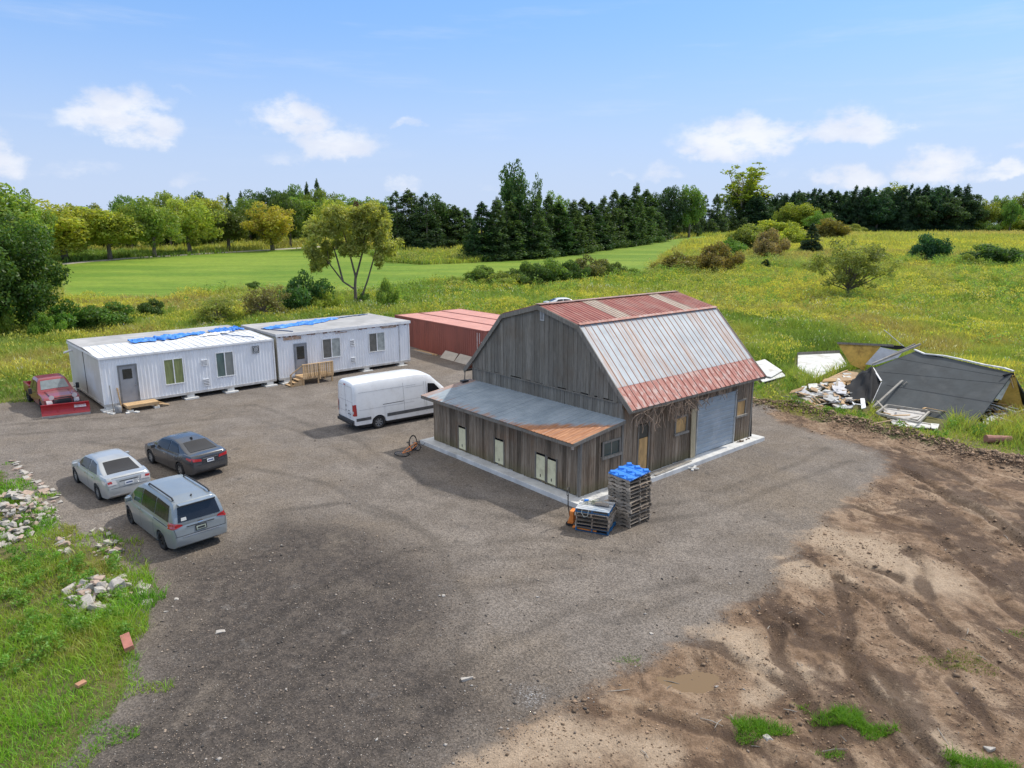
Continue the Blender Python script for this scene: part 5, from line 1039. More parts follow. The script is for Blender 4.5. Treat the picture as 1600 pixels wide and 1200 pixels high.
# ---------------------------------------------------------------- shipping containers
CR = simple('container_red', (.29, .088, .062), .6, var=.12, sc=1.0, dirt=(.15, .05, .038), amt=.5, stretch=(1, 1, .3)); CRT = simple('container_roof', (.64, .33, .27), .65, var=.10, sc=.7, dirt=(.56, .27, .22), amt=.5)
MC = Matrix.Translation((-10.72, 63.0, 0)) @ Matrix.Rotation(R(-49.77), 4, 'Z')
LET = simple('white_lettering', (.7, .66, .62), .6)
for k, (off, sh, lab) in enumerate(((0, 0, 'nearest rust red shipping container with its long ribbed side facing the yard'), (2.55, .1, 'middle rust red shipping container of the three'), (5.1, -.2, 'farthest rust red shipping container with paler roof'))):
    bz = gz(*(MC @ Vector((sh+6, off+1.2, 0)))[:2])
    c_ = thing('shipping_container', lab, 'container', group='red shipping containers'); c_.matrix_world = MC @ Matrix.Translation((sh, off, .02))
    LX, WX, HX = 13.4, 2.44, 2.86
    b = MB(); corr_wall(b, (.12, .05, 0), (LX-.12, .05, 0), .15, HX-.1, (0, -1, 0), .28, .036); corr_wall(b, (LX-.12, WX-.05, 0), (.12, WX-.05, 0), .15, HX-.1, (0, 1, 0), .28, .036); corr_wall(b, (.05, WX-.1, 0), (.05, .1, 0), .15, HX-.1, (-1, 0, 0), .28, .036)
    b.box(.1, LX-.1, .1, WX-.1, .12, HX-.12); b.build('body', CR, c_)
    b = MB()
    for y in (.05, WX-.05): b.bar((0, y, .08), (LX, y, .08), .1, .15); b.bar((.08, y, HX-.05), (LX-.08, y, HX-.05), .1, .1)
    for x in (.05, LX-.05): b.bar((x, .1, .08), (x, WX-.1, .08), .098, .148); b.bar((x, .1, HX-.05), (x, WX-.1, HX-.05), .098, .098)
    for x in (.06, LX-.06):
        for y in (.06, WX-.06): b.box(x-.07, x+.07, y-.07, y+.07, .0, HX+.005)
    b.build('frame', CR, c_)
    b = MB(); b.box(.13, LX-.13, .11, WX-.11, HX-.05, HX-.012); 
    for q in range(int((LX-.3)/.3)): b.box(.2+q*.3, .3+q*.3, .14, WX-.14, HX-.012, HX-.002)
    b.build('roof', CRT, c_)
    for s_ in (0, 1):
        b = MB(); y0_ = .13+s_*(WX/2-.12); b.box(LX-.09, LX-.01, y0_, y0_+WX/2-.14, .17, HX-.12); d = b.build('door', CR, c_)
        b = MB(); 
        for q in (.25, .8): b.tube([(LX+.02, y0_+q, .2), (LX+.02, y0_+q, HX-.15)], .02, 6)
        b.build('lock_rod', STEEL, d)
    if k == 0:
        b = MB()
        for (x, zt_, zb) in ((LX-1.02, 2.6, 1.1), (LX-.72, 2.6, 2.05), (LX-.72, 1.95, 1.8), (LX-.5, 1.95, 1.82)):
            z = zt_
            while z > zb: b.box(x-.05, x+.03, .003, .010, z-.075, z); z -= .11
        b.build('lettering', LET, c_)
REFUSE.append([tuple((MC @ Vector(p))[:2]) for p in ((-.5, -.6, 0), (14, -.6, 0), (14, 8, 0), (-.5, 8, 0))])
LP = simple('leaning_sheet', (.52, .45, .36), .8, var=.15, sc=1.5, dirt=(.35, .28, .2), amt=.4)
for k, (x, w_, lab) in enumerate(((9.0, 2.0, 'left plywood sheet leaning at the foot of the red container'), (11.2, 2.3, 'right plywood sheet leaning at the foot of the red container, next to the barn'))):
    b = MB(); b.prism([(-w_/2, -.62, .02), (w_/2, -.62, .02), (w_/2-.05, -.03, .62), (-w_/2+.1, -.03, .66)], (0, .02, .02)); o = b.build('plywood_sheet', LP); place(o, MC, x, -.05); tag(o, lab, 'plywood sheet', 'sheets leaning on the container')
for k in range(7):
    o = MB().box(-1.5, 1.5, -.07, .07, 0, .09, rnd.random()).build('timber', NEWWOOD if k % 3 else OLDPLANK); place(o, MC, 5.6+rnd.uniform(-.4, .4), -.25-.17*(k % 4), .04+.1*(k//4), rnd.uniform(-.04, .04)); tag(o, 'timber in the low stack at the foot of the red container behind the right trailer', 'timber', 'timber stack by the container')
# ---------------------------------------------------------------- vehicles
def paint(name, col, rough=.32, metal=.35, coat=.7, dirt=(.2, .17, .14), amt=.15):
    m = simple(name, col, rough, metal, var=.05, sc=1.5, dirt=dirt, amt=amt, coat=coat); return m
TYRE = simple('tyre', (.018, .018, .019), .85, var=.2, sc=8); RIM = simple('alloy', (.42, .43, .44), .4, metal=.7); SRIM = simple('dark_alloy', (.06, .06, .065), .4, metal=.6)
CARGLASS = simple('car_glass', (.012, .013, .017), .13, var=.2, spec=.5); LAMP = simple('tail_lamp', (.42, .012, .018), .2, var=.1, spec=.8, coat=1); CLEAR = simple('clear_lamp', (.62, .58, .58), .2, var=.1, spec=.8, coat=1)
BTRIM = simple('black_trim', (.022, .022, .024), .6); PLATE = simple('plate', (.62, .64, .66), .5); PTXT = simple('plate_text', (.05, .07, .16), .6); CHROME = simple('chrome', (.6, .6, .62), .18, metal=1.0, var=.05)
def loft(stations, ringf):
    """mirror-symmetric skin over stations; ringf(x) gives the half ring [(y,z)...] from the bottom to the top centre line"""
    rings = []
    for x in stations:
        h = ringf(x); full = [(y, z) for y, z in h]+[(-y, z) for y, z in h[-2:0:-1]]; rings.append([(x, y, z) for y, z in full])
    n = len(rings[0]); V = [p for r in rings for p in r]; Fc = []
    for i_ in range(len(rings)-1):
        for k in range(n): Fc.append((i_*n+k, (i_+1)*n+k, (i_+1)*n+(k+1) % n, i_*n+(k+1) % n))
    Fc.append(tuple(range(n))); Fc.append(tuple((len(rings)-1)*n+k for k in range(n-1, -1, -1)))
    return V, Fc
def tab(pts): xs, ys = zip(*pts); return lambda x: float(np.interp(x, xs, ys))
def bvh_of(parts):
    V = []; Fc = []
    for v, f in parts: b0 = len(V); V += [Vector(p) for p in v]; Fc += [[i_+b0 for i_ in q] for q in f]
    return BVHTree.FromPolygons(V, Fc)
def decal(bvh, quad, axis, mat, name, parent, off=.006, n=(8, 5), far=6.0, sub=None):
    """a thin skin laid on the body where the quad, seen along axis, meets it"""
    A, B_, C_, D = [Vector(q) for q in quad]; ax = {'x': Vector((1, 0, 0)), '-x': Vector((-1, 0, 0)), 'y': Vector((0, 1, 0)), '-y': Vector((0, -1, 0)), 'z': Vector((0, 0, -1))}[axis]
    V = []; ok = True
    for i_ in range(n[0]+1):
        for j_ in range(n[1]+1):
            s_, t_ = i_/n[0], j_/n[1]; q = A.lerp(B_, s_).lerp(D.lerp(C_, s_), t_)
            o3 = {'x': (-far, q.x, q.y), '-x': (far, q.x, q.y), 'y': (q.x, -far, q.y), '-y': (q.x, far, q.y), 'z': (q.x, q.y, far)}[axis]
            h, nn, _, _ = bvh.ray_cast(Vector(o3), ax)
            if h is None: return None
            if nn.dot(ax) > 0: nn = -nn
            V.append(h-ax*off*.6+nn*off*.6)
    m_ = n[1]+1; Fc = [(i_*m_+j_, (i_+1)*m_+j_, (i_+1)*m_+j_+1, i_*m_+j_+1) for i_ in range(n[0]) for j_ in range(n[1])]
    me = bpy.data.meshes.new(name); me.from_pydata([tuple(v) for v in V], [], Fc); me.polygons.foreach_set('use_smooth', [True]*len(Fc)); me.materials.append(mat)
    return mesh_obj(name, me, parent)
def wheel(parent, x, y, r, w, rim=RIM, rr=.62, dual=False):
    sg = 1 if y > 0 else -1; b = MB(); n = 28; prof = [(rr*r, .0), (rr*r*1.04, .5*w), (r*.93, .5*w), (r, .36*w), (r, -.36*w), (r*.93, -.5*w), (rr*r, -.5*w)]
    vs = []; fs = []
    for k in range(n):
        a = 2*pi*k/n
        for (q, yy) in prof: vs.append((x+q*cos(a), y+sg*yy, r+q*sin(a)))
    m_ = len(prof)
    for k in range(n):
        for j_ in range(m_-1): fs.append((k*m_+j_, ((k+1) % n)*m_+j_, ((k+1) % n)*m_+j_+1, k*m_+j_+1))
    b.add(vs, fs); o = b.build('wheel', TYRE, parent, smooth=True)
    b = MB(); rf = rr*r; yo = y+sg*w*.32; b.tube([(x, yo-sg*.03, r), (x, yo, r)], [rf*.30, rf*.26], 12)
    for k in range(7):
        a = 2*pi*k/7; b.bar((x+rf*.2*cos(a), yo-sg*.02, r+rf*.2*sin(a)), (x+rf*.95*cos(a), yo-sg*.0, r+rf*.95*sin(a)), rf*.28, .03, up=(0, 1, 0))
    ring = [(x+rf*.96*cos(a), yo, r+rf*.96*sin(a)) for a in np.linspace(0, 2*pi, 25)]; b.tube(ring, rf*.06, 5, False); b.build('rim', rim, o)
    b = MB(); b.tube([(x, yo-sg*.09, r), (x, yo-sg*.05, r)], rf*.97, 20); b.build('hub', BTRIM, o)
    return o
def car(name, label, loc, rz, p, group='vehicles parked in the yard'):
    o = thing(name, label, p.get('cat', 'car'), (*loc, gz(*loc)), rz, group)
    Lh = p['L']/2; zt, w, zb = tab(p['zt']), tab(p['w']), tab(p['zb']); xw = p['xw']; r = p['r']; arch = r+.065
    st = sorted(set(np.round(list(np.arange(-Lh, Lh, .05))+[Lh, -Lh+.012, Lh-.012, -Lh+.03, Lh-.03]+[q[0] for q in p['zt']]+[xw[0]-arch, xw[0]+arch, xw[1]-arch, xw[1]+arch], 4)))
    def zbx(x):
        z = zb(x)
        for c in xw:
            if abs(x-c) < arch: z = max(z, r+sqrt(arch**2-(x-c)**2)-.01)
        return z
    cr = p.get('cr', .03); box_ = p.get('boxy', False)
    def ring(x):
        z0, z1, ww = zbx(x), zt(x), w(x); h = max(z1-z0, .03); zz = lambda f, base=zb(x): max(z0+.002, base+f*(z1-base))
        if box_:
            return [(0, z0), (ww*.8, z0), (ww*.98, z0+.01), (ww, zz(.12)), (ww, zz(.40)), (ww*.985, zz(.50)), (ww*.955, zz(.75)), (ww*.92, zz(.90)), (ww*.84, z0+h*.975), (ww*.70, z1), (ww*.4, z1+cr*.7), (0, z1+cr)]
        return [(0, z0), (ww*.8, z0), (ww*.955, z0+.01), (ww*.985, zz(.22)), (ww, zz(.5)), (ww*.995, zz(.72)), (ww*.965, zz(.90)), (ww*.91, z0+h*.985), (ww*.75, z1+cr*.4), (ww*.4, z1+cr*.85), (0, z1+cr)]
    Vb, Fb = loft(st, ring); parts = [(Vb, Fb)]; Vc = None
    if 'ct' in p:
        ct = tab(p['ct']); xs = [q[0] for q in p['ct']]; bz = p['belt']; wb, wt = p['wb'], p['wt']; Hc = max(q[1] for q in p['ct'])-bz
        sc_ = sorted(set(np.round(list(np.arange(xs[0], xs[-1], .06))+xs, 4)))
        def cring(x):
            z1 = max(ct(x), bz+.02); f = (z1-bz)/Hc; wl = wb(x) if callable(wb) else wb; wtop = wl+(wt-wl)*f
            return [(0, bz-.05), (wl*.9, bz-.05), (wl, bz-.05), (wl, bz), (wl+(wtop-wl)*.35, bz+(z1-bz)*.35), (wl+(wtop-wl)*.78, bz+(z1-bz)*.78), (wtop*.985, bz+(z1-bz)*.93), (wtop*.93, bz+(z1-bz)*.99), (wtop*.7, z1+.02*f), (wtop*.35, z1+.032*f), (0, z1+.035*f)]
        Vc, Fc = loft(sc_, cring); parts.append((Vc, Fc))
    b = MB(); 
    for v, f in parts: b.add(v, f)
    body = b.build('body', p['paint'], o, smooth=True)
    try:
        me = body.data; me.polygons.foreach_set('use_smooth', [True]*len(me.polygons))
        em = body.modifiers.new('e', 'EDGE_SPLIT'); em.split_angle = R(38)
    except Exception: pass
    bvh = bvh_of(parts)
    for (nm, quad, ax, mt, off) in p['decals']:
        if ax == 'side':
            decal(bvh, quad, '-y', mt, nm, o, off); decal(bvh, quad, 'y', mt, nm, o, off)
        elif ax in ('rear2', 'front2'):
            a_ = 'x' if ax == 'rear2' else '-x'; decal(bvh, quad, a_, mt, nm, o, off); decal(bvh, [(-q[0], q[1]) for q in quad], a_, mt, nm, o, off)
        else: decal(bvh, quad, ax, mt, nm, o, off)
    for c in xw:
        for sg in (1, -1): wheel(o, c, sg*(p['track']), r, p.get('tw', .215), p.get('rim', RIM))
    b = MB(); b.box(-Lh+.5, Lh-.5, -w(0)*.8, w(0)*.8, .16, .5); b.build('underbody', BTRIM, o)
    if 'mirror' in p:
        mx, my, mz = p['mirror']
        for sg in (1, -1):
            b = MB(); b.bar((mx, sg*(my-.12), mz-.03), (mx, sg*my, mz), .05, .05); b.box(mx-.05, mx+.07, sg*my-.1, sg*my+.1, mz-.06, mz+.10); b.build('mirror', p.get('mirpaint', p['paint']), o, bevel=.03)
    return o, bvh
def seam(x0, z0, x1, z1, w_=.012): return [(x0-w_/2, z0), (x0+w_/2, z0), (x1+w_/2, z1), (x1-w_/2, z1)]
def hbar(x0, x1, z, h_=.012): return [(x0, z), (x1, z), (x1, z+h_), (x0, z+h_)]
def sedan(pt, tail='c', accord=False):
    d = dict(L=4.84, paint=pt, xw=(-1.38, 1.42), r=.325, track=.80, mirror=(.78, 1.0, .98),
      zt=[(-2.42, .60), (-2.40, .72), (-2.36, .98), (-2.28, 1.06), (-1.7, 1.09), (-1.2, .98), (.7, .96), (1.0, .98), (1.7, .90), (2.15, .78), (2.36, .62), (2.42, .48)],
      w=[(-2.42, .74), (-2.38, .80), (-2.25, .85), (-1.9, .895), (-1, .91), (.8, .91), (1.7, .90), (2.1, .84), (2.3, .72), (2.42, .55)],
      zb=[(-2.42, .34), (-2.3, .24), (-1.9, .20), (1.9, .19), (2.3, .22), (2.42, .30)],
      ct=[(-1.98, 1.07), (-1.6, 1.17), (-1.02, 1.385), (-.55, 1.445), (0, 1.46), (.35, 1.43), (.62, 1.34), (1.28, 1.00), (1.36, .96)], belt=.95, wb=tab([(-2, .80), (-1.2, .86), (.6, .86), (1.4, .72)]), wt=.60)
    if accord:
        d['ct'] = [(-2.12, 1.07), (-1.7, 1.16), (-1.05, 1.37), (-.5, 1.44), (0, 1.45), (.35, 1.42), (.62, 1.33), (1.28, 1.00), (1.36, .95)]
    tl = LAMP if accord else CLEAR; g = CARGLASS
    rw = [(-.55, 1.115), (.55, 1.115), (.47, 1.375), (-.47, 1.375)]
    d['decals'] = [('rear_window', [(-1.90, -.60), (-1.90, .60), (-1.08, .49), (-1.08, -.49)], 'z', g, .010), ('windshield', [(1.22, -.62), (1.22, .62), (.66, .50), (.66, -.50)], 'z', g, .010),
      ('side_window', [(-.32, 1.0), (.98, .995), (.50, 1.33), (-.30, 1.385)], 'side', g, .010), ('side_window', [(-1.32, 1.03), (-.40, 1.0), (-.38, 1.385), (-.95, 1.335)], 'side', g, .010),
      ('door_seam', seam(-.36, .30, -.36, .95), 'side', BTRIM, .006), ('door_seam', seam(.98, .30, .98, .93), 'side', BTRIM, .006), ('door_seam', seam(-1.22, .75, -1.30, .95), 'side', BTRIM, .006),
      ('handle', hbar(-.20, .02, .82, .03), 'side', CHROME, .02), ('handle', hbar(-1.12, -.92, .84, .03), 'side', CHROME, .02),
      ('trunk_seam', hbar(-.60, .60, 1.02, .012), 'x', BTRIM, .006), ('plate_recess', [(-.36, .70), (.36, .70), (.36, .86), (-.36, .86)], 'x', BTRIM if accord else pt, .008),
      ('trim_bar', hbar(-.34, .34, .875, .03), 'x', BTRIM if not accord else CHROME, .018), ('license_plate', [(-.155, .71), (.155, .71), (.155, .85), (-.155, .85)], 'x', PLATE, .022), ('plate_text', [(-.12, .76), (.12, .76), (.12, .81), (-.12, .81)], 'x', PTXT, .03),
      ('bumper_seam', hbar(-.78, .78, .645, .012), 'x', BTRIM, .006), ('lower_valance', [(-.62, .30), (.62, .30), (.66, .42), (-.66, .42)], 'x', BTRIM if accord else pt, .008)]
    if accord: d['decals'] += [('taillight', [(.38, .80), (.76, .84), (.78, .98), (.40, .90)], 'rear2', LAMP, .016), ('taillight', [(-2.34, .86), (-2.0, .92), (-2.02, .99), (-2.34, .98)], 'side', LAMP, .014), ('spoiler', [(-.62, 1.035), (.62, 1.035), (.62, 1.055), (-.62, 1.055)], 'x', BTRIM, .012)]
    else: d['decals'] += [('taillight', [(.42, .80), (.77, .78), (.78, .95), (.48, .97)], 'rear2', CLEAR, .016), ('reflector', [(.60, .86), (.76, .85), (.77, .94), (.62, .95)], 'rear2', LAMP, .022), ('taillight', [(-2.34, .80), (-2.08, .86), (-2.04, .97), (-2.34, .95)], 'side', CLEAR, .014)]
    d['decals'] += [('headlight', [(.42, .56), (.70, .60), (.72, .74), (.44, .70)], 'front2', CLEAR, .014), ('grille', [(-.36, .42), (.36, .42), (.36, .66), (-.36, .66)], '-x', BTRIM, .010)]
    return d
P_S, P_G, P_B = paint('silver_paint', (.44, .455, .46)), paint('graphite_paint', (.062, .066, .074), rough=.28), paint('blue_silver_paint', (.275, .305, .32))
car('parked_car', 'silver sedan with clear tail lamps, leftmost of the three cars', (-16.95, 27.55), R(137), sedan(P_S))
ao, _ = car('parked_car', 'dark grey sedan with red tail lamps, behind the silver cars', (-15.0, 30.15), R(141), sedan(P_G, accord=True))
b = MB(); b.prism([(-.95, -.02, 1.42), (-.70, -.02, 1.44), (-.92, -.01, 1.53)], (0, .04, 0)); b.build('antenna', BTRIM, ao)
wd = sedan(paint('white_paint', (.74, .75, .76), metal=0)); car('parked_car', 'white car behind the barn, only its roof showing over the ridge', (6.15, 82), R(15), wd, 'vehicles parked in the yard')
mv = dict(L=5.08, paint=P_B, xw=(-1.50, 1.53), r=.335, track=.85, rim=SRIM, mirror=(1.05, 1.07, 1.12), cat='minivan', cr=.02,
  zt=[(-2.54, .60), (-2.52, .70), (-2.47, 1.00), (-2.43, 1.10), (1.2, 1.05), (1.75, 1.04), (2.1, .92), (2.4, .72), (2.50, .58), (2.54, .48)],
  w=[(-2.54, .80), (-2.50, .87), (-2.38, .93), (-2.1, .97), (-1, .99), (1.0, .99), (1.8, .96), (2.2, .88), (2.4, .74), (2.54, .55)],
  zb=[(-2.54, .38), (-2.4, .28), (-2, .22), (2.0, .20), (2.4, .24), (2.54, .32)],
  ct=[(-2.46, 1.12), (-2.40, 1.30), (-2.26, 1.64), (-2.18, 1.73), (-1.6, 1.775), (0, 1.79), (.55, 1.75), (.85, 1.64), (1.72, 1.09), (1.80, 1.04)], belt=1.04, wb=tab([(-2.46, .84), (-2.2, .92), (1.0, .94), (1.8, .80)]), wt=.70)
mv['decals'] = [('rear_window', [(-.70, 1.16), (.70, 1.16), (.62, 1.62), (-.62, 1.62)], 'x', CARGLASS, .012), ('windshield', [(1.66, -.70), (1.66, .70), (.90, .58), (.90, -.58)], 'z', CARGLASS, .012),
  ('side_window', [(.28, 1.14), (1.40, 1.12), (.84, 1.57), (.30, 1.66)], 'side', simple('green_tint_glass', (.04, .075, .055), .08, spec=.9), .010), ('side_window', [(-.92, 1.14), (.22, 1.14), (.24, 1.66), (-.90, 1.67)], 'side', CARGLASS, .010), ('side_window', [(-2.12, 1.16), (-.98, 1.14), (-.96, 1.67), (-1.98, 1.64)], 'side', CARGLASS, .010),
  ('door_seam', seam(.25, .34, .25, 1.06), 'side', BTRIM, .006), ('door_seam', seam(-.95, .34, -.95, 1.06), 'side', BTRIM, .006), ('door_seam', seam(1.30, .40, 1.30, 1.0), 'side', BTRIM, .006), ('slide_rail', hbar(-2.1, -.98, 1.00, .018), 'side', BTRIM, .008), ('handle', hbar(.32, .52, .90, .03), 'side', CHROME, .02), ('handle', hbar(-.02, .16, .90, .03), 'side', CHROME, .02),
  ('taillight', [(.56, 1.04), (.94, .96), (.88, 1.18), (.60, 1.10)], 'rear2', LAMP, .018), ('taillight', [(-2.42, 1.00), (-2.12, 1.04), (-2.16, 1.11), (-2.42, 1.12)], 'side', LAMP, .012),
  ('trim_bar', [(-.46, .955), (.46, .955), (.46, .985), (-.46, .985)], 'x', BTRIM, .018), ('badge', [(-.075, 1.02), (.075, 1.02), (.075, 1.09), (-.075, 1.09)], 'x', CHROME, .03), ('plate_frame', [(-.19, .76), (.19, .76), (.19, .94), (-.19, .94)], 'x', BTRIM, .018), ('license_plate', [(-.155, .785), (.155, .785), (.155, .91), (-.155, .91)], 'x', simple('green_plate', (.38, .42, .34), .5), .026), ('plate_text', [(-.12, .82), (.12, .82), (.12, .875), (-.12, .875)], 'x', BTRIM, .034),
  ('bumper_seam', hbar(-.84, .84, .70, .016), 'x', BTRIM, .007), ('hatch_seam', seam(.80, .70, .86, 1.0), 'rear2', BTRIM, .007), ('bumper_pad', [(-.62, .66), (.62, .66), (.62, .69), (-.62, .69)], 'x', CHROME, .010), ('window_sticker', [(.42, 1.20), (.60, 1.20), (.58, 1.30), (.42, 1.30)], 'x', simple('sticker', (.5, .5, .48), .6), .02),
  ('headlight', [(.45, .66), (.78, .72), (.74, .88), (.48, .80)], 'front2', CLEAR, .014), ('grille', [(-.36, .45), (.36, .45), (.36, .72), (-.36, .72)], '-x', BTRIM, .010)]
mo, mb_ = car('parked_minivan', 'blue grey minivan with roof rails and red tail lamps, nearest of the parked cars', (-12.25, 23.3), R(136.5), mv)
for sg in (1, -1):
    b = MB(); b.tube([(-1.95, sg*.60, 1.78), (-1.85, sg*.60, 1.845), (-.9, sg*.61, 1.87), (.1, sg*.60, 1.855), (.2, sg*.60, 1.79)], .028, 6); b.build('roof_rail', BTRIM, mo)
b = MB(); b.box(-2.44, -2.20, -.60, .60, 1.70, 1.735); b.build('spoiler', P_B, mo, bevel=.012); b = MB(); b.box(-2.445, -2.25, -.58, .58, 1.675, 1.698); b.build('spoiler_shadow_gap', BTRIM, mo)
b = MB(); b.tube([(-1.9, 0, 1.79), (-1.95, 0, 1.84)], .03, 6); b.build('antenna', BTRIM, mo)
# white van
P_W = simple('van_white', (.84, .85, .86), .3, var=.03, dirt=(.55, .52, .47), amt=.2, coat=.5)
DKG = simple('van_cladding', (.085, .088, .095), .6)
vp = dict(L=6.7, paint=P_W, xw=(-1.72, 1.95), r=.36, track=.90, tw=.23, rim=simple('steel_wheel', (.30, .31, .32), .5, metal=.4), cat='van', cr=.05, boxy=True, mirror=(2.0, 1.22, 1.45), mirpaint=BTRIM,
  zt=[(-3.0, 2.40), (-2.985, 2.52), (-2.94, 2.60), (-2.8, 2.66), (-1.5, 2.70), (.6, 2.70), (1.05, 2.62), (1.35, 2.46), (2.25, 1.52), (2.40, 1.40), (2.75, 1.22), (2.93, 1.02), (3.0, .70)],
  w=[(-3.0, .93), (-2.985, .97), (-2.9, 1.015), (-2.5, 1.03), (1.2, 1.03), (2.1, 1.01), (2.6, .93), (2.85, .80), (3.0, .62)], zb=[(-3.0, .42), (-2.9, .36), (2.6, .30), (3.0, .36)])
vd = [('rear_door_seam', [(-.006, .62), (.006, .62), (.006, 2.42), (-.006, 2.42)], 'x', BTRIM, .006), ('door_edge_seam', [(.84, .62), (.852, .62), (.80, 2.40), (.788, 2.40)], 'rear2', simple('seam', (.3, .3, .31), .6), .006), ('door_top_seam', hbar(-.8, .8, 2.42, .012), 'x', MATS['seam'], .006), ('door_panel_line', hbar(-.80, .80, 1.62, .012), 'x', MATS['seam'], .005), ('door_panel_line', hbar(-.80, .80, 1.02, .012), 'x', MATS['seam'], .005),
  ('brake_lamp', [(-.10, 2.46), (.10, 2.46), (.10, 2.52), (-.10, 2.52)], 'x', LAMP, .02), ('taillight', [(.86, .90), (.985, .90), (.965, 1.50), (.86, 1.50)], 'rear2', LAMP, .016), ('taillight', [(-2.985, .90), (-2.86, .90), (-2.88, 1.52), (-2.985, 1.52)], 'side', LAMP, .014), ('reverse_lamp', [(.88, 1.02), (.965, 1.02), (.965, 1.16), (.88, 1.16)], 'rear2', CLEAR, .022),
  ('bumper', [(-.96, .42), (.96, .42), (.97, .66), (-.97, .66)], 'x', DKG, .02), ('license_plate', [(-.62, .74), (-.32, .74), (-.32, .90), (-.62, .90)], 'x', PLATE, .016), ('plate_light', hbar(-.66, -.28, .93, .04), 'x', BTRIM, .02), ('badge', [(-.10, 1.08), (-.02, 1.08), (-.02, 1.14), (-.10, 1.14)], 'x', BTRIM, .014), ('badge', [(-.50, 1.10), (-.30, 1.10), (-.30, 1.13), (-.50, 1.13)], 'x', BTRIM, .014), ('handle', [(-.12, 1.28), (-.06, 1.28), (-.06, 1.40), (-.12, 1.40)], 'x', BTRIM, .02),
  ('cladding', [(-2.9, .60), (-2.14, .60), (-2.14, .76), (-2.9, .76)], 'side', DKG, .014), ('cladding', [(-1.28, .60), (1.50, .60), (1.50, .78), (-1.28, .78)], 'side', DKG, .014), ('cladding', [(-2.12, .70), (-1.30, .70), (-1.36, .82), (-2.06, .82)], 'side', DKG, .015),
  ('panel_line', hbar(-2.75, .25, 1.18, .012), 'side', MATS['seam'], .006), ('panel_line', hbar(-2.75, .35, 2.12, .012), 'side', MATS['seam'], .006), ('panel_seam', seam(-.30, .62, -.36, 2.50), 'side', simple('seam_dark', (.12, .12, .13), .6), .006), ('door_seam', seam(.86, .62, .82, 2.48), 'side', MATS['seam'], .006), ('slide_rail', hbar(-1.50, -.34, 1.30, .03), 'side', BTRIM, .010), ('panel_line', hbar(-.26, .78, 2.02, .012), 'side', MATS['seam'], .006), ('panel_line', hbar(-.26, .78, 1.34, .010), 'side', MATS['seam'], .006),
  ('side_window', [(1.02, 1.34), (2.02, 1.34), (1.46, 2.02), (1.06, 2.10)], 'side', CARGLASS, .010), ('door_seam', seam(.96, .5, .96, 2.2), 'side', BTRIM, .006), ('windshield', [(2.18, -.80), (2.18, .80), (1.42, .70), (1.42, -.70)], 'z', CARGLASS, .012), ('headlight', [(.52, .92), (.78, .98), (.76, 1.20), (.56, 1.08)], 'front2', CLEAR, .014), ('grille', [(-.5, .5), (.5, .5), (.5, .8), (-.5, .8)], '-x', BTRIM, .012)]
K_ = 6.7/6.0
for k_ in ('zt', 'w', 'zb'): vp[k_] = [(a*K_, c) for a, c in vp[k_]]
vp['xw'] = tuple(a*K_ for a in vp['xw']); vp['mirror'] = (2.24, 1.22, 1.45)
vp['decals'] = [(nm, [(a*K_, c) for a, c in q] if ax in ('side', 'z') else q, ax, mt, off) for nm, q, ax, mt, off in vd]
vo, _ = car('cargo_van', 'long white high roof cargo van parked beside the barn', (-6.30, 38.05), R(38), vp)
b = MB(); b.box(-3.47, -3.30, -.92, .92, .40, .56); b.build('bumper_step', BTRIM, vo, bevel=.03)
# red pickup with snow plough
P_R = paint('red_paint', (.235, .022, .035), rough=.35, metal=.1, dirt=(.10, .05, .035), amt=.45)
tk = thing('pickup_truck', 'old dark red pickup truck with a red snow plough beside the left trailer', 'pickup truck', (-28.15, 41.15, 0), R(-46), 'vehicles parked in the yard')
tp = dict(zt=[(-.1, 1.12), (1.2, 1.14), (1.9, 1.10), (2.55, 1.02), (2.72, .92), (2.80, .75)], w=[(-.1, .97), (2.3, .97), (2.65, .92), (2.80, .84)], zb=[(-.1, .42), (2.4, .42), (2.8, .50)])
zt, w, zb = tab(tp['zt']), tab(tp['w']), tab(tp['zb']); arch = .47; ax_ = 1.85
def rg_(x):
    z0 = zb(x); 
    if abs(x-ax_) < arch: z0 = max(z0, .40+sqrt(arch**2-(x-ax_)**2))
    z1, ww = zt(x), w(x)
    return [(0, z0), (ww*.9, z0), (ww*.99, z0+.01), (ww, max(z0+.02, .7)), (ww*.995, max(z0+.03, .9)), (ww*.95, z1-.06), (ww*.86, z1-.02), (ww*.62, z1-.045), (ww*.56, z1+.02), (0, z1+.045)]
Vt, Ft = loft(list(np.arange(-.1, 2.8, .05))+[2.8], rg_)
ctp = tab([(-1.10, 1.12), (-1.06, 1.50), (-.95, 1.74), (-.75, 1.80), (.30, 1.80), (.52, 1.74), (1.15, 1.16), (1.2, 1.10)])
def cr_(x):
    z1 = max(ctp(x), 1.08); f = (z1-1.05)/.75; wl = .93; wt_ = wl+(.72-wl)*f
    return [(0, .45), (wl, .45), (wl+.03, .8), (wl+.02, 1.05), (wl+(wt_-wl)*.5, 1.05+(z1-1.05)*.5), (wt_, 1.05+(z1-1.05)*.92), (wt_*.9, z1), (wt_*.5, z1+.02), (0, z1+.025)]
Vk, Fk = loft(list(np.arange(-1.10, 1.2, .05))+[1.2], cr_)
b = MB(); b.add(Vt, Ft); b.add(Vk, Fk); bo = b.build('body', P_R, tk, smooth=True); em = bo.modifiers.new('e', 'EDGE_SPLIT'); em.split_angle = R(35)
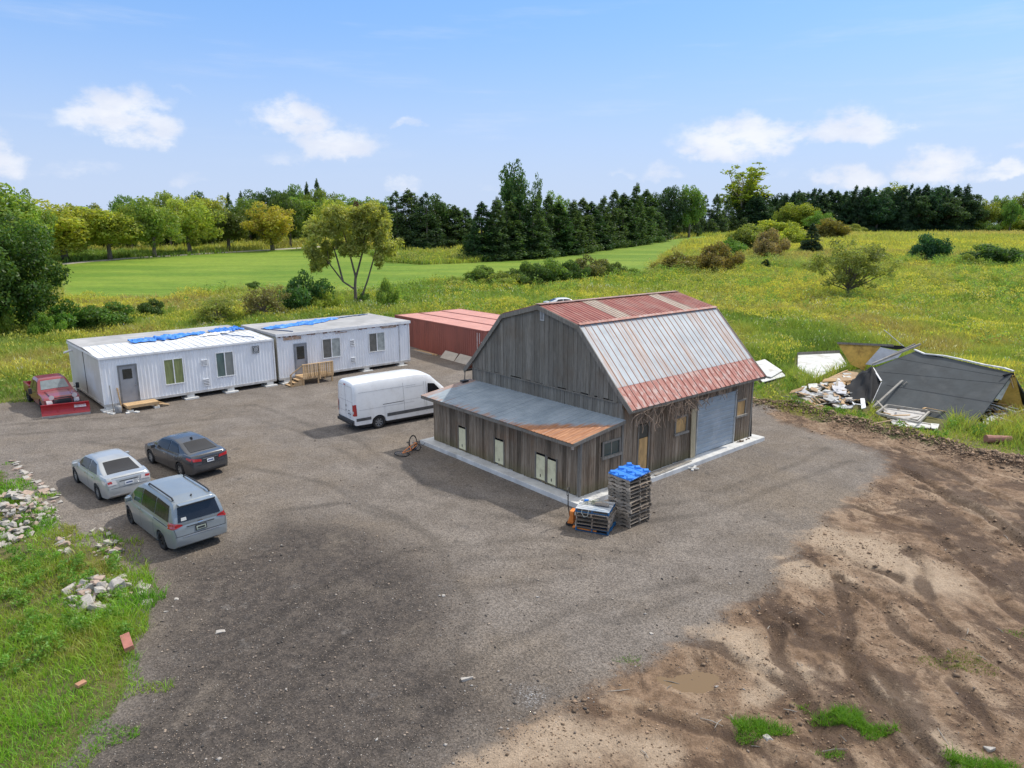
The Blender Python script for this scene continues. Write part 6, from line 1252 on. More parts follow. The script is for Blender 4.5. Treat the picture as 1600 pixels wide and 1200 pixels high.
b = MB(); b.box(-2.95, -1.14, -.96, -.84, .55, 1.18); b.box(-2.95, -1.14, .84, .96, .55, 1.18); b.box(-2.95, -2.87, -.84, .84, .55, 1.16); b.box(-1.2, -1.14, -.84, .84, .55, 1.20); b.box(-2.87, -1.2, -.84, .84, .56, .66); b.build('bed', P_R, tk, bevel=.02)
b = MB(); b.bar((-2.6, -.3, .95), (-1.5, .2, 1.0), .2, .25); b.bar((-2.2, .5, .85), (-1.4, .45, .9), .3, .3); b.build('bed_load', simple('dark_load', (.05, .05, .05), .8, var=.5), tk)
tb = bvh_of([(Vt, Ft), (Vk, Fk)])
for (nm, q, ax, mt, off) in [('windshield', [(1.08, -.72), (1.08, .72), (.60, .62), (.60, -.62)], 'z', simple('pale_windshield', (.16, .19, .20), .08, spec=.9), .014), ('side_window', [(-.25, 1.14), (.85, 1.14), (.42, 1.62), (-.22, 1.66)], 'side', CARGLASS, .012), ('side_window', [(-.95, 1.16), (-.35, 1.14), (-.33, 1.66), (-.90, 1.60)], 'side', CARGLASS, .012), ('door_seam', seam(-.30, .5, -.30, 1.1), 'side', BTRIM, .008), ('door_seam', seam(.95, .5, .95, 1.1), 'side', BTRIM, .008),
    ('grille', [(-.42, .62), (.42, .62), (.42, .90), (-.42, .90)], '-x', BTRIM, .03), ('headlight', [(.52, .64), (.82, .66), (.82, .88), (.54, .86)], 'front2', CLEAR, .03), ('hood_seam', [(1.2, .60), (2.6, .54), (2.6, .56), (1.2, .62)], 'z', BTRIM, .01), ('hood_seam', [(1.2, -.62), (2.6, -.56), (2.6, -.54), (1.2, -.60)], 'z', BTRIM, .01)]:
    if ax == 'side': decal(tb, q, '-y', mt, nm, tk, off); decal(tb, q, 'y', mt, nm, tk, off)
    elif ax == 'front2': decal(tb, q, '-x', mt, nm, tk, off); decal(tb, [(-a, c) for a, c in q], '-x', mt, nm, tk, off)
    else: decal(tb, q, ax, mt, nm, tk, off)
for c in (-2.05, 1.85):
    for sg in (1, -1): wheel(tk, c, sg*.84, .385, .25, SRIM)
for sg in (1, -1):
    b = MB(); b.bar((.85, sg*.95, 1.12), (.85, sg*1.22, 1.18), .04, .04); b.box(.80, .90, sg*1.22-.09, sg*1.22+.09, 1.05, 1.38); b.build('mirror', BTRIM, tk, bevel=.03)
b = MB(); b.box(2.75, 2.92, -.92, .92, .50, .64); b.build('bumper', BTRIM, tk, bevel=.02)
pl_ = MB(); n = 10; prof = []
for k in range(n+1): a = -1.05+1.95*k/n; prof.append((3.55-.42*cos(a)+.24, .40+.37*sin(a)/.87+.02))
for (y0_, y1_) in ((-1.18, 1.18),):
    vs = []; 
    for (x, z) in prof: vs += [(x, y0_, z), (x, y1_, z), ]
    pl_.add(vs, [(2*k, 2*k+1, 2*k+3, 2*k+2) for k in range(n)]); vs = [(x-.03, y, z) for (x, y, z) in vs]; pl_.add(vs, [(2*k+1, 2*k, 2*k+2, 2*k+3) for k in range(n)])
pl_.bar((prof[-1][0]-.02, -1.18, prof[-1][1]), (prof[-1][0]-.02, 1.18, prof[-1][1]), .07, .04); pl_.box(prof[0][0]-.03, prof[0][0]+.0, -1.18, 1.18, .02, .12)
for y in (-1.16, -.4, .4, 1.16): pl_.bar((prof[2][0]-.06, y, prof[2][1]), (prof[8][0]-.06, y, prof[8][1]), .06, .03)
RP = simple('plough_red', (.50, .02, .03), .4, var=.1, dirt=(.30, .06, .05), amt=.3, coat=.3)
PM = Matrix.Translation((3.3, 0, 0)) @ Matrix.Rotation(R(-14), 4, 'Z') @ Matrix.Translation((-3.3, 0, 0)); pw = pl_.build('plough_blade', RP, tk); pw.matrix_local = PM; b = MB(); b.box(prof[0][0]-.012, prof[0][0]+.02, -1.2, 1.2, .0, .13); b.build('cutting_edge', simple('worn_steel', (.38, .34, .31), .6, var=.2), pw)
b = MB()
for y in (-.35, .35): b.bar((2.8, y, .45), (3.2, y*.6, .36), .08, .1)
b.bar((2.95, -.55, .52), (2.95, .55, .52), .07, .07); b.bar((2.95, -.5, .5), (2.95, -.5, 1.02), .05, .05); b.bar((2.95, .5, .5), (2.95, .5, 1.02), .05, .05); b.bar((2.95, -.62, 1.02), (2.95, .62, 1.02), .05, .05); b.build('plough_frame', BTRIM, tk)
for y in (-.58, .58): b = MB(); b.tube([(2.90, y, 1.08), (3.0, y, 1.08)], [.10, .14], 10); b.build('plough_lamp', CLEAR, tk)
def text(name, s_, size, mat, parent, M):
    cu = bpy.data.curves.new(name, 'FONT'); cu.body = s_; cu.size = size; cu.extrude = .003; cu.align_x = 'CENTER'; cu.align_y = 'CENTER'; o = bpy.data.objects.new(name, cu); COL.objects.link(o)
    dg = bpy.context.evaluated_depsgraph_get(); me = bpy.data.meshes.new_from_object(o.evaluated_get(dg)); bpy.data.objects.remove(o); me.materials.clear(); me.materials.append(mat)
    q = mesh_obj(name, me, parent); q.matrix_local = M; return q
px, pz = prof[7]; b = MB(); mx = Matrix.Translation((px+.03, .72, pz-.02)) @ Matrix.Rotation(R(90), 4, 'Z') @ Matrix.Rotation(R(72), 4, 'X'); b.M = mx; b.box(-.30, .30, -.085, .085, 0, .006); b.build('decal_plate', simple('decal_white', (.75, .74, .72), .5), pw)
text('lettering', 'WESTERN', .135, simple('decal_red', (.5, .02, .03), .5), pw, mx @ Matrix.Translation((0, 0, .008)))
# ---------------------------------------------------------------- bicycle lying by the slab
bk_ = thing('bicycle', 'orange bicycle lying on the gravel at the left corner of the slab, front wheel up', 'bicycle', (-5.25, 31.55, gz(-5.25, 31.55)), 0)
def ringwheel(par, M, r=.34):
    b = MB(); b.M = M; b.tube([(r*cos(a), r*sin(a), 0) for a in np.linspace(0, 2*pi, 33)], .024, 6, False); o = b.build('wheel', TYRE, par, smooth=True)
    b = MB(); b.M = M; b.tube([(0, 0, -.04), (0, 0, .04)], .025, 8); b.tube([((r-.035)*cos(a), (r-.035)*sin(a), 0) for a in np.linspace(0, 2*pi, 33)], .009, 4, False)
    for k in range(18): a = 2*pi*k/18; b.tube([(.02*cos(a), .02*sin(a), .02*(-1)**k), ((r-.04)*cos(a), (r-.04)*sin(a), 0)], .0022, 3, False)
    b.build('spokes', STEEL, o)
ORG = simple('orange_frame', (.75, .22, .035), .4, coat=.5)
ringwheel(bk_, Matrix.Translation((-.02, -.02, .06)) @ Matrix.Rotation(R(7), 4, 'Y'))
ringwheel(bk_, Matrix.Translation((.42, .72, .40)) @ Matrix.Rotation(R(68), 4, 'Z') @ Matrix.Rotation(R(84), 4, 'X'))
b = MB()
for q in ([(0, 0, .08), (.40, .16, .18)], [(0, 0, .10), (.30, .42, .30)], [(.40, .16, .18), (.30, .42, .30)], [(.40, .16, .18), (.62, .62, .32)], [(.30, .42, .30), (.62, .62, .40)], [(.62, .62, .40), (.42, .72, .40)]): b.tube(q, .022, 6)
b.build('frame', ORG, bk_)
b = MB(); b.tube([(.28, .44, .30), (.20, .56, .42)], .014, 6); b.add([(.10, .50, .44), (.30, .54, .46), (.26, .70, .46), (.14, .66, .44), (.2, .6, .40)], [(0,1,2,3), (0,4,1), (1,4,2), (2,4,3), (3,4,0)]); b.build('saddle', BTRIM, bk_)
b = MB(); b.tube([(.62, .62, .40), (.74, .60, .42)], .015, 6); b.tube([(.60, .86, .42), (.74, .80, .44), (.76, .60, .42), (.80, .42, .30), (.92, .36, .22)], .014, 6); b.build('handlebar', BTRIM, bk_)
b = MB(); b.tube([(.40+.09*cos(a), .16+.09*sin(a), .16) for a in np.linspace(0, 2*pi, 17)], .012, 5, False); b.tube([(.40, .16, .16), (.30, .02, .10)], .012, 5); b.box(.24, .34, -.03, .05, .07, .10); b.tube([(.40, .16, .2), (.50, .30, .22)], .012, 5); b.build('crankset', BTRIM, bk_)
sc_ = thing('kick_scooter', 'small dark folded scooter lying against the corner of the slab by the bicycle', 'scooter', (-4.62, 32.15, gz(-4.6, 32.1)), R(-20))
b = MB(); b.tube([(.17*cos(a), .03, .19+.17*sin(a)) for a in np.linspace(0, 2*pi, 21)], .02, 6, False); b.build('wheel', TYRE, sc_)
b = MB(); b.tube([(-.05, .05, .10), (-.5, .06, .08)], .03, 6); b.tube([(-.05, .05, .12), (.10, .03, .30), (.35, .0, .36)], .015, 6); b.box(-.42, -.15, -.02, .12, .05, .09); b.build('frame', simple('navy_frame', (.03, .05, .12), .5), sc_)
b = MB(); b.tube([(.35, -.12, .38), (.35, .0, .36), (.36, .14, .40)], .015, 6); b.build('handlebar', BTRIM, sc_)
# ---------------------------------------------------------------- pallets
def make_pallet(mat, group='stacked pallets'):
    o = thing('pallet', 'x', 'pallet', group=group)
    b = MB(); W_, D_ = 1.22, 1.02
    n = 7
    for k in range(n): y = -D_/2+(k+.5)*D_/n; hw_ = rnd.uniform(.042, .062); b.box(-W_/2, W_/2, y-hw_, y+hw_, .118+rnd.uniform(0, .004), .138, rnd.random())
    b.build('top_deck', mat, o)
    b = MB()
    for y in (-D_/2+.06, 0, D_/2-.06): b.box(-W_/2, W_/2, y-.05, y+.05, 0, .018, rnd.random())
    b.build('bottom_deck', mat, o)
    for x in (-W_/2+.02, 0, W_/2-.02):
        b = MB(); s_ = [-D_/2, -D_/2+.16, -D_/2+.38, -.11, .11, D_/2-.38, D_/2-.16, D_/2]; 
        b.prism([(x-.02, s_[0], .0185), (x-.02, s_[1], .0185), (x-.02, s_[1]+.03, .055), (x-.02, s_[2]-.03, .055), (x-.02, s_[2], .0185), (x-.02, s_[5], .0185), (x-.02, s_[5]+.03, .055), (x-.02, s_[6]-.03, .055), (x-.02, s_[6], .0185), (x-.02, s_[7], .0185), (x-.02, s_[7], .1175), (x-.02, s_[0], .1175)], (.04, 0, 0), rnd.random()); b.build('stringer', mat, o)
    return o
BLUEW = wood_mat('blue_painted_wood', (.02, .09, .22), (.035, .16, .33), warm=(.10, .12, .15), tone=.3, axis=0)
WORNB = wood_mat('worn_pale_blue_wood', (.34, .36, .38), (.55, .55, .54), warm=(.04, .16, .30), tone=.4, axis=0)
protos = [make_pallet(PALLETWOOD) for _ in range(3)]
SP = [(Vector((4.50, 23.95, 0)), R(38), 13), (Vector((3.00, 23.30, 0)), R(-24), 5)]
used = 0; zg = gz(4.5, 23.9)
HT = .142
for k in range(13):
    c_ = protos[k] if k < 3 else copy_tree(protos[k % 3]); tilt = 0 if k < 9 else .012*(k-8)
    c_.location = (4.36+rnd.uniform(-.03, .03)-.03*max(0, k-6)*.4, 23.98+rnd.uniform(-.03, .03), zg+.01+k*HT); c_.rotation_euler = (0, 0, R(42)+rnd.uniform(-.05, .05)+(pi if k % 2 else 0))
    c_['label'] = 'grey wooden pallet in the tall stack under the blue plastic pallet' if k not in (0, 12) else ('bottom wooden pallet of the tall stack' if k == 0 else 'topmost wooden pallet of the tall stack, just under the blue plastic'); c_['group'] = 'wooden pallets in the tall stack'
zg2 = gz(3.0, 23.3)
for k in range(6):
    if k in (0, 5): c_ = make_pallet(BLUEW); 
    else: c_ = copy_tree(protos[k % 3])
    if k == 5:
        for ch in c_.children:
            if ch.name.startswith('top_deck'): ch.data.materials.clear(); ch.data.materials.append(WORNB); ch['label'] = 'worn pale deck boards with blue edges'
    c_.location = (3.02+rnd.uniform(-.03, .03), 23.32+rnd.uniform(-.03, .03), zg2+.01+k*HT); c_.rotation_euler = (0, 0, R(-22)+rnd.uniform(-.04, .04))
    c_['label'] = {0: 'blue painted pallet at the bottom of the short stack', 5: 'worn blue and white pallet on top of the short stack'}.get(k, 'grey wooden pallet inside the short stack between the blue ones'); c_['group'] = 'pallets in the short stack'
bp = thing('plastic_pallet', 'bright blue plastic pallet upside down on the tall pallet stack', 'pallet', (4.30, 23.98, zg+.03+13*HT), R(42)); BPL = simple('blue_plastic', (.03, .22, .70), .45, var=.1)
b = MB(); b.box(-.60, .60, -.50, .50, 0, .035)
for k in range(6): b.box(-.60+k*.225, -.56+k*.225, -.5, .5, .035, .05)
b.build('deck', BPL, bp, bevel=.008)
for i_ in range(3):
    for j_ in range(3):
        b = MB(); x, y = -.48+i_*.48, -.39+j_*.39; b.M = Matrix.Translation((x, y, 0)) @ Matrix.Rotation(R(45), 4, 'Z'); b.tube([(0, 0, .035), (0, 0, .10), (0, 0, .108)], [.15, .12, .10], 4); b.build('foot', BPL, bp)
bp.rotation_euler = (R(3), R(-4), R(42))
tz = zg2+.01+6*HT
b = MB(); b.tube([(-.22, 0, 0), (0, .02, .03), (.28, 0, 0)], [.06, .085, .06], 9); o = b.build('log', wood_mat('grey_log', (.25, .21, .17), (.4, .35, .3), axis=0)); o.location = (3.2, 23.25, tz+.06); o.rotation_euler = (0, 0, R(-20)); tag(o, 'short grey log lying on the low pallet stack', 'log')
b = MB(); rs = random.Random(8)
for k in range(26):
    p = Vector((rs.uniform(-.25, .25), rs.uniform(-.2, .2), .02)); b.tube([p, p+Vector((rs.uniform(-.15, .15), rs.uniform(-.15, .15), rs.uniform(0, .05))), p+Vector((rs.uniform(-.25, .25), rs.uniform(-.25, .25), .01))], .008, 4, False, tone=rs.random())
o = b.build('tangled_straps', simple('faded_strap', (.42, .42, .30), .8, tone=.4)); o.location = (2.95, 23.55, tz+.0); tag(o, 'faded tangle of straps on the low pallet stack', 'straps')
b = MB(); b.box(-.08, .08, -.05, .05, 0, .08); o = b.build('blue_can', BPL, bevel=.01); o.location = (2.72, 23.68, tz+.0); tag(o, 'small blue object on the far corner of the low pallet stack', 'can')
b = MB(); b.tube([(-.14, 0, .0), (-.15, -.02, -.12), (-.05, -.04, -.26), (.08, -.03, -.2), (.10, 0, .0)], .01, 5); o = b.build('hose_loop', simple('pale_hose', (.55, .58, .52), .5)); o.location = (2.62, 22.95, tz-.02); o.rotation_euler[2] = R(-22); tag(o, 'pale loop of cord hanging off the low pallet stack', 'cord')
# pallet jack
jk = thing('pallet_jack', 'orange pallet jack with black handle at the left of the low stack', 'pallet jack', (2.20, 23.52, gz(2.2, 23.5)), R(-24))
OR = simple('jack_orange', (.80, .25, .05), .5, dirt=(.3, .12, .04), amt=.3)
b = MB(); b.box(-.06, .10, -.17, .17, .16, .62); b.prism([(-.16, -.13, .10), (.08, -.13, .10), (.08, -.13, .30), (-.05, -.13, .45)], (0, .26, 0)); b.build('body', OR, jk, bevel=.03)
b = MB(); b.bar((.10, -.20, .06), (1.0, -.20, .06), .15, .05); b.bar((.10, .20, .06), (1.0, .20, .06), .15, .05); b.build('fork', OR, jk)
b = MB(); b.tube([(-.10, 0, .35), (-.17, 0, .75), (-.18, 0, 1.15)], .022, 6); b.tube([(-.18, 0, 1.10), (-.18, -.12, 1.2), (-.18, -.11, 1.40), (-.18, 0, 1.44), (-.18, .11, 1.40), (-.18, .12, 1.2), (-.18, 0, 1.10)], .016, 6); b.build('handle', BLACKM, jk)
for y in (-.08, .08): b = MB(); b.tube([(-.12, y-.03, .09), (-.12, y+.03, .09)], .09, 12); b.build('wheel', TYRE, jk)
# ---------------------------------------------------------------- rubble and stones
def rock_mesh(seed, name='chunk', mat=None):
    rs = random.Random(seed); b = bmesh.new(); bmesh.ops.create_cube(b, size=2)
    for v in b.verts: v.co = Vector((v.co.x*rs.uniform(.6, 1.1), v.co.y*rs.uniform(.6, 1.1), v.co.z*rs.uniform(.45, .9)))
    bmesh.ops.bisect_plane(b, geom=b.verts[:]+b.edges[:]+b.faces[:], plane_co=(rs.uniform(.3, .6), 0, rs.uniform(.2, .4)), plane_no=Vector((rs.uniform(.3, 1), rs.uniform(-1, 1), rs.uniform(.4, 1))).normalized(), clear_outer=True)
    bmesh.ops.holes_fill(b, edges=b.edges[:]); bmesh.ops.bevel(b, geom=b.edges[:], offset=.09, segments=1, affect='EDGES')
    me = bpy.data.meshes.new(name); b.to_mesh(me); b.free(); me.materials.append(mat); return me
RKM = simple('broken_concrete', (.42, .39, .35), .92, var=.25, sc=2.5, dirt=(.28, .22, .17), amt=.7, bmp=.5); RKP = simple('pinkish_stone', (.40, .30, .24), .92, var=.25, sc=2.5, bmp=.5)
RK = [rock_mesh(k, mat=RKM if k % 4 else RKP) for k in range(10)]
def heap(poly, n, s0, s1, lab, grp, seed, name='concrete_chunk', lift=.25, flat=1.0):
    P_ = poly_w(poly); rs = random.Random(seed); x0, y0_ = P_.min(0); x1_, y1_ = P_.max(0); k = 0; tries = 0
    while k < n and tries < 20000:
        tries += 1; x, y = rs.uniform(x0, x1_), rs.uniform(y0_, y1_)
        d = float(sdist(np.array([x]), np.array([y]), P_)[0])
        if d < 0: continue
        s_ = (.82 if seed == 5 else .62)*rs.uniform(s0, s1)*(1.6 if rs.random() < .12 else 1)
        o = mesh_obj(name, RK[rs.randrange(10)]); o.scale = (s_*rs.uniform(.8, 1.4), s_*rs.uniform(.7, 1), s_*rs.uniform(.4, .8)*flat); o.location = (x, y, gz(x, y)+s_*.2+rs.random()*lift*min(1, d*1.5)); o.rotation_euler = (rs.uniform(-.5, .5), rs.uniform(-.5, .5), rs.uniform(0, 6.3)); tag(o, lab, 'rubble', grp); k += 1
heap([(-10,782),(30,765),(60,775),(85,800),(60,822),(45,850),(20,858),(-10,862)], 168, .09, .22, 'broken concrete chunk in the big heap at the left edge', 'chunks of the left edge heap', 1, lift=.35)
heap([(50,800),(78,792),(86,812),(60,825)], 16, .06, .14, 'small chunk between the big heap and the grass tuft', 'chunks beside the big heap', 2)
heap([(88,845),(112,838),(118,868),(95,880)], 12, .10, .22, 'pale chunk in the little pile left of the minivan tail', 'chunks of the little pile', 3)
heap([(135,830),(175,822),(205,862),(175,890),(150,880)], 26, .07, .18, 'chunk hidden in weeds between the small pile and the gravel', 'chunks among the weeds', 4)
heap([(106,925),(130,912),(160,900),(200,902),(228,912),(225,930),(180,945),(165,958),(120,962),(104,945)], 72, .09, .21, 'broken concrete chunk in the heap beside the gravel, below the minivan', 'chunks of the gravel side heap', 5, lift=.3)
hp = scatter(16000, -19, -9, 17, 29); kk = np.zeros(len(hp[0]), bool)
for q_ in ([(-10,775),(30,758),(60,770),(95,805),(66,830),(45,858),(20,866),(-10,870)], [(100,925),(130,908),(160,896),(200,898),(234,910),(230,935),(180,950),(165,962),(120,966),(100,948)], [(48,795),(90,788),(95,815),(60,830)]): kk |= sdist(hp[0], hp[1], poly_w(q_)) > 0
kk &= fbm(hp[0], hp[1], .8, 3, 9) > .42
tag(stones('rubble_crumbs', hp[0][kk], hp[1][kk], rg.uniform(.02, .07, kk.sum()), simple('pale_crumb', (.38, .34, .30), .9, var=.3, tone=.3), rg.uniform(0, 1, kk.sum())), kind='stuff')
def one(u, v, s_, k, lab, name='stone', cat='stone', rz=.4, sc=(1, .8, .5)):
    p = hit(u, v); o = mesh_obj(name, RK[k]); o.scale = [s_*q for q in sc]; o.location = (p.x, p.y, gz(p.x, p.y)+s_*.15); o.rotation_euler[2] = rz; return tag(o, lab, cat)
one(229, 943, .16, 1, 'white flat chunk lying alone right of the gravel side heap'); one(345, 987, .10, 2, 'pale flat stone alone on the dark gravel', sc=(1.3, .8, .25)); one(276, 937, .07, 3, 'small white stone on the gravel right of the heap'); one(260, 956, .06, 5, 'smaller white stone below the other one near the heap')
one(694, 931, .07, 6, 'white stone in the middle of the dark gravel'); one(840, 932, .06, 7, 'white stone right of the middle of the yard'); one(1262, 628, .45, 1, 'grey boulder at the right road edge near the debris', name='boulder', cat='boulder', sc=(1, .7, .6))
one(730, 1060, .14, 5, 'dark stone in the yard above the white powder', sc=(1.2, .6, .4)); one(1248, 640, .2, 2, 'small round stone at the grass edge right of the barn'); one(1018, 990, .06, 3, 'little pale stone at the edge of the dirt'); one(1120, 1068, .05, 5, 'white stone next to the puddle'); one(1200, 1158, .11, 6, 'white stone below the left grass tuft'); one(1545, 1168, .12, 7, 'pale stone at the lower right on the earth')
b = MB(); b.box(-.28, .28, -.11, .11, 0, .16); o = b.build('clay_block', simple('red_clay', (.42, .17, .13), .85, var=.2, dirt=(.30, .12, .09), amt=.5), bevel=.01); p = hit(201, 1016); o.location = (p.x, p.y, gz(p.x, p.y)+.14); o.rotation_euler = (R(8), R(10), R(-52)); tag(o, 'reddish clay block lying in the left grass', 'block')
b = MB(); b.box(-.11, .11, -.06, .06, 0, .07); o = b.build('old_brick', simple('orange_brick', (.42, .22, .13), .9, var=.2)); p = hit(127, 1078); o.location = (p.x, p.y, gz(p.x, p.y)+.08); o.rotation_euler = (.2, .1, 1.2); tag(o, 'orange brick half hidden in the lower left grass', 'brick')
b = MB(); b.tube([(-.62, 0, .2), (-.35, 0, .2), (-.345, 0, .2), (.05, 0, .2), (.62, 0, .2)], [.21, .21, .19, .19, .17], 14); o = b.build('clay_pipe', simple('clay_pipe', (.33, .16, .12), .85, var=.2)); p = hit(1559, 692); o.location = (p.x, p.y, gz(p.x, p.y)); o.rotation_euler[2] = R(-2); tag(o, 'brown clay pipe lying in the grass near the right edge', 'pipe')
CURB = [hit(*q) for q in ((20,722),(45,745),(70,762),(92,785))]
for k in range(26):
    t_ = k/25*3; i_ = min(int(t_), 2); q = CURB[i_].lerp(CURB[i_+1], t_-i_); o = mesh_obj('asphalt_piece', RK[k % 10]); s_ = rnd.uniform(.06, .16); o.scale = (s_*1.4, s_, s_*.35); x, y = q.x+rnd.uniform(-.15, .15), q.y+rnd.uniform(-.15, .15); o.location = (x, y, gz(x, y)+.03); o.rotation_euler = (rnd.uniform(-.2, .2), rnd.uniform(-.2, .2), rnd.uniform(0, 6)); tag(o, 'dark broken piece along the left edge of the gravel near the silver sedan', 'rubble', 'broken pieces along the gravel edge')
# tufts of grass growing on the bare earth
def tuft(u, v, rx, n, h, lab, pal=((.10,.26,.02),(.20,.36,.04))):
    p = hit(u, v); rs = np.random.default_rng(int(u)); a = rs.uniform(0, 6.28, n); r = np.sqrt(rs.uniform(0, 1, n))*rx*(1+.35*np.sin(3*a+u)); x = p.x+r*np.cos(a)*1.35; y = p.y+r*np.sin(a)*.75
    o = blades('grass_tuft', x, y, h*rs.uniform(.4, 1.2, n), rs.uniform(.008, .018, n), rs.uniform(.3, 1.1, n), np.array(pal)[0]+(np.array(pal)[1]-np.array(pal)[0])*rs.uniform(0, 1, (n, 1)), GRASS); tag(o, lab, 'grass tuft', 'grass tufts on the bare earth')
tuft(1183, 1142, .42, 1300, .22, 'bright green grass tuft at the bottom, left of the biggest one'); tuft(1318, 1125, .40, 1300, .22, 'biggest bright green grass tuft at the bottom of the earth area'); tuft(1365, 1145, .3, 600, .18, 'smaller green tuft right below the biggest tuft')
tuft(1500, 1035, .60, 1500, .07, 'flat patch of pale green grass at the right on the brown earth', ((.16,.22,.04),(.26,.30,.07))); tuft(1510, 1195, .35, 900, .2, 'green tuft cut by the bottom edge at the right'); tuft(1560, 1200, .25, 500, .18, 'small green tuft cut by the bottom edge, next to another'); tuft(1300, 1180, .2, 200, .12, 'thin small tuft below the biggest one')
tuft(1255, 1105, .15, 120, .1, 'tiny tuft between the puddle and the biggest tuft'); tuft(985, 1032, .25, 160, .08, 'faint tuft where the gravel meets the puddle'); tuft(1590, 990, .25, 160, .08, 'sparse tuft at the far right of the brown earth')
# ---------------------------------------------------------------- the collapsed shed
def ws(x, y): return (1220+x/4.21, 500+y/4.21)
def onplane(u, v, P0, nrm):
    d = ray(u, v); o_ = Vector((0, 0, CH)); nrm = Vector(nrm); return o_+d*((Vector(P0)-o_).dot(nrm)/d.dot(nrm))
SHING = simple('grey_roof_felt', (.060, .068, .072), .85, var=.3, sc=.9, dirt=(.10, .105, .105), amt=.6, bmp=.3)
BLKT = simple('black_felt', (.010, .010, .012), .9, var=.4, sc=2); FOAM = simple('yellow_foam', (.62, .39, .09), .9, var=.2, sc=2.5, dirt=(.22, .11, .03), amt=.7); WPAN = simple('white_panel', (.60, .60, .57), .7, var=.15, sc=1.6, dirt=(.30, .26, .20), amt=.8); EDGE_W = simple('white_edge', (.66, .66, .66), .6); GLUM = wood_mat('grey_lumber', (.26, .24, .21), (.42, .40, .36), axis=0)
Aw, Bw = Vector((22.2, 41.3, .05)), Vector((25.4, 36.8, .05)); bd = (Bw-Aw).normalized(); up_ = Vector((-bd.y, bd.x, 0)); up_ = up_ if up_.y > 0 or up_.x > 0 else -up_
nR = bd.cross((up_+Vector((0, 0, .6))).normalized()).normalized()
sh = thing('collapsed_shed', 'collapsed shed with a big slumped grey roof lying in the grass', 'shed', tuple(Aw.xy)+(0,), 0); so3 = Matrix.Translation((-Aw.x, -Aw.y, 0))
def sheet(name, pts, mat, parent, th=.06, off=None, M=so3, n=0, wob=0, seed=0):
    pts = [Vector(p) for p in pts]; c = Vector((0, 0, 0))
    for i_ in range(len(pts)): c += (pts[i_]-pts[0]).cross(pts[(i_+1) % len(pts)]-pts[0])
    nrm = c.normalized(); b = MB(); b.M = M
    if n and len(pts) == 4:
        V = []
        for i_ in range(n+1):
            for j_ in range(n+1):
                s_, t_ = i_/n, j_/n; q = pts[0].lerp(pts[1], s_).lerp(pts[3].lerp(pts[2], s_), t_); V.append(q+nrm*wob*(float(vn(i_*1., j_*1., 3.1, seed))-.5)*2)
        b.add(V, [(i_*(n+1)+j_, (i_+1)*(n+1)+j_, (i_+1)*(n+1)+j_+1, i_*(n+1)+j_+1) for i_ in range(n) for j_ in range(n)])
        o = b.build(name, mat, parent, smooth=True); so_ = o.modifiers.new('s', 'SOLIDIFY'); so_.thickness = th; so_.offset = 0
        return o
    b.prism(pts, nrm*(off if off is not None else -th)); return b.build(name, mat, parent)
rp = [onplane(*ws(*q), Aw, nR) for q in ((600, 558), (800, 606), (1100, 672), (1262, 692), (1335, 610), (1525, 352), (1200, 272), (960, 232), (885, 205), (605, 318), (665, 405))]
Aq, Bq, Cq, Dq, Eq = [onplane(*ws(*q), Aw, nR) for q in ((598, 558), (1262, 692), (1527, 352), (885, 202), (603, 316))]
sheet('roof', rp, SHING, sh, .10)
for q0_, q1_ in (((640, 340), (1480, 420)), ((740, 250), (1500, 380))):
    a_, c_ = [onplane(*ws(*k), Aw, nR) for k in (q0_, q1_)]; sheet('roof_seam', [a_, c_, c_+Vector((0, 0, .012)), a_+Vector((0, 0, .012))], simple('felt_seam', (.045, .05, .052), .9), sh, .02)
sheet('roof_seam', [onplane(*ws(*q), Aw, nR)+nR*(.004 if nR.z > 0 else -.004) for q in ((700, 425), (1400, 540), (1399, 545), (699, 430))], simple('felt_seam', (.06, .065, .07), .9), sh, .006)
# white metal edge along the ridge
pts_ = [onplane(*ws(*q), Aw, nR)+Vector((0, 0, .05)) for q in ((880, 200), (945, 228), (1070, 240), (1180, 262), (1330, 298), (1470, 322), (1530, 342))]
b = MB(); b.M = so3
for p0, p1 in zip(pts_[:-1], pts_[1:]): b.bar(p0, p1, .16, .07)
b.build('ridge_flashing', EDGE_W, sh); b = MB(); b.M = so3; b.bar(onplane(*ws(605, 318), Aw, nR)+Vector((0, 0, .04)), onplane(*ws(660, 405), Aw, nR)+Vector((0, 0, .04)), .10, .05); b.bar(onplane(*ws(662, 412), Aw, nR)+Vector((0, 0, .03)), onplane(*ws(598, 552), Aw, nR)+Vector((0, 0, .03)), .03, .04); b.build('edge_flashing', EDGE_W, sh)
b = MB(); b.M = so3; p0, p1 = onplane(*ws(598, 305), Aw, nR)+Vector((0, 0, .14)), onplane(*ws(918, 172), Aw, nR)+Vector((0, 0, .14)); b.bar(p0, p1, .09, .12, tone=.8); b.bar(p0+Vector((.15, .18, -.04)), p1+Vector((-.2, .25, -.04)), .07, .10, tone=.4); b.build('ridge_beam', GLUM, sh)
# rear slope, running down behind the ridge
sheet('rear_roof', [Cq+Vector((0, 0, -.05)), Dq+Vector((0, 0, -.05)), Dq+Vector((2.6, 2.4, -2.7)), Cq+Vector((2.6, 1.6, -2.35))], SHING, sh, .08)
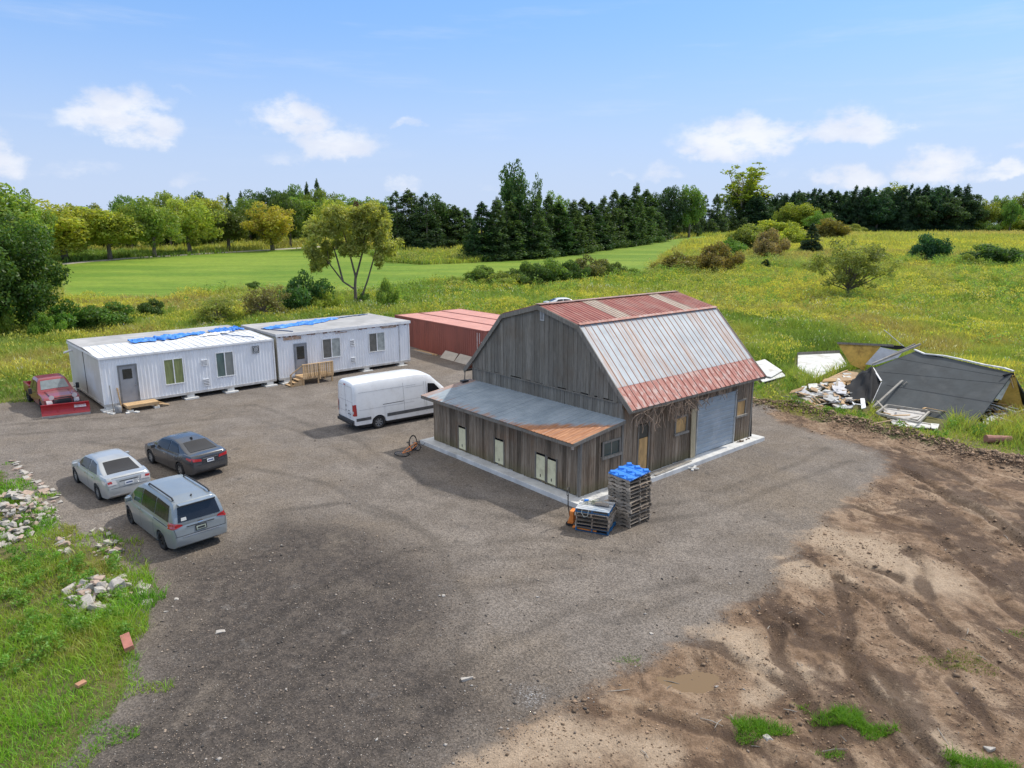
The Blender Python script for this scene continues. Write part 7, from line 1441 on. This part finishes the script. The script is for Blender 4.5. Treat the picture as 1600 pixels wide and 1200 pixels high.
# right end: tilted foam backed wall and torn strip
pC = Cq+Vector((-.05, 0, -.08)); sheet('end_wall', [pC, Vector((pC.x+.25, pC.y+.15, pC.z+.02)), Vector((pC.x+1.7, pC.y+.9, .02)), Vector((pC.x+.2, pC.y+1.3, .02))], FOAM, sh, .10)
q = [onplane(*ws(*k), Cq+Vector((0, .15, 0)), (0, 1, 0)) for k in ((1450, 385), (1515, 388), (1445, 525), (1392, 508))]; sheet('torn_panel', q, WPAN, sh, .06)
q = [onplane(*ws(*k), Cq+Vector((0, .05, 0)), (0, 1, 0)) for k in ((1455, 360), (1530, 345), (1535, 372), (1480, 392))]; sheet('torn_felt', q, BLKT, sh, .05)
b = MB(); b.M = so3; q0, q1 = [onplane(*ws(*k), Cq, (0, 1, 0)) for k in ((1508, 372), (1530, 448))]; b.bar(q0, q1, .05, .05); b.build('hanging_stud', NEWWOOD, sh)
# left end: black felt hanging down over the rubble
E0 = Eq+Vector((-.02, -.02, .06)); gpt = lambda x, y, z=0.0: (lambda h: Vector((h.x, h.y, gz(h.x, h.y)+z)))(hit(*ws(x, y), dz=z))
sheet('hanging_felt', [E0, gpt(600, 560, .12), gpt(372, 525, .12), gpt(470, 390, .55)], BLKT, sh, .03, n=14, wob=.16, seed=3)
sheet('hanging_felt', [E0, gpt(520, 395, .3), gpt(560, 330, .6), Eq+Vector((.3, .5, .0))], BLKT, sh, .03, n=8, wob=.08, seed=4)
sheet('hanging_felt', [E0, onplane(*ws(664, 408), Aw, nR)-Vector((0, 0, .08)), onplane(*ws(602, 552), Aw, nR)-Vector((0, 0, .02)), gpt(545, 540, .1)], BLKT, sh, .03, n=8, wob=.05, seed=7)
b = MB(); b.M = so3; b.bar(E0+Vector((-.05, -.03, -.15)), gpt(545, 480, .1), .06, .06, tone=.3); b.build('stud', GLUM, sh)
# upper left: foam backed wall fallen outward and a grey inner panel
bk0 = Vector((26.2, 50.5, 0)); nb_ = (-.35, -1, .25)
q = [onplane(*ws(*k), bk0, nb_) for k in ((372, 150), (655, 172), (560, 300), (545, 332), (458, 292))]; sheet('fallen_wall', q, FOAM, sh, .10)
q = [onplane(*ws(*k), bk0, nb_)+Vector((-.05, -.12, .03)) for k in ((368, 146), (740, 162), (740, 176), (372, 160))]; sheet('wall_plate', q, TRIMWOOD, sh, .08)
nb2 = (-.3, -1, .55); q = [onplane(*ws(*k), bk0+Vector((0, -1.2, 0)), nb2) for k in ((655, 180), (800, 212), (770, 250), (610, 300), (555, 292))]; sheet('inner_panel', q, simple('pale_grey_panel', (.46, .47, .50), .6, var=.12, dirt=(.3, .29, .27), amt=.4), sh, .05)
q = [onplane(*ws(*k), bk0+Vector((0, .6, 0)), nb2) for k in ((610, 172), (640, 172), (632, 200), (600, 192))]; sheet('blue_panel', q, simple('navy_sheet', (.02, .03, .08), .5), sh, .05)
q = [onplane(*ws(*k), bk0+Vector((0, .9, 0)), nb2) for k in ((655, 162), (800, 172), (840, 186), (760, 195), (655, 178))]; sheet('rear_felt', q, BLKT, sh, .06)
b = MB(); b.M = so3; p0 = onplane(*ws(678, 65), bk0+Vector((0, 1, 0)), (0, 1, 0)); p1 = onplane(*ws(815, 180), bk0+Vector((0, 1, 0)), (0, 1, 0)); b.tube([p0, p0.lerp(p1, .2)+Vector((.05, 0, -.02)), p1], .03, 6); b.build('bent_pole', EDGE_W, sh)
foot = [gpt(*k)[:2] for k in ((600, 570), (1262, 700), (1600, 600), (1600, 480))]; REFUSE.append([(Aw.x-.2, Aw.y-.3), (Bw.x, Bw.y-.3), (31.5, 39.5), (30.5, 46.5), (27.5, 50.5), (25.5, 49.0), (22.5, 45)]) 
# loose debris around the shed: each piece a thing
def flat(name, pts, mat, lab, cat, z=.06, th=.05, group='shed debris', tilt=0):
    P_ = [gpt(x, y, z+tilt*k) for k, (x, y) in enumerate(pts)]; c = sum((p for p in P_), Vector((0, 0, 0)))/len(P_); o = sheet(name, P_, mat, None, th, M=Matrix.Translation(-c)); o.location = c; tag(o, lab, cat, group)
    Pw = [tuple(p.xy) for p in P_]; REFUSE.append(Pw); return o
flat('white_wall_panel', [(112, 232), (385, 218), (440, 305), (330, 340), (222, 388), (110, 322)], WPAN, 'large dirty white wall panel lying flat left of the wreck', 'panel', .12)
g0, g1 = gpt(108, 236, .10), gpt(388, 223, .10); uz = Vector((0, .05, .30)); o = sheet('grey_trim_board', [g0, g1, g1+uz, g0+uz], TRIMWOOD, None, .05, M=Matrix.Identity(4)); tag(o, 'long grey board standing along the back of the white wall panel', 'board', 'shed debris')
flat('pale_slab', [(180, 425), (235, 420), (280, 450), (240, 482), (185, 455)], WPAN, 'small pale slab in the grass below the white wall panel', 'panel', .1)
flat('plywood_piece', [(312, 385), (420, 335), (510, 350), (500, 400), (380, 405)], simple('worn_ply', (.36, .25, .15), .9, var=.4, sc=5), 'brown plywood piece between white panel and black felt', 'panel', .25)
flat('white_debris', [(335, 420), (395, 400), (435, 450), (430, 490), (370, 485), (340, 455)], simple('dirty_gyp', (.50, .50, .52), .8, var=.3, sc=3), 'white broken board left of the black felt', 'panel', .3, tilt=.03)
flat('grey_debris', [(275, 490), (350, 470), (385, 520), (330, 540), (280, 520)], simple('grey_gyp', (.40, .40, .39), .85, var=.3, sc=3), 'grey sheet on the rubble below the white broken board', 'panel', .3)
flat('white_strip', [(518, 488), (545, 484), (560, 580), (530, 588)], EDGE_W, 'white torn strip standing out beside the orange timber', 'strip', .25)
for k, (a, c, z, mt, nm, lab, w_) in enumerate([((600, 580), (800, 410), .35, GLUM, 'grey_beam', 'long grey beam leaning on the lower left of the fallen roof', .13), ((705, 530), (828, 420), .45, GLUM, 'grey_beam', 'shorter grey beam beside the long one on the fallen roof', .16), ((548, 515), (612, 445), .5, NEWWOOD, 'orange_timber', 'orange timber sticking out of the black felt', .12), ((612, 425), (606, 470), .6, NEWWOOD, 'orange_timber', 'short orange timber end beside the longer one', .14), ((310, 388), (440, 330), .4, NEWWOOD, 'pale_timber', 'pale timber on the brown plywood piece', .08), ((315, 390), (470, 410), .35, NEWWOOD, 'pale_timber', 'lower pale timber on the brown plywood piece', .06), ((1290, 700), (1600, 592), .12, GLUM, 'grey_pole', 'grey pole on the grass at the right end of the shed', .10), ((700, 645), (1030, 695), .12, GLUM, 'grey_beam', 'low grey beam along the front of the white rubble', .10)]):
    p0, p1 = gpt(*a, z*.5), gpt(*c, z)
    if k < 2: p1 = onplane(*ws(*c), Aw, nR)+Vector((0, 0, .12)); p0 = gpt(*a, .08)
    m_ = (p0+p1)/2; o = MB().bar(p0-m_, p1-m_, w_, .07).build(nm, mt); o.location = m_; tag(o, lab, 'beam', 'shed timbers')
fr = thing('lumber_frame', 'rectangular grey lumber frame lying in front of the fallen roof', 'frame', tuple(gpt(830, 600))); c0 = Vector(fr.location)
b = MB()
for (a, c) in (((630, 612), (700, 560)), ((700, 560), (1048, 612)), ((975, 606), (905, 672)), ((640, 616), (905, 676))): b.bar(gpt(*a, .32)-c0, gpt(*c, .34)-c0, .10, .12, tone=rnd.random())
b.build('beams', GLUM, fr)
flat('pale_floor_sheet', [(660, 580), (960, 610), (900, 660), (700, 640)], simple('pale_lining', (.44, .42, .40), .7, var=.2), 'pale sheet showing inside the lumber frame', 'panel', .08)
flat('white_rubble_sheet', [(720, 660), (870, 665), (1000, 690), (980, 715), (740, 712)], WPAN, 'white crumbled sheet under the lumber frame', 'panel', .06)
flat('white_rubble_sheet', [(985, 685), (1042, 690), (1030, 722), (990, 716)], WPAN, 'small white piece right of the crumbled sheet', 'panel', .10)
rs = random.Random(77)
def debris(poly, n, lab, grp, mats, seed, s0=.1, s1=.4, lift=.25):
    rs = random.Random(seed); P_ = np.array([hit(*ws(*q))[:2] for q in poly]); k = 0
    while k < n:
        x, y = rs.uniform(P_[:, 0].min(), P_[:, 0].max()), rs.uniform(P_[:, 1].min(), P_[:, 1].max())
        if float(sdist(np.array([x]), np.array([y]), P_)[0]) < 0: continue
        a, c = rs.uniform(s0, s1), rs.uniform(s0*.6, s1*.6); b = MB(); b.prism([(-a, -c*.7, 0), (a*.8, -c, 0), (a, c*.6, 0), (0, c, 0), (-a*.7, c*.8, 0)], (0, 0, rs.uniform(.02, .06))); o = b.build('debris_piece', mats[rs.randrange(len(mats))]); o.location = (x, y, gz(x, y)+rs.random()*lift); o.rotation_euler = (rs.uniform(-.5, .5), rs.uniform(-.5, .5), rs.uniform(0, 6.3)); tag(o, lab, 'debris', grp); k += 1
DBM = [WPAN, MATS['dirty_gyp'], MATS['grey_gyp'], NEWWOOD, MATS['worn_ply'], RKM]
REFUSE.append([tuple(hit(*ws(*q))[:2]) for q in ((330, 400), (520, 330), (610, 560), (440, 600), (330, 610), (60, 500), (160, 470))]); REFUSE.append([tuple(hit(*ws(*q))[:2]) for q in ((620, 560), (1060, 600), (1060, 690), (1030, 725), (740, 720))])
debris([(300, 395), (500, 370), (500, 560), (420, 600), (270, 560), (60, 500), (160, 470)], 130, 'broken board or plaster piece in the rubble left of the fallen roof', 'rubble left of the roof', DBM, 5, .14, .5, .35)
debris([(1370, 560), (1560, 550), (1480, 640), (1400, 715), (1280, 700)], 46, 'white and tan scrap inside the open right end of the shed', 'rubble at the right end', [WPAN, MATS['grey_gyp'], MATS['worn_ply'], FOAM, MATS['pale_grey_panel']], 6, .12, .42, .2)
debris([(170, 530), (330, 600), (350, 615), (190, 560)], 26, 'yellow wood scrap on the earth edge below the rubble', 'yellow scraps on the earth edge', [NEWWOOD], 8, .08, .26, .06)
for k in range(60):
    rgn = [(330, 395, 560, 590), (60, 470, 330, 600), (620, 590, 1040, 715), (1300, 560, 1560, 700)][k % 4]
    x, y = rs.uniform(rgn[0], rgn[2]), rs.uniform(rgn[1], rgn[3]); p = gpt(x, y); l_ = rs.uniform(.25, .95); a, e_ = rs.uniform(0, 6.3), rs.uniform(-.1, .45)
    o = MB().bar((-l_*cos(e_), 0, -l_*sin(e_)*.2), (l_*cos(e_), 0, l_*sin(e_)), rs.uniform(.04, .14), .035).build('broken_board', [GLUM, NEWWOOD, OLDPLANK, MATS['worn_ply'], EDGE_W][rs.randrange(5)]); o.location = (p.x, p.y, p.z+rs.uniform(.1, .4)); o.rotation_euler = (rs.uniform(-.3, .3), 0, a); tag(o, 'splintered board sticking out of the rubble around the collapsed shed', 'board', 'splintered boards around the shed')
flat('fallen_sheet', [(1165-1220, 0), (1, 0), (1, 1)], WPAN, 'x', 'x') if 0 else None
def gp(u, v, z=0.0):
    h = hit(u, v, dz=z); return Vector((h.x, h.y, gz(h.x, h.y)+z))
for k, (pts, z, lab) in enumerate((([(1172, 568), (1195, 562), (1222, 580), (1205, 590), (1186, 586)], .25, 'pale board lying in the grass right behind the barn roof corner'), ([(1186, 592), (1222, 583), (1228, 588), (1192, 598)], .12, 'narrow pale board in front of the other one behind the barn'))):
    P_ = [gp(*q, z) for q in pts]; c = sum(P_, Vector((0, 0, 0)))/len(P_); o = sheet('pale_board', P_, WPAN, None, .05, M=Matrix.Translation(-c)); o.location = c; tag(o, lab, 'board', 'pale boards behind the barn'); REFUSE.append([tuple(p.xy) for p in P_])
# sticks and litter on the bare earth
for k in range(34):
    u, v = rnd.uniform(960, 1580), rnd.uniform(830, 1190); p = hit(u, v)
    if float(sdist(np.array([p.x]), np.array([p.y]), DIRT)[0]) < .3: continue
    a = rnd.uniform(0, 6.3); l_ = rnd.uniform(.08, .30); o = MB().tube([(-l_, 0, 0), (0, rnd.uniform(-.03, .03), .015), (l_, 0, 0)], [.008, .010, .005], 5).build('stick', OLDPLANK if k % 2 else TRIMWOOD); o.location = (p.x, p.y, gz(p.x, p.y)+.015); o.rotation_euler = (0, 0, a); tag(o, 'dry stick lying on the brown earth', 'stick', 'sticks on the brown earth')
grow_weeds()
